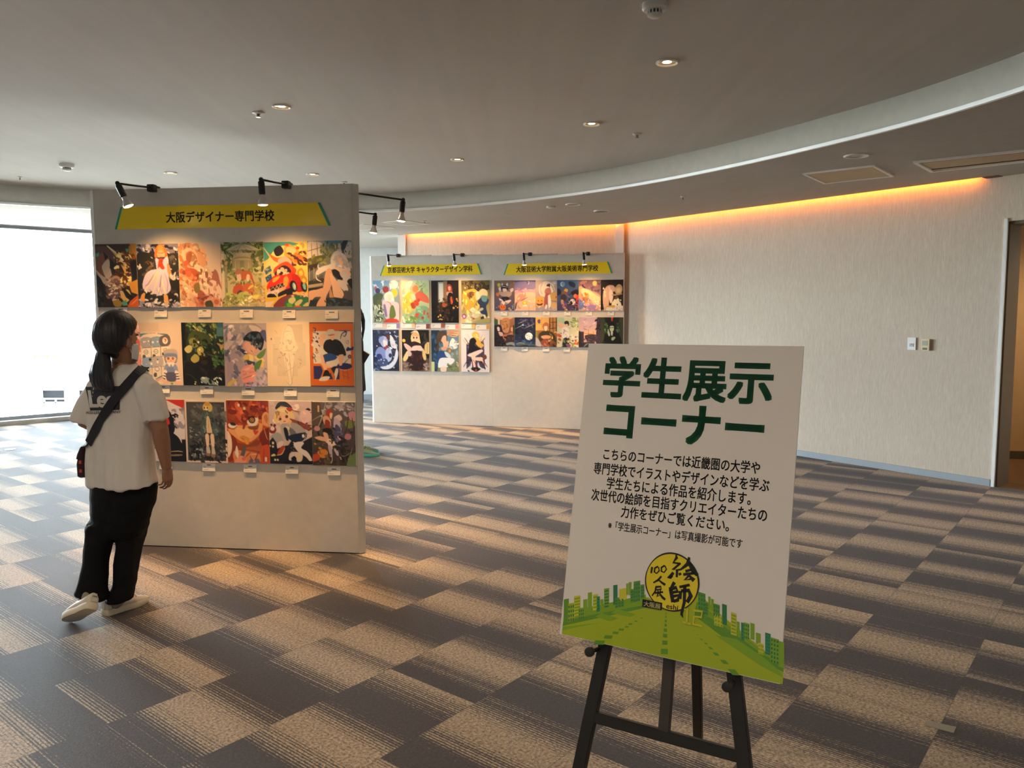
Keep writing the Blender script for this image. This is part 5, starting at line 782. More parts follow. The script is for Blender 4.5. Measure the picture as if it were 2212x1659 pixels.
FRt[1, 2] = ("g c8904c 6c4428;r e0b068 0 0 62 44;l a87840 1.6 30 0 30 44;l a87840 1.6 0 24 62 24;b 5c4c58 10 10 22 8 22 20 12 20;r b88048 64 0 100 50;l 3c2818 4 66 0 66 56;l 3c2818 3 80 0 82 60;l 3c2818 4 96 0 96 60;l 3c2818 3 64 18 100 16;l 3c2818 3 64 38 100 36;b b87040 32 30 44 18 58 20 62 34 56 44 40 44;b f0d0b0 40 32 54 30 54 42 44 46;b 3c3424 14 60 30 48 50 46 76 50 92 66 94 84 76 76 40 84 20 78;b e0a47c 26 64 50 60 72 64 62 72 36 72;b 8c4c3c 26 82 44 72 64 74 74 90 60 98 32 98;n b06c58 10 8 80 30 76 70 96;b b0b0b8 0 66 14 74 28 94 20 98 0 92;n d8a058 14 9 60 60 50 100 100;n 2c1c14 10 10 80 60 70 100 100;b 7c8c4c 0 50 8 48 8 66 0 66", "small amber print of a brown-haired man before a lattice window")
FRt[1, 3] = ("g c8d0ac e4d8bc;b a8c8a8 0 0 30 0 30 24 0 30;n 7c9450 26 9 40 56 0 100 30;n b8c890 16 9 40 50 4 100 40;b 2c2a2c 34 16 44 12 54 16 54 28 44 28 36 24;b ecc0a0 38 24 50 24 48 34 38 32;b e8b898 6 20 20 18 34 30 26 36 10 34;b f0e8dc 22 40 34 32 50 36 56 52 50 70 28 70 20 54;n d8c8b8 10 9 70 24 36 54 68;b 24242c 30 72 48 68 58 76 50 100 26 100;s d8643c 8 5 0 44 20 80;s dc5838 4 8 78 76 98 90;s d89c4c 8 4 50 60 100 100;s 7c5c94 6 4 50 60 98 96;n 74905c 24 8 50 0 70 100 100;s f0e8dc 14 3 40 40 100 100;e 8c4c84 54 94 9 6 0;e e8c860 88 84 3 2.4 0", "small floral print of a boy in a white shirt among bright flowers")
FRt[1, 4] = ("g b8a4b8 d8a898;n c8b0b8 12 16 0 0 10 100 40;b e8b08c 20 50 60 44 90 50 90 60 20 60;r 3c343c 10 48 24 100;l 2c242c 1.4 20 52 80 58;l 4c4048 1 44 40 44 60;l 4c4048 1 66 46 66 60;p 2c2830 0 44 12 48 14 100 0 100;b 3c3440 30 60 80 58 80 80 40 78;n 5c5058 16 8 0 14 62 80 84;b 403848 82 4 100 0 100 100 80 100;n 1c1a20 14 10 100 80 6 100 40;p 3c3844 10 84 60 80 80 90 70 100 10 100;l d8d0d0 2 24 98 34 90 44 86;b 2c2830 0 88 30 86 10 100 0 100;n 8c6c74 8 6 0 30 62 78 78", "small dusk street print with overhead wires")
FRt[1, 5] = ("g 1c221e 101412;b 3c4430 0 0 16 0 20 40 8 100 0 100;b 3c4430 84 0 100 0 100 100 90 90 80 40;r 24382c 14 18 32 50;r 24382c 68 18 86 50;l 84a860 1.4 18 18 26 22 30 34;l 84a860 1.4 18 48 32 48;l 84a860 1.4 70 46 86 46;n 5c8050 14 7 60 14 20 32 50;n 5c8050 14 7 60 68 20 86 50;b d84830 46 0 54 0 52 12 48 12;b 0f1012 34 26 44 18 58 20 62 30 60 40 36 36;b c8d4b0 40 32 48 28 58 30 58 42 50 48 42 44;b 2c3428 42 34 48 33 48 35 43 36;b 2c3428 52 33 57 33 57 35 52 35;b 101214 20 64 40 50 62 50 84 60 88 92 14 94;b b8c8a8 32 40 38 46 42 58 36 62 32 52;b a8bc98 48 68 58 64 66 66 58 74 50 76;b d8dccc 46 48 54 48 52 60 47 58;n 1c3024 14 10 30 0 80 100 100", "small black-green print of a man in a dark suit, end of the lower row")
# ------------------------------------------------------------ hanging them
GRP = 'A3 prints on the display column'
colw = 1.755 / 6; a_off = .004
ROWZ = [(1.618, 2.032), (1.103, 1.516), (.592, 1.007)]
for (r_, c_), (spec, lab) in COLART.items():
    z0, z1 = ROWZ[r_]; lean = (.012, .004, -.014)[r_] * (c_ / 5 - .5) * 1.0
    dz = -.004 if (r_ + c_) % 3 == 1 else 0
    a = a_off + colw * c_
    o = picture(FCOL, (a + .0008, a + colw - .0008, z0 + dz, z1 + dz), spec, lab, GRP, (84, 118))
for c_ in range(6):    # caption cards hang below every print
    names = {(0, 0): 'golden mane print', (0, 1): 'apron girl in water', (0, 2): 'peach rose print', (0, 3): 'glass garden dome print', (0, 4): 'red toy car print', (0, 5): 'white-haired figure on steps',
             (1, 1): 'capsule machine print, cut by the sleeve', (1, 2): 'dark green leaf print', (1, 3): 'veiled youth print', (1, 4): 'faint line drawing', (1, 5): 'orange bucket-hat print',
             (2, 1): 'winged man print, beside the hand', (2, 2): 'grey-green coat print', (2, 3): 'red-haired face print', (2, 4): 'navy beret print', (2, 5): 'flowers and machinery print'}
    for r_, yy in ((0, 668), (1, 838), (2, 1000)):
        if (r_, c_) not in names: continue
        x = {0: (248, 334, 428.5, 519, 611, 703), 1: (245, 340, 433.5, 523, 614, 706), 2: (250, 345, 438, 527, 617, 708)}[r_][c_]; y = {0: (664, 667, 667.5, 668.5, 669.5, 670.5), 1: (830, 831.5, 833.5, 836, 838, 840), 2: (993, 996, 1000, 1003, 1005.5, 1009)}[r_][c_]
        caption(FCOL, ((x, y), (x + 28, y + 17.5)), 'small white caption card under the ' + names[r_, c_], 'caption cards on the display column')
GL = 'large prints on the far left board'
XL = [(805.5, 863.5), (868.5, 928.5), (932, 992), (997, 1058)]
def fbox(xa, xb, ya, yb): 
    (a0, zt), (a1, zb) = FFAR.px(xa, ya), FFAR.px(xb, yb); return (a0, a1, zb, zt)
for (r_, c_), (spec, lab) in FL.items():
    xa, xb = XL[c_]; ya, yb = ((606.3, 696.5), (712.3, 801.5))[r_]; k = (xa - 805) / 250
    picture(FFAR, fbox(xa, xb, ya + (0 if r_ == 0 else 1.5 * k), yb + (1.5 if r_ == 0 else 3.0) * k), spec, lab, GL, (60, 84))
GR = 'small prints on the far right board'
XR = [(1068, 1112), (1112.4, 1157.3), (1157.6, 1203.6), (1204, 1250.2), (1250.6, 1298), (1298.4, 1346)]
for (r_, c_), (spec, lab) in FRt.items():
    xa, xb = XR[c_]; ya, yb = ((606.2, 670.8), (685.6, 748.6))[r_]; k = c_ / 5
    ya += (-1.6, -.2)[r_] * k; yb += (.2, 2.5)[r_] * k
    wf_ = (lambda u, v: .012 * math.exp(-((u - .25) / .25) ** 2) * max(0, v - .75) * 4) if (r_, c_) == (1, 1) else None
    picture(FFAR, fbox(xa, xb, ya, yb), spec, lab, GR, (46, 66), warp=wf_)
far_names = {(0, 0): 'cat-eared boy print', (0, 1): 'glowing lantern print', (0, 2): 'red robe print', (0, 3): 'pale moon and hats print', (0, 4): 'orange-dressed figure print', (0, 5): 'owl print', (1, 0): 'reclining man print', (1, 1): 'shooting stars print', (1, 2): 'lattice window print', (1, 3): 'bright flowers print'}
for (r_, c_), nm in far_names.items():
    x = ((1082.5, 1128, 1173.5, 1219, 1265.5, 1313), (1082.5, 1127, 1173, 1218))[r_][c_]; y = ((673.5, 673, 672.8, 673, 673.2, 673), (750, 750, 750.8, 752))[r_][c_]
    caption(FFAR, ((x, y), (x + 13.5, y + 8.2)), 'tiny white caption card under the ' + nm, 'caption cards on the far right board')
TH = [('e0b8a8', 'pale girl with floating fruit'), ('7c74b0', 'curled moonlit figure'), ('e0b088', 'embracing couple'), ('7c3c34', 'smiling maid'), ('a0543c', 'red-hooded reader'), ('c88c84', 'tea-drinking girl'), ('c8a45c', 'whirling golden pair'), ('c89c54', 'falling blonde figure')]
xs = [(804.5, 834.5), (835.5, 864), (868, 897.5), (898.5, 928.5), (931.5, 960.5), (962.5, 991.5), (997, 1027), (1028, 1059)]
for k, (x0, x1) in enumerate(xs):
    dy = (x0 - 805) / 250 * 2.0; y0 = (697.8, 700.2)[k % 2] + dy; caption(FFAR, ((x0, y0), (x1, y0 + 10)), 'white artist card with a thumbnail, for the print of the ' + TH[k][1], 'artist cards between the large far prints', thumb=TH[k][0])
# ============================================================ easel with the notice board
SP = [V((.2227, 2.3358, 1.4797)), V((.7425, 2.0202, 1.4829)), V((.6582, 1.8506, .6635)), V((.1385, 2.1663, .6602))]   # tl tr br bl
SU = (SP[1] - SP[0] + SP[2] - SP[3]).normalized(); SVv = (SP[0] - SP[3] + SP[1] - SP[2]); SVv = (SVv - SU * SVv.dot(SU)).normalized(); SN = SU.cross(SVv)
if SN.y > 0: SN = -SN
SO = (SP[2] + SP[3]) / 2
RS = Matrix(((SU.x, SVv.x, SN.x), (SU.y, SVv.y, SN.y), (SU.z, SVv.z, SN.z)))
def sl_(px, py):
    q = at_plane(px, py, SO, SN) - SO; return q.dot(SU), q.dot(SVv)
C4 = [sl_(1268, 742), sl_(1731, 748), sl_(1690, 1479), sl_(1213, 1370)]
sx0 = (C4[0][0] + C4[3][0]) / 2; sx1 = (C4[1][0] + C4[2][0]) / 2; sy0 = (C4[2][1] + C4[3][1]) / 2; sy1 = (C4[0][1] + C4[1][1]) / 2
SWd, SHt = sx1 - sx0, sy1 - sy0
sign = thing('notice_board', 'large white notice board with green headline and city graphic, resting on the black easel', 'sign', SO - SN * .0, RS)
M_BOARD = simple('sign_white', '#e4dfdc', .42, var=.02); M_GRN = simple('sign_green', '#0d5a3c', .4, var=.02); M_EDGE = simple('foam_edge', '#f1efeb', .6)
MB().box(((sx0 + sx1) / 2, (sy0 + sy1) / 2, -.0035), (SWd, SHt, .007)).build('board', M_BOARD, sign)
def line(txt, x0, y0, x1, y1, h, bold, mb):
    """lettering whose middle line runs between two photo points on the board; h = ink height in pixels"""
    a, b = sl_(x0, y0), sl_(x1, y1); hh = abs(sl_((x0 + x1) / 2, (y0 + y1) / 2 - h / 2)[1] - sl_((x0 + x1) / 2, (y0 + y1) / 2 + h / 2)[1])
    fit_text(mb, txt, a[0], b[0], (a[1] + b[1]) / 2, hh, .0004, bold)
mb = MB(); line('学生展示', 1306, 815, 1668, 824, 89, .034, mb); line('コーナー', 1309, 910, 1648, 923, 78, .044, mb); mb.build('headline_lettering', M_GRN, sign)
mb = MB()
for t_, a, b, h in (('こちらのコーナーでは近畿圏の大学や', (1304, 984), (1642, 1007), 26), ('専門学校でイラストやデザインなどを学ぶ', (1283, 1014), (1662, 1045), 27), ('学生たちによる作品を紹介します。', (1311, 1045), (1622, 1075), 27),
                    ('次世代の絵師を目指すクリエイターたちの', (1278, 1071), (1657, 1110), 27), ('力作をぜひご覧ください。', (1342, 1106), (1575, 1134), 26)):
    line(t_, *a, *b, h, .016, mb)
line('※「学生展示コーナー」は写真撮影が可能です', 1314, 1136, 1604, 1172, 20, .012, mb)
mb.build('notice_lettering', M_INK, sign)
# --- printed city: flat colours laid on one another
GC = {k: simple('print_' + k, v, .42, var=.02) for k, v in dict(lime='#a2b414', deep='#5f9425', mid='#7fa81f', dark='#2f7a4a', yellow='#c9c52a', sun='#e3cf22', black='#141310', pale='#e4dfdc', teal='#2c8a66').items()}
PM = MB; _lay = {}
def poly(col, pts, z):
    m = _lay.setdefault((col), MB()); P = [sl_(x, y) for x, y in pts]
    n = len(m.v); m.add([(u, v, z) for u, v in P], [tuple(range(len(P)))])
HXl, HYl = 1430, 1318        # where the printed street vanishes
# ground
poly('lime', [(1213.5, 1369.5), (1217, 1337), (1400, 1290), (1432, 1310), (1508, 1280), (1560, 1330), (1694, 1440), (1690.5, 1478)], .0002)
poly('deep', [(1215, 1352), (1218, 1340), (1300, 1318), (1385, 1300), (1398, 1312), (1330, 1327), (1270, 1340)], .0003)
poly('mid', [(1214.5, 1362), (1216, 1354), (1300, 1345), (1240, 1356)], .0003)
poly('deep', [(1505, 1300), (1545, 1330), (1620, 1385), (1693, 1442), (1692, 1452), (1640, 1425), (1560, 1375), (1500, 1330)], .0003)
poly('mid', [(1545, 1372), (1590, 1380), (1650, 1420), (1690, 1455), (1690, 1463), (1640, 1436)], .00032)
poly('mid', [(1335, 1316), (1374, 1327), (1362, 1333), (1320, 1324)], .00034); poly('mid', [(1300, 1324), (1336, 1336), (1318, 1342), (1286, 1332)], .00034)
def tri(a, b, f): return a[0] + (b[0] - a[0]) * f, a[1] + (b[1] - a[1]) * f
# lane marks
for k, (yc, h, w) in enumerate(((1325, 3, 2.5), (1332, 4, 3), (1341, 5, 4), (1350, 6, 5), (1361, 7, 7), (1373, 8, 9), (1388, 9, 11), (1407, 12, 15))):
    xc = 1439 - (yc - 1325) * .045; poly('deep', [(xc - w / 2, yc - h / 2), (xc + w / 2, yc - h / 2 + .5), (xc + w / 2, yc + h / 2 + .5), (xc - w / 2, yc + h / 2)], .0004)
for xc, yc, w, h in ((1386, 1335, 6, 3), (1374, 1342, 8, 3), (1362, 1348, 11, 4), (1354, 1354, 10, 4), (1342, 1360, 14, 5), (1330, 1367, 15, 6), (1314, 1376, 20, 8), (1295, 1388, 24, 10)):
    poly('deep', [(xc - w / 2 + 3, yc - h / 2), (xc + w / 2, yc - h / 2 + 1), (xc + w / 2 - 3, yc + h / 2), (xc - w / 2, yc + h / 2 - 1)], .0004)
for xc, yc, w, h in ((1498, 1362, 5, 3), (1506, 1371, 6, 3), (1515, 1381, 8, 4), (1525, 1390, 10, 5), (1535, 1400, 12, 6), (1547, 1413, 16, 8), (1565, 1430, 20, 10), (1585, 1452, 26, 14)):
    poly('deep', [(xc - w / 2, yc - h / 2), (xc + w * .1, yc - h / 2 + 1), (xc + w / 2, yc + h / 2), (xc - w * .1, yc + h / 2 - 1)], .0004)
# towers left and right of the street: x0, x1, top, bottom, colour, pattern
TL = [(1218, 1229, 1293, 1345, 'deep', 0), (1227, 1241, 1302, 1340, 'lime', 'g'), (1240, 1254, 1286, 1328, 'yellow', 's'), (1250, 1262, 1312, 1334, 'mid', 'g'), (1260, 1269, 1294, 1318, 'mid', 0), (1270, 1279, 1279, 1310, 'mid', 0), (1281, 1292, 1283, 1316, 'yellow', 'h'), (1289, 1296, 1288, 1320, 'teal', 'h'), (1297, 1304, 1294, 1314, 'mid', 0),
      (1305, 1316, 1270, 1314, 'mid', 'h'), (1325, 1334, 1263, 1304, 'dark', 0), (1329, 1348, 1289, 1308, 'deep', 'g'), (1338, 1354, 1270, 1294, 'yellow', 0), (1353, 1357, 1260, 1284, 'mid', 0), (1358, 1364, 1257, 1284, 'mid', 0), (1362, 1370, 1272, 1300, 'deep', 'h'), (1369, 1383, 1254, 1297, 'deep', 'g'), (1384, 1392, 1262, 1292, 'deep', 'h')]
TR = [(1508, 1524, 1278, 1324, 'deep', 'g'), (1522, 1530, 1300, 1328, 'deep', 'h'), (1530, 1535, 1288, 1316, 'mid', 0), (1536, 1542, 1293, 1318, 'mid', 0), (1541, 1555, 1303, 1330, 'deep', 'g'), (1543, 1562, 1326, 1350, 'yellow', 'g'), (1560, 1570, 1304, 1348, 'dark', 0), (1579, 1591, 1322, 1370, 'yellow', 'h'), (1592, 1598, 1342, 1372, 'mid', 0),
      (1601, 1608, 1344, 1382, 'teal', 'h'), (1607, 1619, 1344, 1378, 'mid', 'g'), (1621, 1630, 1345, 1380, 'mid', 0), (1633, 1643, 1366, 1390, 'mid', 0), (1638, 1650, 1388, 1412, 'yellow', 'g'), (1653, 1665, 1366, 1412, 'dark', 'h'), (1664, 1683, 1376, 1430, 'mid', 'g'), (1682, 1694, 1384, 1440, 'mid', 0)]
for TT, sg in ((TL, -1), (TR, 1)):
    for k, (x0, x1, yt, yb, c, pt_) in enumerate(TT):
        sk = .30 * sg * (x1 - x0) ; z = .0005 + .00002 * k
        poly(c, [(x0, yt + (0 if sg > 0 else -sk * .5)), (x1, yt + (sk if sg > 0 else sk * 0 + -0)), (x1, yb + (sk if sg > 0 else 0)), (x0, yb + (0 if sg > 0 else -sk))], z)
        cc = {'yellow': 'mid', 'dark': 'teal', 'teal': 'dark', 'deep': 'dark', 'mid': 'dark', 'lime': 'dark'}[c]
        if pt_ == 'g':
            nx = 3; ny = max(3, int((yb - yt) / 8)); dx = (x1 - x0) / nx; dy = (yb - yt) / ny
            for i in range(nx):
                for j in range(ny):
                    a, b = x0 + dx * (i + .22), yt + 2 + dy * (j + .2) + (sk * (i / nx) if sg > 0 else -sk * (1 - i / nx) * .6)
                    poly(cc, [(a, b), (a + dx * .6, b + .4), (a + dx * .6, b + dy * .6), (a, b + dy * .6)], z + .00012)
        elif pt_ in ('h', 's'):
            ny = max(4, int((yb - yt) / 7)); dy = (yb - yt - 4) / ny
            for j in range(ny):
                b = yt + 4 + dy * j; poly(cc if pt_ == 'h' else 'mid', [(x0 + 1, b + (0 if sg > 0 else -sk * .6)), (x1 - 1, b + (sk if sg > 0 else 0)), (x1 - 1, b + dy * .5 + (sk if sg > 0 else 0)), (x0 + 1, b + dy * .5 + (0 if sg > 0 else -sk * .6))], z + .00012)
# skyline base band joining the towers
poly('mid', [(1217, 1342), (1218, 1322), (1300, 1306), (1395, 1284), (1398, 1306), (1300, 1324)], .00045); poly('mid', [(1506, 1306), (1530, 1318), (1560, 1340), (1600, 1372), (1650, 1408), (1694, 1428), (1693.5, 1440), (1640, 1408), (1560, 1350), (1506, 1318)], .00045)
cp = thing('city_print', None, None, (0, 0, 0)); cp.parent = sign
for c, m in _lay.items(): m.build('print_marking_' + {'lime': 'street', 'deep': 'shadow', 'mid': 'skyline', 'dark': 'tower', 'yellow': 'tower_yellow', 'teal': 'tower_stripes'}.get(c, c), GC[c], cp)
# --- round emblem with brush lettering
lg = thing('event_emblem', None, None, (0, 0, 0)); lg.parent = sign
ec = sl_(1451, 1257); rx = abs(sl_(1508, 1258)[0] - sl_(1394, 1256)[0]) / 2; ry = abs(sl_(1451, 1196)[1] - sl_(1451, 1319)[1]) / 2
mb = MB(); N = 56; mb.add([(ec[0] + math.cos(2 * math.pi * k / N) * rx, ec[1] + math.sin(2 * math.pi * k / N) * ry, .0012) for k in range(N)], [tuple(range(N))]); mb.build('disc', GC['sun'], lg)
mb = MB(); R1 = []; R2 = []
for k in range(N):
    a = 2 * math.pi * k / N; w = .0016 + .0012 * math.sin(a * 2 + 1.0) ** 2 + .0014 * max(0, math.sin(a + .6))
    R1.append((ec[0] + math.cos(a) * (rx + w), ec[1] + math.sin(a) * (ry + w), .0013)); R2.append((ec[0] + math.cos(a) * (rx - .0008), ec[1] + math.sin(a) * (ry - .0008), .0013))
mb.loft([R1, R2], (False, False)); mb.build('brush_ring', GC['black'], lg)
# brush strokes: pixel polylines with widths
def brush(mb, pts, ws, z=.0016):
    P = [V((*sl_(x, y), z)) for x, y in pts]; px_ = .00118
    L, R = [], []
    for i, p in enumerate(P):
        t = (P[min(i + 1, len(P) - 1)] - P[max(i - 1, 0)]).normalized(); n = V((-t.y, t.x, 0)); w = ws[min(i, len(ws) - 1)] * px_ / 2; L.append(p + n * w); R.append(p - n * w)
    mb.loft([L, R], (False, False), closed=False)
mb = MB()
ex = lambda x, y: (1200 + x / 4.254, 1160 + y / 4.254)          # coordinates read off an enlargement
for pts, ws in [([(890, 275), (880, 332)], [5, 4]), ([(945, 270), (915, 285), (910, 320), (930, 335), (955, 310), (948, 275)], [4, 4, 4, 3, 3, 3]), ([(1005, 262), (975, 280), (975, 315), (1000, 325), (1022, 295), (1005, 262)], [4, 4, 4, 3, 3, 3]),
                ([(975, 360), (945, 395), (900, 420)], [4, 5, 3]), ([(945, 390), (980, 420), (1010, 440)], [3, 5, 6]), ([(920, 460), (970, 455), (972, 480)], [5, 4, 3]), ([(925, 460), (918, 500), (888, 540)], [4, 4, 3]), ([(925, 485), (975, 480)], [3, 3]), ([(945, 490), (942, 515)], [3, 3]), ([(965, 488), (962, 512)], [3, 3]), ([(915, 515), (990, 505)], [4, 4]), ([(945, 515), (935, 548), (960, 535)], [4, 4, 2]), ([(955, 515), (985, 555), (1010, 575)], [3, 6, 5]),
                # upper large character
                ([(1110, 160), (1115, 190), (1085, 235), (1150, 245)], [3, 7, 6, 4]), ([(1150, 240), (1080, 300), (1150, 300)], [5, 7, 5]), ([(1120, 300), (1115, 370)], [6, 5]), ([(1085, 325), (1045, 380), (1078, 360)], [6, 10, 5]), ([(1140, 330), (1150, 350)], [6, 7]),
                ([(1230, 185), (1215, 250), (1150, 300)], [5, 9, 4]), ([(1225, 240), (1265, 310), (1305, 350)], [5, 10, 8]), ([(1195, 315), (1250, 300)], [6, 5]), ([(1175, 345), (1285, 330)], [6, 6]), ([(1235, 345), (1190, 395), (1245, 385)], [5, 7, 5]), ([(1235, 360), (1275, 400)], [5, 10]),
                # lower large character
                ([(1095, 415), (1065, 465)], [8, 6]), ([(1045, 480), (1110, 465), (1125, 500), (1075, 510)], [8, 8, 8, 6]), ([(1060, 480), (1080, 600)], [9, 8]), ([(1080, 545), (1135, 535), (1125, 580), (1085, 590)], [7, 7, 8, 7]), ([(1140, 460), (1235, 440)], [6, 6]), ([(1150, 495), (1148, 570)], [8, 6]), ([(1155, 495), (1225, 490), (1245, 540), (1215, 595), (1190, 575)], [7, 9, 10, 9, 4]), ([(1190, 450), (1185, 600), (1160, 700), (1168, 735), (1150, 705)], [8, 7, 6, 6, 3])]:
    brush(mb, [ex(*p) for p in pts], ws)
mb.build('brush_lettering', GC['black'], lg)
mb = MB(); a, b = sl_(1440, 1309.5), sl_(1465, 1312); fit_text(mb, 'eshi', a[0], b[0], (a[1] + b[1]) / 2, .0125, .0016, .015); mb.build('script_lettering', GC['black'], lg)
q = [ex(*p) for p in ((802, 570), (983, 604), (978, 672), (798, 640))]; mb = MB(); mb.add([(*sl_(*p), .0018) for p in q], [(0, 1, 2, 3)]); mb.build('black_tag', GC['black'], lg)
mb = MB(); a, b = sl_(*ex(815, 608)), sl_(*ex(966, 640)); fit_text(mb, '大阪展', a[0], b[0], (a[1] + b[1]) / 2, .0135, .0021, .03); mb.build('tag_lettering', simple('print_cream', '#e0d79a', .45), lg)
mb = MB()
for pts in ([(1185, 665), (1212, 660), (1208, 795)], [(1172, 782), (1245, 798)], [(1268, 672), (1350, 685), (1342, 738), (1275, 728), (1266, 800), (1348, 818)]): brush(mb, [ex(*p) for p in pts], [5.0], .0020)
mb.build('numeral_twelve', GC['yellow'], lg)
# --- the easel
M_WOOD = simple('black_stained_wood', '#1c1917', .5, var=.25, scale=20, bump=.15, bscale=90)
def sp(px, py, off): return at_plane(px, py, SO + SN * off, SN)
pt_ = lambda a, b, f: a + (b - a) * f
OFF = -.034
lt, lb = sp(1307, 1398, OFF), sp(1253, 1655, OFF); rt_, rb = sp(1588, 1470, OFF), sp(1609, 1655, OFF)
def to_floor(a, b):
    d = (b - a).normalized(); return a + d * ((0.012 - a.z) / d.z)
lf, rf = to_floor(lt, lb), to_floor(rt_, rb)
apexL = (lt - lf); topc = (SP[0] + SP[1]) / 2 - SN * .04 - SVv * .02
easel = thing('easel', 'black wooden display easel carrying the large white notice board', 'easel', (lf + rf) / 2 * V((1, 1, 0)).length * 0 + V(((lf.x + rf.x) / 2, (lf.y + rf.y) / 2, 0)))
eo = easel.location
def bar(a, b, w, d, n, mb=None):
    """square timber from a to b: w across, d deep along n"""
    mb = mb or MB(); t = (b - a).normalized(); nn = (n - t * n.dot(t)).normalized(); s = t.cross(nn)
    return mb.loft([[p + s * (i * w / 2) + nn * (j * d / 2) for i, j in ((-1, -1), (1, -1), (1, 1), (-1, 1))] for p in (a, b)])
extL = lt + (lt - lf).normalized() * .62; extR = rt_ + (rt_ - rf).normalized() * .62
bar(extL, lf, .036, .022, SN).build('leg', M_WOOD, easel, org=eo, bevel=.002); bar(extR, rf, .036, .022, SN).build('leg', M_WOOD, easel, org=eo, bevel=.002)
ca, cb = sp(1284, 1548, OFF), sp(1600, 1634, OFF); bar(ca, cb, .030, .020, SN).build('crossbar', M_WOOD, easel, org=eo, bevel=.002)
ma, mb_ = sp(1448, 1400, OFF), sp(1434, 1592, OFF); md = (ma - mb_).normalized(); bar(ma + md * .75, mb_, .030, .018, SN).build('mast', simple('worn_dark_wood', '#3a332e', .55, var=.2, scale=16), easel, org=eo, bevel=.002)
rear = at_z(1508, 1600); hinge = ma + md * .66 - SN * .03; bar(hinge, rear + V((0, 0, .01)), .032, .022, SN).build('rear_leg', M_WOOD, easel, org=eo, bevel=.002)
for px_, py_ in ((1292, 1402), (1584, 1475)):
    c = sp(px_, py_, OFF + .011); mb = MB(); mb.cyl(c - SN * .03, c + SN * .05, .006, 12); mb.lathe([(.0001, 0), (.012, .002), (.0135, .010), (.012, .018), (.0001, .020)], c + SN * .046, 20, SN.to_track_quat('Z', 'Y').to_matrix()); mb.build('peg', M_WOOD, easel, smooth=.7, org=eo)
# ============================================================ people
from mathutils.bvhtree import BVHTree
def fuse(mb, voxel, it=6, fac=.5):
    """one continuous surface out of overlapping closed pieces"""
    me = bpy.data.meshes.new('tmp'); me.from_pydata([tuple(v) for v in mb.v], [], mb.f)
    bm = bmesh.new(); bm.from_mesh(me); bmesh.ops.recalc_face_normals(bm, faces=bm.faces); bm.to_mesh(me); bm.free()
    o = bpy.data.objects.new('tmp', me); COL.objects.link(o)
    r = o.modifiers.new('r', 'REMESH'); r.mode = 'VOXEL'; r.voxel_size = voxel
    if it:
        s = o.modifiers.new('s', 'SMOOTH'); s.factor = fac; s.iterations = it
    dg = bpy.context.evaluated_depsgraph_get(); dg.update()
    m2 = bpy.data.meshes.new_from_object(o.evaluated_get(dg))
    bpy.data.objects.remove(o); bpy.data.meshes.remove(me); return m2
def mesh_obj(name, me, mat, parent, smooth=True):
    me.name = name; me.materials.clear(); me.materials.append(mat)
    me.polygons.foreach_set('use_smooth', [smooth] * len(me.polygons))
    o = bpy.data.objects.new(name, me); COL.objects.link(o)
    if parent is not None: o.parent = parent; o.location = -parent.location
    return o
def wrinkle(me, fn):
    """push every vertex along its normal by fn(position)"""
    me.update(); n = len(me.vertices); nr = [v.normal.copy() for v in me.vertices]
    for v, q in zip(me.vertices, nr): v.co += q * fn(v.co)
def nz(p, sx, sy, sz, seed=0): return mnoise.noise(V((p.x * sx + seed, p.y * sy, p.z * sz)))
def oval(c, rx, ry, yaw=0., n=28, p=2.0, tilt=(0, 0)):
    cs, sn = math.cos(yaw), math.sin(yaw); out = []
    for k in range(n):
        a = 2 * math.pi * k / n; x = math.copysign(abs(math.cos(a)) ** (2 / p), math.cos(a)) * rx; y = math.copysign(abs(math.sin(a)) ** (2 / p), math.sin(a)) * ry
        out.append(V((c[0] + x * cs - y * sn, c[1] + x * sn + y * cs, c[2] + x * tilt[0] + y * tilt[1])))
    return out
M_SKIN = simple('skin', '#9d7057', .5, var=.05, scale=20); M_HAIR = None
def hair_material():
    t = NT('black_hair'); o = t.obj(); a = t.noise(t.mapping(o, (160, 160, 9)), 1, 3, .6)
    t.p(Base_Color=t.mix(t.lerp(a, .3, .7), lin('#0b0b10'), lin('#25242c')), Roughness=.42); t.b.inputs['Specular IOR Level'].default_value = .45; t.bump(a, .35, .004); return t.m
M_HAIR = hair_material()
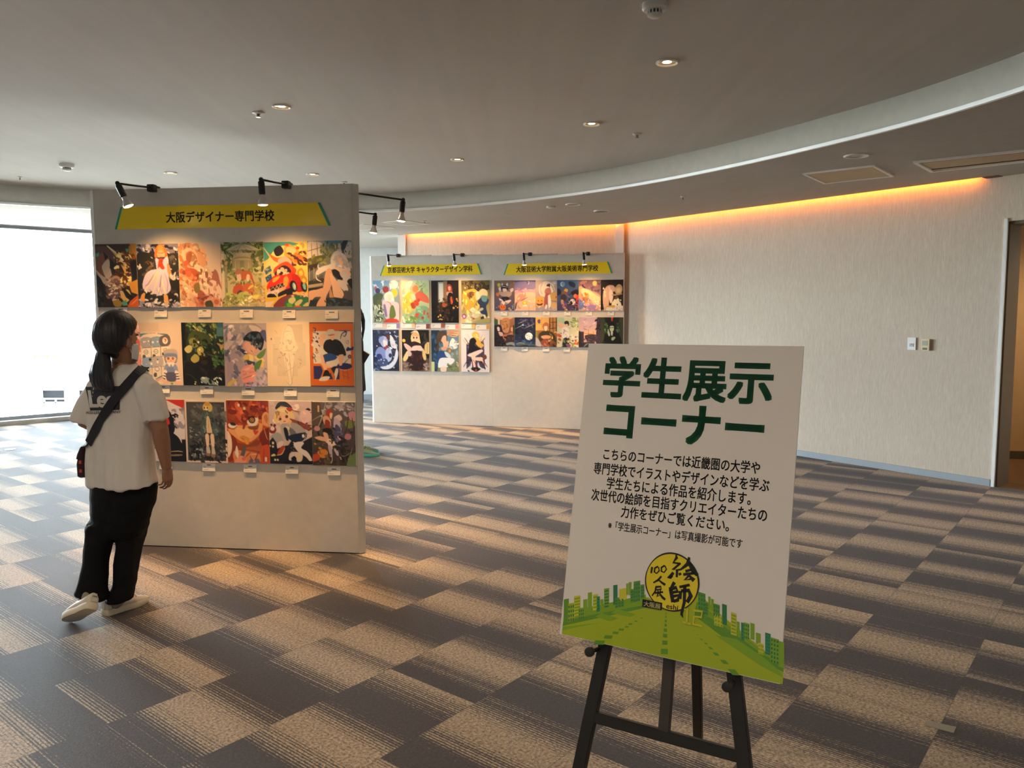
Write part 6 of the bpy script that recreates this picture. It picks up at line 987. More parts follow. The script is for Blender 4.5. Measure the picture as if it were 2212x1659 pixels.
# ---- head in its own frame: face looks along +y, origin at the skull centre
HEAD = [(-.118, .030, .062, -.000), (-.108, .040, .078, -.010), (-.09, .052, .088, -.03), (-.065, .062, .091, -.055), (-.035, .069, .090, -.080), (0, .074, .089, -.094), (.03, .075, .086, -.097), (.06, .069, .076, -.090), (.085, .054, .055, -.070), (.103, .031, .026, -.042), (.110, .010, .002, -.018)]
def head_rings(M, grow=0.0, n=36):
    L = []
    for z, w, f, b in HEAD:
        w, f, b = w + grow, f + grow, b - grow; cy = (f + b) / 2; ry = (f - b) / 2
        L.append([M @ V((math.cos(2 * math.pi * k / n) * w, cy + math.sin(2 * math.pi * k / n) * ry, z * (1 + grow * 8))) for k in range(n)])
    return L
def head_into(mb, M):
    mb.loft(head_rings(M)); R = M.to_3x3()
    mb.tube([M @ V((0, .085, .012)), M @ V((0, .096, -.012)), M @ V((0, .106, -.030)), M @ V((0, .094, -.040))], [.008, .010, .013, .010], 10)   # nose
    mb.tube([M @ V((-.024, .085, -.066)), M @ V((0, .096, -.064)), M @ V((.024, .085, -.066))], [.004, .0075, .004], 8)                       # lips
    mb.tube([M @ V((-.020, .086, -.073)), M @ V((0, .094, -.074)), M @ V((.020, .086, -.073))], [.004, .0075, .004], 8)
    mb.ball(M @ V((0, .074, -.104)), (.017, .016, .013))                                                                                 # chin
    mb.tube([M @ V((-.052, .074, .024)), M @ V((-.025, .088, .028)), M @ V((0, .088, .024)), M @ V((.025, .088, .028)), M @ V((.052, .074, .024))], .007, 8)  # brow
    for s in (-1, 1):
        e = V((s * .076, -.008, -.012))
        rim = [e + V((s * .004 + s * .010 * (1 if k < 5 else .2), -.006 + math.cos(k * .75) * .017, math.sin(k * .75) * .029 + .002)) for k in range(8)]
        mb.tube([M @ q for q in rim] , .0048, 8); mb.ball(M @ (e + V((s * .002, .001, -.002))), (.006, .016, .026), R=R); mb.ball(M @ (e + V((s * .003, .008, -.03))), (.006, .008, .009), R=R)
def face_parts(parent, M, org, me_eye=True):
    for s in (-1, 1):
        mb = MB(); mb.ball(M @ V((s * .031, .079, .006)), .0115, 14, 9); mb.build('eye', simple('eye_white', '#d9d4cc', .3), parent, True, org=org)
        mb = MB(); mb.ball(M @ V((s * .031, .0888, .006)), .0050, 10, 7); mb.build('iris', simple('iris_dark', '#1c130e', .2), parent, True, org=org)
        mb = MB(); mb.tube([M @ V((s * .016, .093, .021)), M @ V((s * .032, .091, .025)), M @ V((s * .047, .081, .022))], [.0022, .003, .0018], 8); mb.build('eyebrow', M_HAIR, parent, True, org=org)
# ---- hand: wrist frame, fingers along -z, palm faces +y, thumb on +x*side
def hand_into(mb, M, side=1, curl=(.5, .6, .7, .8), size=1.0, thumb=.5):
    s = size; R = M.to_3x3()
    P = lambda x, y, z: M @ V((x * side * s, y * s, z * s))
    mb.loft([[P(math.cos(a) * w, math.sin(a) * d + yo, z) for a in [2 * math.pi * k / 16 for k in range(16)]] for z, w, d, yo in ((.02, .024, .018, 0), (-.005, .026, .018, 0), (-.03, .034, .017, .001), (-.06, .039, .015, .002), (-.082, .037, .011, .002), (-.088, .030, .007, .002))])
    base_x = (.029, .0100, -.0095, -.0285); ln = ((.040, .026, .020), (.045, .029, .021), (.041, .027, .020), (.032, .021, .018)); rr = (.0082, .0085, .0081, .0070); zz = (-.080, -.085, -.082, -.074)
    for k in range(4):
        x, z, y, a = base_x[k], zz[k], .002, .15
        pts = [P(x * .92, y, z + .02), P(x, y, z)]; rad = [rr[k] * s, rr[k] * s]
        spread = (.10, .02, -.05, -.13)[k]
        for q in range(3):
            a += curl[k] * (.75, 1.0, .7)[q]
            x += spread * ln[k][q] * .5; y += math.sin(a) * ln[k][q]; z -= math.cos(a) * ln[k][q]
            pts.append(P(x, y, z)); rad.append(rr[k] * (.96, .88, .70)[q] * s)
        mb.tube(pts, rad, 10); mb.ball(pts[-1], rad[-1], 10, 7)
    pts = [P(.016, .004, -.012), P(.036, .014, -.034), P(.043, .026 + .01 * thumb, -.060), P(.040, .036 + .012 * thumb, -.083)]
    mb.tube(pts, [.014 * s, .0125 * s, .0098 * s, .0075 * s], 10); mb.ball(pts[-1], .0075 * s, 10, 7)
# ---- shoe: heel at y = 0, toe along +y, sole on z = 0
def shoe(parent, org, M, mats, L=.25, lace=True):
    up, so, la, tabm = mats
    ys = [0, .012, .05, .10, .15, .19, .22, .24, .25]; w = [.018, .031, .034, .034, .041, .043, .036, .024, .010]; off = [0, 0, 0, .002, .004, .004, .002, 0, 0]
    k = L / .25
    out = [(off[i] + w[i], ys[i] * k) for i in range(9)] + [(off[i] - w[i], ys[i] * k) for i in range(8, -1, -1)]
    mb = MB(); mb.loft([[M @ V((x * g, (y - .125 * k) * g2 + .125 * k, z)) for x, y in out] for z, g, g2 in ((0, .96, .98), (.006, 1.03, 1.01), (.028, 1.05, 1.015), (.033, 1.0, .99))])
    mb.build('sole', so, parent, smooth=.7, org=org)
    prof = [(0.004, .021, .030, .074), (.014, .031, .032, .088), (.045, .034, .034, .084), (.085, .034, .034, .078), (.115, .037, .034, .080), (.150, .041, .032, .066), (.190, .041, .028, .052), (.220, .035, .026, .044), (.240, .023, .024, .036), (.2465, .009, .024, .030)]
    rings = []
    for y, wx, z0, h in prof:
        ring = []
        for q in range(20):
            a = 2 * math.pi * q / 20; cx = .003 if .1 < y < .23 else 0
            zz = .022 + (h - .022) * (.5 + .5 * math.sin(a)); sq = 1.0 if math.sin(a) < 0 else .98 - .45 * max(0, math.sin(a)) ** 2 * (1 if y < .14 else .35)
            ring.append(M @ V((cx + math.copysign(abs(math.cos(a)) ** .75, math.cos(a)) * wx * sq, y * k, zz)))
        rings.append(ring)
    mb = MB(); mb.loft(rings); mb.build('upper', up, parent, smooth=True, org=org)
    mb = MB(); mb.loft([[M @ V((x, y * k, z)) for x, y, z in ((-.015, .004, .042), (.015, .004, .042), (.013, .012, .080), (-.013, .012, .080))], [M @ V((x, y * k, z)) for x, y, z in ((-.016, -.001, .040), (.016, -.001, .040), (.013, .006, .082), (-.013, .006, .082))]]); mb.build('heel_tab', tabm, parent, org=org)
    if lace:
        mb = MB()
        for i in range(4):
            y = .118 + i * .017; z = .083 - i * .0055
            mb.tube([M @ V((-.020, y * k, z - .009)), M @ V((0.003, (y + .004) * k, z + .004)), M @ V((.026, (y + .002) * k, z - .009))], .0028, 8)
        for s in (-1, 1): mb.tube([M @ V((.003, .112 * k, .075)), M @ V((s * .02, .108 * k, .085)), M @ V((s * .034, .112 * k, .074)), M @ V((s * .018, .116 * k, .073))], .0022, 6)
        mb.build('laces', la, parent, True, org=org)
def frame(o, y, z=(0, 0, 1)):
    y = V(y).normalized(); z = V(z); x = y.cross(z).normalized(); z = x.cross(y)
    return Matrix(((x.x, y.x, z.x, o[0]), (x.y, y.y, z.y, o[1]), (x.z, y.z, z.z, o[2]), (0, 0, 0, 1)))
# ------------------------------------------------------------ the woman before the column
WY = 4.0
def wp(px, py, dy=0.): return at_depth(px, py, WY + dy)
def span(l, r, py, dy=0.):
    a, b = wp(l, py, dy), wp(r, py, dy); return (a + b) / 2, (b - a).length / 2
FYAW = -.40                                   # trunk turned a little to the right
W0 = at_z(228, 1320); W0.z = 0
HC = wp(255, 733, -.02); hy = math.radians(20)
HM = frame(HC, (math.sin(hy), math.cos(hy), -.05))
woman = None
mb = MB(); head_into(mb, HM)
nk, r = span(243, 285, 785, .01)
mb.tube([HC + V((0.005, .02, -.03)), wp(263, 772, .02), wp(264, 795, .02), wp(262, 815, .02)], [.052, .050, .054, .075], 20)
mb.loft([oval(span(l, rr, y, .03)[0], span(l, rr, y)[1] * .93, d, FYAW) for l, rr, y, d in ((235, 295, 795, .05), (208, 318, 806, .07), (195, 330, 820, .085), (192, 333, 850, .095), (192, 333, 900, .10), (194, 334, 950, .10), (196, 336, 1000, .10), (200, 334, 1060, .10), (208, 326, 1110, .09))])
# right arm hanging, left arm bent forward in front of the trunk
shR, elR, wrR = wp(316, 832, -.04), wp(345, 925, -.05), wp(359, 1004, .0)
mb.tube([shR, shR.lerp(elR, .5), elR, elR.lerp(wrR, .35), wrR, wrR + (wrR - elR) * .08], [.052, .047, .040, .040, .026, .025], 16)
shL, elL, wrL = wp(214, 828, .06), wp(184, 912, .06), wp(222, 925, .30)
mb.tube([shL, shL.lerp(elL, .5), elL, elL.lerp(wrL, .4), wrL], [.05, .045, .038, .037, .026], 16)
def hand_frame(w, d, palm):
    z = -V(d).normalized(); y = V(palm); y = (y - z * y.dot(z)).normalized(); x = y.cross(z)
    return Matrix(((x.x, y.x, z.x, w.x), (x.y, y.y, z.y, w.y), (x.z, y.z, z.z, w.z), (0, 0, 0, 1)))
hand_into(mb, hand_frame(wrR + (wrR - elR) * .06, (.03, .10, -1), (-.85, .45, 0)), 1, (.38, .46, .52, .60), .86)
hand_into(mb, hand_frame(wrL, (.55, .6, .25), (0, -.3, 1)), 1, (.7, .8, .85, .9), .88)
bm_ = fuse(mb, .0034, 3, .45)
woman = mesh_obj('person', bm_, M_SKIN, None)
tag(woman, 'person with a black ponytail, white printed T-shirt and black trousers, viewing the column', 'person')
for v in bm_.vertices: v.co -= W0
woman.location = W0
class _P:  # children are placed in world space, then shifted
    pass
face_parts(woman, HM, W0)
# --- T-shirt
M_TEE = simple('white_cotton', '#dcd6cf', .85, var=.03, scale=30, bump=.12, bscale=900)
mb = MB()
T = [(240, 294, 789, .045, .0), (222, 306, 795, .06, .0), (203, 321, 804, .075, .0), (193, 333, 816, .092, .0), (189, 336, 835, .105, 0), (188, 336, 870, .115, 0), (189, 336, 905, .12, 0), (189, 336, 940, .122, 0), (188, 338, 980, .125, 0), (188, 341, 1015, .128, 0), (190, 344, 1044, .128, 0)]
RG = []
for l, rr, y, d, e in T:
    c, h = span(l, rr, y, .03); RG.append(oval(c, h / math.cos(FYAW) * .97, d, FYAW, 36, 2.3, (0, .06 if y > 1000 else 0)))
mb.loft(RG)
for pts, rad in (([wp(224, 812, .06), wp(207, 834, .06), wp(193, 868, .055), wp(180, 903, .05), wp(177.5, 911, .05)], [(.042, .052), (.056, .064), (.062, .068), (.064, .068), (.064, .067)]),
                 ([wp(303, 816, -.03), wp(318, 838, -.05), wp(329, 868, -.055), wp(337.5, 900, -.05), wp(339, 907, -.05)], [(.042, .052), (.053, .062), (.056, .066), (.057, .066), (.057, .065)])):
    mb.tube(pts, rad, 24)
tee = fuse(mb, .006, 8, .5)
def teew(p):
    s = 0.
    s += .020 * nz(p, 9, 9, 2.0) * (1 if p.z < 1.25 else .5)                # long vertical drape
    s += .010 * nz(p, 22, 22, 4, 3) + .002 * nz(p, 60, 60, 20, 8)
    return s
wrinkle(tee, teew)
tee_o = mesh_obj('t_shirt', tee, M_TEE, woman)
dgv = [v.co.copy() for v in tee.vertices]; TEE_BVH = BVHTree.FromPolygons(dgv, [tuple(p.vertices) for p in tee.polygons])
LASTN = [V((0, -1, 0))]
def on_tee(px, py, off=.004):
    d = ray(px, py).normalized(); hit = TEE_BVH.ray_cast(CAM, d)
    if hit[0] is None: return None
    LASTN[0] = hit[1] * (1 if hit[1].dot(d) < 0 else -1)
    return hit[0] + hit[1] * off * (1 if hit[1].dot(d) < 0 else -1)
def tband(mb, pa, pb, w0, w1, off, n=24, thick=.004):
    """a strip of cloth lying on the shirt between two photo pixels"""
    pts = []
    for k in range(n + 1):
        f = k / n; x, y = pa[0] + (pb[0] - pa[0]) * f, pa[1] + (pb[1] - pa[1]) * f
        q = on_tee(x, y, off)
        if q is not None: pts.append(q)
    for _ in range(3): pts = [pts[0]] + [(pts[i - 1] + pts[i] * 2 + pts[i + 1]) / 4 for i in range(1, len(pts) - 1)] + [pts[-1]]
    return pts
# collar rib and hems
mb = MB(); rr_ = []
c, h = span(240, 293, 787, .03)
ov = oval(c, h / math.cos(FYAW) * .95, .055, FYAW, 40, 2.0, (-.05, .10)); mb.tube(ov + [ov[0]], .006, 8); mb.build('collar', M_TEE, woman, True, org=W0)
# print on the back: dark panel, light script, a line of capitals
M_PRINT = simple('navy_print', '#2b2d3a', .7, var=.04); M_PRINTL = simple('pale_print', '#cfc9c2', .8, var=.03)
def decal(name, quad, mat, off, nx=24, ny=14):
    (ax, ay), (bx, by), (cx, cy), (dx, dy) = quad; mb = MB(); G = []
    for j in range(ny + 1):
        for i in range(nx + 1):
            u, v = i / nx, j / ny; x = (ax * (1 - u) + bx * u) * (1 - v) + (dx * (1 - u) + cx * u) * v; y = (ay * (1 - u) + by * u) * (1 - v) + (dy * (1 - u) + cy * u) * v
            G.append(on_tee(x, y, off) or wp(x, y, -.1))
    mb.add(G, [(j * (nx + 1) + i, j * (nx + 1) + i + 1, (j + 1) * (nx + 1) + i + 1, (j + 1) * (nx + 1) + i) for j in range(ny) for i in range(nx)])
    return mb.build(name, mat, woman, True, org=W0)
decal('back_print', [(185, 836), (260, 834), (259, 885), (196, 887)], M_PRINT, .0025)
def tee_text(name, txt, quad, mat, off, bold, gap=1.0):
    co, fs = text_mesh(txt, 1.0, bold, space=gap); bm = bmesh.new(); vv = [bm.verts.new([float(c) for c in p]) for p in co]
    for f in fs:
        try: bm.faces.new([vv[i] for i in f])
        except Exception: pass
    bmesh.ops.triangulate(bm, faces=bm.faces[:]); bmesh.ops.subdivide_edges(bm, edges=[e for e in bm.edges if e.calc_length() > .12], cuts=2, use_grid_fill=False); bmesh.ops.triangulate(bm, faces=[f for f in bm.faces if len(f.verts) > 3])
    lo, hi = bounds(co); (ax, ay), (bx, by), (cx, cy), (dx, dy) = quad; P = []
    bm.verts.index_update()
    for v_ in bm.verts:
        u = (v_.co.x - lo[0]) / (hi[0] - lo[0]); v = 1 - (v_.co.y - lo[1]) / (hi[1] - lo[1]); x = (ax * (1 - u) + bx * u) * (1 - v) + (dx * (1 - u) + cx * u) * v; y = (ay * (1 - u) + by * u) * (1 - v) + (dy * (1 - u) + cy * u) * v
        P.append(on_tee(x, y, off) or wp(x, y, -.1))
    fs = [tuple(v.index for v in f.verts) for f in bm.faces]; bm.free()
    mb = MB(); mb.add(P, fs); return mb.build(name, mat, woman, org=W0)
tee_text('back_lettering', 'Lee', [(190, 843), (252, 845), (249, 880), (196, 881)], M_PRINTL, .0045, .03, .86)
tee_text('small_lettering', 'H.D.LEE COMPANY', [(187, 888.5), (262, 886.5), (262, 892), (188, 894.5)], M_PRINT, .004, .012)
# --- trousers
M_TROUS = simple('black_twill', '#0c0d11', .85, spec=.25, var=.15, scale=14, bump=.15, bscale=600)
mb = MB(); RG = []
for l, rr, y, d in ((196, 341, 1030, .112), (194, 342, 1050, .115), (195, 339, 1080, .118), (198, 324, 1115, .115), (195, 317, 1140, .105), (196, 310, 1157, .085)):
    c, h = span(l, rr, y, .03); RG.append(oval(c, h * 1.0, d, -.18, 30, 2.2))
mb.loft(RG)
LEGL = [(193, 252, 1125, .01, .094), (189, 245, 1156, -.01, .088), (187, 238, 1178, -.02, .084), (184, 231, 1212, -.035, .080), (175, 227.5, 1255, -.055, .078), (169, 227, 1272, -.06, .076), (168, 228, 1281, -.06, .076), (168, 228, 1287, -.06, .074)]
LEGR = [(254, 321, 1120, .05, .094), (255, 310, 1160, .045, .086), (255.5, 304, 1180, .04, .082), (251, 297, 1217, .035, .079), (250, 291, 1258, .03, .076), (242, 287, 1282, .02, .076), (234, 285, 1293, .015, .076), (234, 285, 1296, .015, .074)]
for LG, tl in ((LEGL, .30), (LEGR, -.02)):
    mb.loft([oval(span(l, rr, y, dy)[0], span(l, rr, y, dy)[1], d, -.1, 28, 2.2, (-tl if y > 1278 else 0, 0.)) for l, rr, y, dy, d in LG])
tr = fuse(mb, .0065, 7, .5)
def trw(p):
    k = max(0., 1 - abs(p.z - .50) / .16); a = max(0., 1 - abs(p.z - .14) / .14)
    return .004 * nz(p, 10, 10, 4) + k * .009 * nz(p, 6, 6, 26, 2) + a * .008 * nz(p, 8, 8, 24, 4) + .003 * nz(p, 30, 30, 12, 6)
wrinkle(tr, trw); mesh_obj('trousers', tr, M_TROUS, woman)
# --- trainers
M_SHOE = simple('white_leather', '#d8cfc2', .5, var=.03); M_SOLE = simple('cream_rubber', '#d9cdb4', .6, var=.04); M_LACE = simple('white_lace', '#e6e2dc', .7); M_TAB = simple('pale_heel_tab', '#cfc8bb', .5)
h0, t0_ = at_z(231, 1334), at_z(317, 1305); dR = (t0_ - h0)
srt = thing('shoe', None, None, h0)
def shoe_root(): 
    o = bpy.data.objects.new('shoe', None); COL.objects.link(o); o.parent = woman; return o
sr = srt; sr.parent = woman; sr.location = h0 - W0
nR = V((-dR.y, dR.x, 0)).normalized()
shoe(sr, h0, frame(h0 + nR * .035 + V((0, 0, .001)), dR), (M_SHOE, M_SOLE, M_LACE, M_TAB), .25)
# trailing foot: heel up, toes turned out, sole turned to the viewer
toe = at_z(137, 1345); dL = V((-.70, .36, -.37)).normalized()
sl = thing('shoe', None, None, toe - dL * .25); hL = toe - dL * .262 + V((0, 0, .016)); sl.parent = woman; sl.location = hL - W0
zL = V((-.10, .62, .75)); ML = frame(hL, dL, zL)
shoe(sl, hL, ML, (M_SHOE, M_SOLE, M_LACE, M_TAB), .25)
lowz = min((ch.location.z + hL.z) * 0 + hL.z + min(v.co.z for v in ch.data.vertices) for ch in sl.children)
dz_ = V((0, 0, .0005 - lowz)); sl.location += dz_
mb = MB(); co, fs = text_mesh('adidas', 1, .03); lo, hi = bounds(co)
co = [[float(c) for c in q] for q in co]; P = [ML @ V((-.013 + (x - lo[0]) / (hi[0] - lo[0]) * .026, -.0008 + .0088 * ((y - lo[1]) / (hi[1] - lo[1]) * .17), .062 + (y - lo[1]) / (hi[1] - lo[1]) * .008)) - ML.to_3x3() @ V((0, .0008, 0)) for x, y, _ in co]
mb.add(P, fs); mb.build('heel_lettering', M_PRINT, sl, org=hL)
# ankles as dark socks inside the trouser legs
M_SOCK = simple('grey_sock', '#8d8880', .8)
mb = MB(); mb.tube([h0 + nR * .035 + dR.normalized() * .055 + V((0, 0, .04)), wp(258, 1290, .02)], [.032, .04], 14); mb.build('sock', M_SOCK, woman, True, org=W0)
mb = MB(); mb.tube([ML @ V((0, .075, .045)), ML @ V((0, .075, .085))], [.022, .022], 14); mb.build('sock', M_SOCK, woman, True, org=W0)
# --- hair: smooth cap gathered to a tie at the nape, then a full ponytail
def hair_cap(M, thick, side_low, nape, vol_back=.0, swept=False):
    mb = MB(); n, m = 64, 40; rows = []
    for j in range(m + 1):
        el = -math.pi / 2 + math.pi * j / m; row = []
        for i in range(n):
            az = 2 * math.pi * i / n                       # 0 = +x, pi/2 = face
            d = V((math.cos(el) * math.cos(az), math.cos(el) * math.sin(az), math.sin(el)))
            base = V((d.x * .076, d.y * (.090 if d.y > 0 else .098), d.z * (.112 if d.z > 0 else .118)))
            f = d.y; lim = -.2
            front = max(0., d.y) ; hairline = .62 * min(1, front * 1.5) - (1 - min(1, front * 1.5)) * side_low
            k = min(1., max(0., (d.z - hairline) * 7 + .5))
            if d.y < -.1:
                tt_ = min(1., max(0., (-d.y - .12) / .38)) if swept else 1.; k = min(1., max(0., (d.z + nape * tt_ - .10 * (1 - tt_)) * 6 + .2))
            st = .0022 * math.sin(az * 26 + 4 * el) * (.5 + .5 * math.cos(el))
            tk = thick
            if swept:      # combed back to the tie: thins out towards the nape and behind the ears
                lo_ = max(0., min(1., (d.z + nape + .05) / .75)); tk = thick * (.25 + .75 * lo_ ** .8)
            s = 1 + (tk / .09) * k - .14 * (1 - k)
            if d.y < 0: s += vol_back * (-d.y) * max(0., .6 + d.z) * k
            row.append(M @ (base * s + d * st * k))
        rows.append(row)
    mb.loft(rows, (False, False)); return mb
hc = hair_cap(HM, .030, -.12, .66, .08, True)
hm = fuse(hc, .005, 4, .5); mesh_obj('hair', hm, M_HAIR, woman)
tie = wp(221, 750, -.075)
mb = MB(); spec = [(214, 232, 748, -.075, .022), (209, 234, 762, -.085, .028), (199, 240, 785, -.085, .034), (189, 243, 808, -.085, .038), (190, 248, 824, -.09, .034), (197, 251, 836, -.095, .024), (208, 250, 844, -.10, .010)]
mb.loft([oval(span(l, rr, y, dy)[0], span(l, rr, y)[1], d, -.3, 48) for l, rr, y, dy, d in spec])
mb.tube([wp(236, 738, -.03), wp(228, 745, -.06), tie], [.05, .035, .022], 16)
pt = fuse(mb, .004, 3, .45)
wrinkle(pt, lambda p: .004 * mnoise.noise(V((p.x * 90, p.y * 90, p.z * 7))) + (.008 * mnoise.noise(V((p.x * 120, p.y * 120, 3))) if p.z < 1.16 else 0))
mesh_obj('ponytail', pt, M_HAIR, woman)
mb = MB(); c, h = span(213, 233, 750, -.075); ov = oval(c, .022, .022, 0, 20, 2, (0, .3)); mb.tube(ov + [ov[0]], .006, 8); mb.build('hair_tie', simple('dark_elastic', '#16151c', .7), woman, True, org=W0)
# --- face mask with ear loops
M_MASK = simple('white_mask', '#dfe1e6', .8, var=.02)
mb = MB(); G = []; nx, ny = 20, 10
for j in range(ny + 1):
    for i in range(nx + 1):
        a = math.radians(-80 + 160 * i / nx); z = -.018 - .098 * j / ny; e = abs(a) / math.radians(80)
        z = z * (1 - .25 * e) - .01 * e; puff = .009 * (1 - e ** 2) * math.sin(math.pi * min(1, (j + 1.2) / (ny + 1.2)))
        G.append(HM @ V((math.sin(a) * (.067 + puff), .004 + math.cos(a) * (.096 + puff), z)))
mb.add(G, [(j * (nx + 1) + i, j * (nx + 1) + i + 1, (j + 1) * (nx + 1) + i + 1, (j + 1) * (nx + 1) + i) for j in range(ny) for i in range(nx)])
mk = mb.build('face_mask', M_MASK, woman, True, org=W0); sm = mk.modifiers.new('thickness', 'SOLIDIFY'); sm.thickness = .003; sm.offset = 1
for s in (-1, 1):
    mb = MB(); mb.tube([HM @ V((s * .066, .032, -.032)), HM @ V((s * .079, .010, -.004)), HM @ V((s * .081, -.014, .004)), HM @ V((s * .082, -.020, -.018)), HM @ V((s * .076, .004, -.05)), HM @ V((s * .062, .034, -.09))], .0017, 8)
    mb.build('ear_loop', M_MASK, mk, True, org=W0)
# --- shoulder bag: strap across the back, small checked pouch at the left hip (carried, so a thing of its own)
M_STRAP = simple('navy_webbing', '#14151f', .7, bump=.2, bscale=500)
bag = thing('shoulder_bag', 'small dark checked shoulder bag with a wide navy strap, worn by the woman', 'bag', wp(180, 990, .05))
pts, nrs = [], []
for x, y in cr([(306, 798), (280, 827), (249, 863), (220, 907), (194, 957)], k=10):
    q = on_tee(x, y, .006)
    if q is not None: pts.append(q); nrs.append(LASTN[0].copy())
for _ in range(5):
    pts = [pts[0]] + [(pts[i - 1] + pts[i] * 2 + pts[i + 1]) / 4 for i in range(1, len(pts) - 1)] + [pts[-1]]; nrs = [nrs[0]] + [((nrs[i - 1] + nrs[i] * 2 + nrs[i + 1]) / 4).normalized() for i in range(1, len(nrs) - 1)] + [nrs[-1]]
pts = [p + n * .004 for p, n in zip(pts, nrs)]
front = [wp(190, 962, .02), wp(200, 950, .17), wp(255, 880, .20), wp(300, 812, .13), wp(314, 795, .06), wp(312, 794, .02)]
def ribbon(path, w, th, nf):
    rings = []
    for i, p in enumerate(path):
        t = (path[min(i + 1, len(path) - 1)] - path[max(i - 1, 0)]).normalized(); nrm = nf(p, i); nrm = (nrm - t * nrm.dot(t)).normalized(); sd = t.cross(nrm)
        rings.append([p + sd * w / 2 + nrm * th / 2, p - sd * w / 2 + nrm * th / 2, p - sd * w / 2 - nrm * th / 2, p + sd * w / 2 - nrm * th / 2])
    return rings
cx_ = wp(262, 900, .03)
def outward(p, i): q = p - V((cx_.x, cx_.y, p.z)); q.z = .15; return q
mb = MB(); mb.loft(ribbon([front[-1]] + pts, .047, .003, lambda p, i: nrs[max(0, i - 1)] if i else V((0, -.3, 1)))); mb.build('strap', M_STRAP, bag, org=bag.location)
mb = MB(); mb.loft(ribbon([pts[-1]] + front[:], .045, .003, outward)); mb.build('strap_front', M_STRAP, bag, org=bag.location)
def plaid():
    t = NT('checked_cloth'); o = t.obj(); s_ = t.n('ShaderNodeSeparateXYZ'); t.set(s_.inputs[0], o)
    a = t.math('FRACT', t.math('MULTIPLY', t.math('ADD', s_.outputs[0], s_.outputs[1]), 26.)); b = t.math('FRACT', t.math('MULTIPLY', s_.outputs[2], 22.))
    m1 = t.math('GREATER_THAN', a, .62); m2 = t.math('GREATER_THAN', b, .62)
    t.p(Base_Color=t.mix(t.math('MULTIPLY', m1, m2), lin('#331a22'), lin('#c24a44')), Roughness=.8); return t.m
mb = MB(); bc = wp(183, 991, .06)
mb.loft([oval(bc + V((dx, 0, z)), w, .075, .25, 20, 3.2) for z, w, dx in ((-.085, .022, .004), (-.08, .030, .002), (-.02, .030, 0), (.03, .022, .004), (.068, .012, .012), (.074, .007, .014))])
mb.build('pouch', plaid(), bag, smooth=.9, org=bag.location)
mb = MB(); mb.loft([oval(bc + V((dx - .004, -.004, z)), w, .079, .25, 20, 3.2) for z, w, dx in ((.012, .0275, .004), (.035, .025, .008), (.070, .015, .016), (.078, .008, .018))]); mb.build('flap', simple('maroon_cloth', '#2a151d', .8), bag, smooth=.9, org=bag.location)
mb = MB(); a = wp(192, 975, -.03); mb.tube([a + V((-.012, 0, 0)), a + V((0, 0, -.016)), a + V((.012, 0, 0)), a + V((0, 0, .016)), a + V((-.012, 0, 0))], .0025, 8); mb.build('buckle', M_METAL, bag, True, org=bag.location)

# ------------------------------------------------------------ the visitor half hidden behind the column
MX = at_z(765, 984); MX.z = 0
PB = MX.copy()
def mp(x, y, z): return PB + V((y, -x, z))      # x = the person's right, y = the way they face (to the right of the picture)
mb = MB(); HM2 = frame(mp(0, .035, 1.535), (.30, 1, -.22)); head_into(mb, HM2)
mb.tube([mp(0, .01, 1.50), mp(0, -.005, 1.44), mp(0, -.01, 1.38), mp(0, -.01, 1.34)], [.05, .052, .056, .08], 18)
mb.loft([oval(mp(0, y, z), d, w, 0, 24) for z, w, d, y in ((.86, .13, .09, 0), (1.0, .125, .09, 0), (1.15, .13, .10, 0), (1.28, .15, .10, 0), (1.35, .13, .085, -.005), (1.39, .07, .06, -.01))])
for s in (-1, 1):
    sh, el, wr = mp(s * .165, -.01, 1.33), mp(s * .20, -.02, 1.06), mp(s * .07, .0, 1.12)
    mb.tube([sh, sh.lerp(el, .5), el, el.lerp(wr, .4), wr], [.05, .044, .038, .036, .026], 14)
    hand_into(mb, hand_frame(wr, (.62, s * .25, .05), (0, s * 1, .5)), s, (.45, .5, .55, .6), .95)
bd = fuse(mb, .005, 3, .45); man = mesh_obj('person', bd, M_SKIN, None)
tag(man, 'person in black with teal-soled trainers, mostly hidden behind the display column', 'person')
for v in bd.vertices: v.co -= MX
man.location = MX; face_parts(man, HM2, MX)
M_BLK = simple('black_jersey', '#121217', .8, var=.1)
mb = MB(); mb.loft([oval(mp(0, y, z), d, w, 0, 28, 2.3) for z, w, d, y in ((.72, .19, .135, 0), (.9, .18, .125, 0), (1.1, .175, .125, 0), (1.27, .19, .12, 0), (1.345, .16, .095, -.005), (1.395, .075, .07, -.01))])
for s in (-1, 1): mb.tube([mp(s * .12, -.01, 1.34), mp(s * .185, -.01, 1.28), mp(s * .215, -.02, 1.09), mp(s * .19, .02, 1.05), mp(s * .12, .0, 1.09)], [.06, .072, .062, .058, .05], 16)
tt = fuse(mb, .009, 6, .5); wrinkle(tt, lambda p: .007 * nz(p, 10, 10, 5)); mesh_obj('jacket', tt, M_BLK, man)
mb = MB()
for s in (-1, 1): mb.loft([oval(mp(s * x, y, z), d, w, 0, 22) for z, w, d, x, y in ((.90, .105, .12, .075, 0), (.72, .095, .105, .09, .0), (.48, .08, .085, .10, .005), (.25, .068, .07, .105, -.01), (.085, .062, .068, .11, -.02), (.07, .058, .062, .11, -.02))])
tt = fuse(mb, .009, 5, .5); wrinkle(tt, lambda p: .005 * nz(p, 9, 9, 14)); mesh_obj('trousers', tt, simple('black_denim', '#101116', .75, var=.1), man)
hm = fuse(hair_cap(HM2, .018, .55, .75, .1), .006, 3, .5); mesh_obj('hair', hm, M_HAIR, man)
mb = MB()
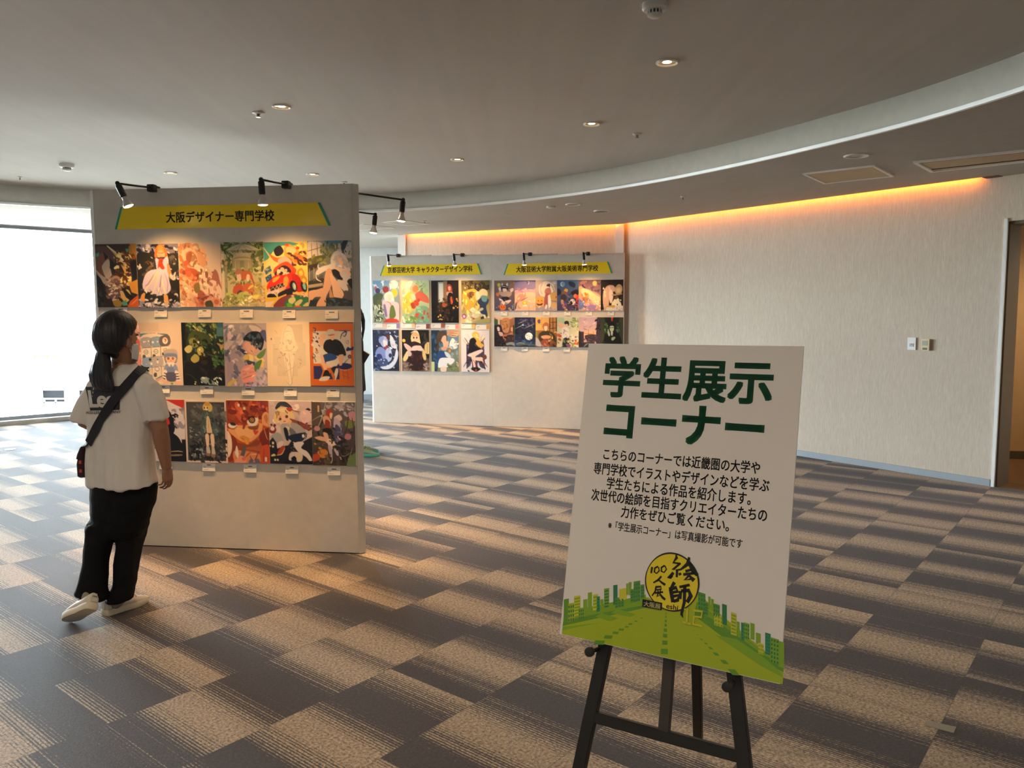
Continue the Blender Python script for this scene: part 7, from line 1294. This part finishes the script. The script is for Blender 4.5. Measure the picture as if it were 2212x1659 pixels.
for k in range(5):
    a = -.9 + k * .45; mb.tube([HM2 @ V((math.sin(a) * .07, -.05 - math.cos(a) * .03, -.02)), HM2 @ V((math.sin(a) * .10, -.06 - math.cos(a) * .05, -.14)), HM2 @ V((math.sin(a + .1) * .11, -.05 - math.cos(a) * .05, -.25))], [.035, .036, .008], 10)
for s in (-1, 1): mb.tube([HM2 @ V((s * .068, .03, .05)), HM2 @ V((s * .084, .05, -.03)), HM2 @ V((s * .080, .075, -.12)), HM2 @ V((s * .083, .065, -.18)), HM2 @ V((s * .078, .085, -.235))], [.02, .022, .018, .014, .004], 10)
hm = fuse(mb, .005, 2, .5); mesh_obj('hair_length', hm, M_HAIR, man)
SM = (simple('grey_mesh_upper', '#8a9488', .7, var=.15, scale=60), simple('teal_sole', '#4fb59f', .6), simple('lime_lace', '#a9c95e', .7), simple('dark_heel', '#2c3a3c', .6))
tip = at_z(821, 985)
for q, hp in ((0, tip + V((-.275, -.02, 0))), (1, tip + V((-.33, .22, 0)))):
    sr2 = thing('shoe', None, None, hp - MX); sr2.parent = man; shoe(sr2, hp, frame(hp + V((0, 0, .001)), (1, -.06, 0)), SM, .275)
ph = thing('folder', 'dark folder with an orange edge, held up just behind the edge of the column', 'folder', mp(-.02, .115, 1.085), Euler((.0, .55, 0)).to_matrix())
MB().box((0, 0, 0), (.09, .012, .14)).build('cover', simple('black_cover', '#15151a', .6), ph, bevel=.002)
MB().box((0, 0, .071), (.092, .014, .006)).build('edge_band', simple('orange_band', '#c98a2a', .5), ph)
# ============================================================ outside the glass
M_XWALL = simple('white_cladding', '#e9ecee', .6); M_XGROUND = simple('bright_paving', '#a2a39e', .8)
mb = MB(); mb.box((-60, 260, -6.1), (900, 900, .2)); struct(mb.build('ground_outside', M_XGROUND), 'bright pavement far below the window', 'ground')
def xb(px0, py0, px1, py1, Y, deep, mat, mb=None):
    """a block standing at depth Y behind the glass, spanning the given sight lines"""
    a, b = at_depth(px0, py0, Y), at_depth(px1, py1, Y); mb = mb or MB(); mb.box(((a.x + b.x) / 2, Y + deep / 2, (a.z + b.z) / 2), (abs(b.x - a.x), deep, abs(b.z - a.z))); return mb
YG = 34.0
g = thing('parking_building', 'white building across the street with a dark parking deck opening, seen through the window', 'building', at_depth(110, 880, YG))
o_ = g.location
a, b = at_depth(-160, 835, YG), at_depth(240, 835, YG); za = a.z; zo0, zo1 = at_depth(110, 872, YG).z, at_depth(110, 843, YG).z; xo0, xo1 = at_depth(72, 850, YG).x, at_depth(196, 850, YG).x
mb = MB(); mb.box(((a.x + xo0) / 2, YG + 3, (za - 6) / 2), (xo0 - a.x, 6, za + 6)); mb.box(((xo1 + b.x + 14) / 2, YG + 3, (za - 6) / 2), (b.x + 14 - xo1, 6, za + 6)); mb.box(((xo0 + xo1) / 2, YG + 3, (zo0 - 6) / 2), (xo1 - xo0, 6, zo0 + 6)); mb.box(((xo0 + xo1) / 2, YG + 3, (zo1 + za) / 2), (xo1 - xo0, 6, za - zo1)); mb.build('wall', M_XWALL, g, org=o_)
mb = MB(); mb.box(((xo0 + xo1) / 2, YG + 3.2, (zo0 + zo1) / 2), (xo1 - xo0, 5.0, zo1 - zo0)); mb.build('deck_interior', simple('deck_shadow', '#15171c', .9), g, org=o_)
mb = MB(); zr = zo0 + (zo1 - zo0) * .38
for z in (zr, zo0 + .06): mb.box(((xo0 + xo1) / 2, YG - .06, z), (xo1 - xo0, .06, .06))
for k in range(6): mb.box((xo0 + (xo1 - xo0) * k / 5, YG - .06, (zo0 + zr) / 2), (.06, .06, zr - zo0))
mb.build('railing', simple('railing_paint', '#7f8b96', .5), g, org=o_)
mb = MB(); mb.box((at_depth(158, 850, YG).x, YG - .1, (zo0 + zo1) / 2), (.5, .3, zo1 - zo0)); mb.build('column', simple('pale_column', '#5d6a72', .6), g, org=o_)
# tall tower, pale with distance, a band of teal panes
YT = 140.0; t = thing('tower', 'tall pale tower with a strip of teal windows far beyond the window', 'building', at_depth(58, 700, YT) * 1.0)
xb(20, 560, 150, 760, YT + 1, 12, M_XWALL).build('wall', M_XWALL, t, org=t.location)
mb = MB()
for k in range(10): xb(55 + k * .9, 551 + k * 10.5, 63 + k * .5, 556 + k * 10.5, YT - .2, .8, None, mb)
mb.build('window', simple('teal_panes', '#5d9a96', .3), t, org=t.location)
YA = 90.0; mb = MB(); arc = [at_depth(x, y, YA) for x, y in ((165, 738), (167, 722), (172, 706), (180, 691), (190, 678), (204, 667), (222, 658))]
mb.tube(arc, .10, 8); o = mb.build('steel_arch', simple('blue_steel', '#5a64a4', .5), smooth=True); tag(o, 'thin blue steel arch rising beyond the street', 'arch')
YL = 60.0; g2 = thing('low_building', 'low pale building with blue window bands at the far side of the street', 'building', at_depth(172, 760, YL))
xb(125, 742, 215, 790, YL + .4, 6, M_XWALL).build('wall', M_XWALL, g2, org=g2.location)
mb = MB(); xb(144, 747, 162, 752, YL, .5, None, mb); xb(168, 746, 196, 753, YL, .5, None, mb); mb.build('window', simple('blue_panes', '#4f7486', .3), g2, org=g2.location)
mb = MB(); xb(166, 763, 184, 778, YL, .5, None, mb); mb.build('shopfront', simple('teal_front', '#54868c', .3), g2, org=g2.location)
M_LEAF = simple('sunlit_leaves', '#6d7a2c', .8, var=.3, scale=3); M_BARK = simple('pale_bark', '#6b6152', .8)
for k, (px, py, r) in enumerate(((78, 768, .62), (98, 769, .45), (122, 768, .55), (193, 767, .55))):
    c = at_depth(px, py, 120); t = thing('street_tree', ('small round street tree, leftmost through the window', 'smallest street tree in the row', 'street tree in the middle of the row', 'street tree nearest the column edge')[k], 'tree', (c.x, c.y, -6), group=None)
    mb = MB(); r_ = random.Random(k)
    for i in range(60):
        q = V((r_.gauss(0, 1), r_.gauss(0, 1), r_.gauss(0, .8))).normalized() * r * r_.uniform(.35, 1); mb.ball(c + q, r * r_.uniform(.10, .22), 6, 5)
    mb.build('foliage', M_LEAF, t, org=t.location); mb = MB(); mb.cyl((c.x, c.y, -6), c, .05, 8); mb.build('trunk', M_BARK, t, org=t.location)
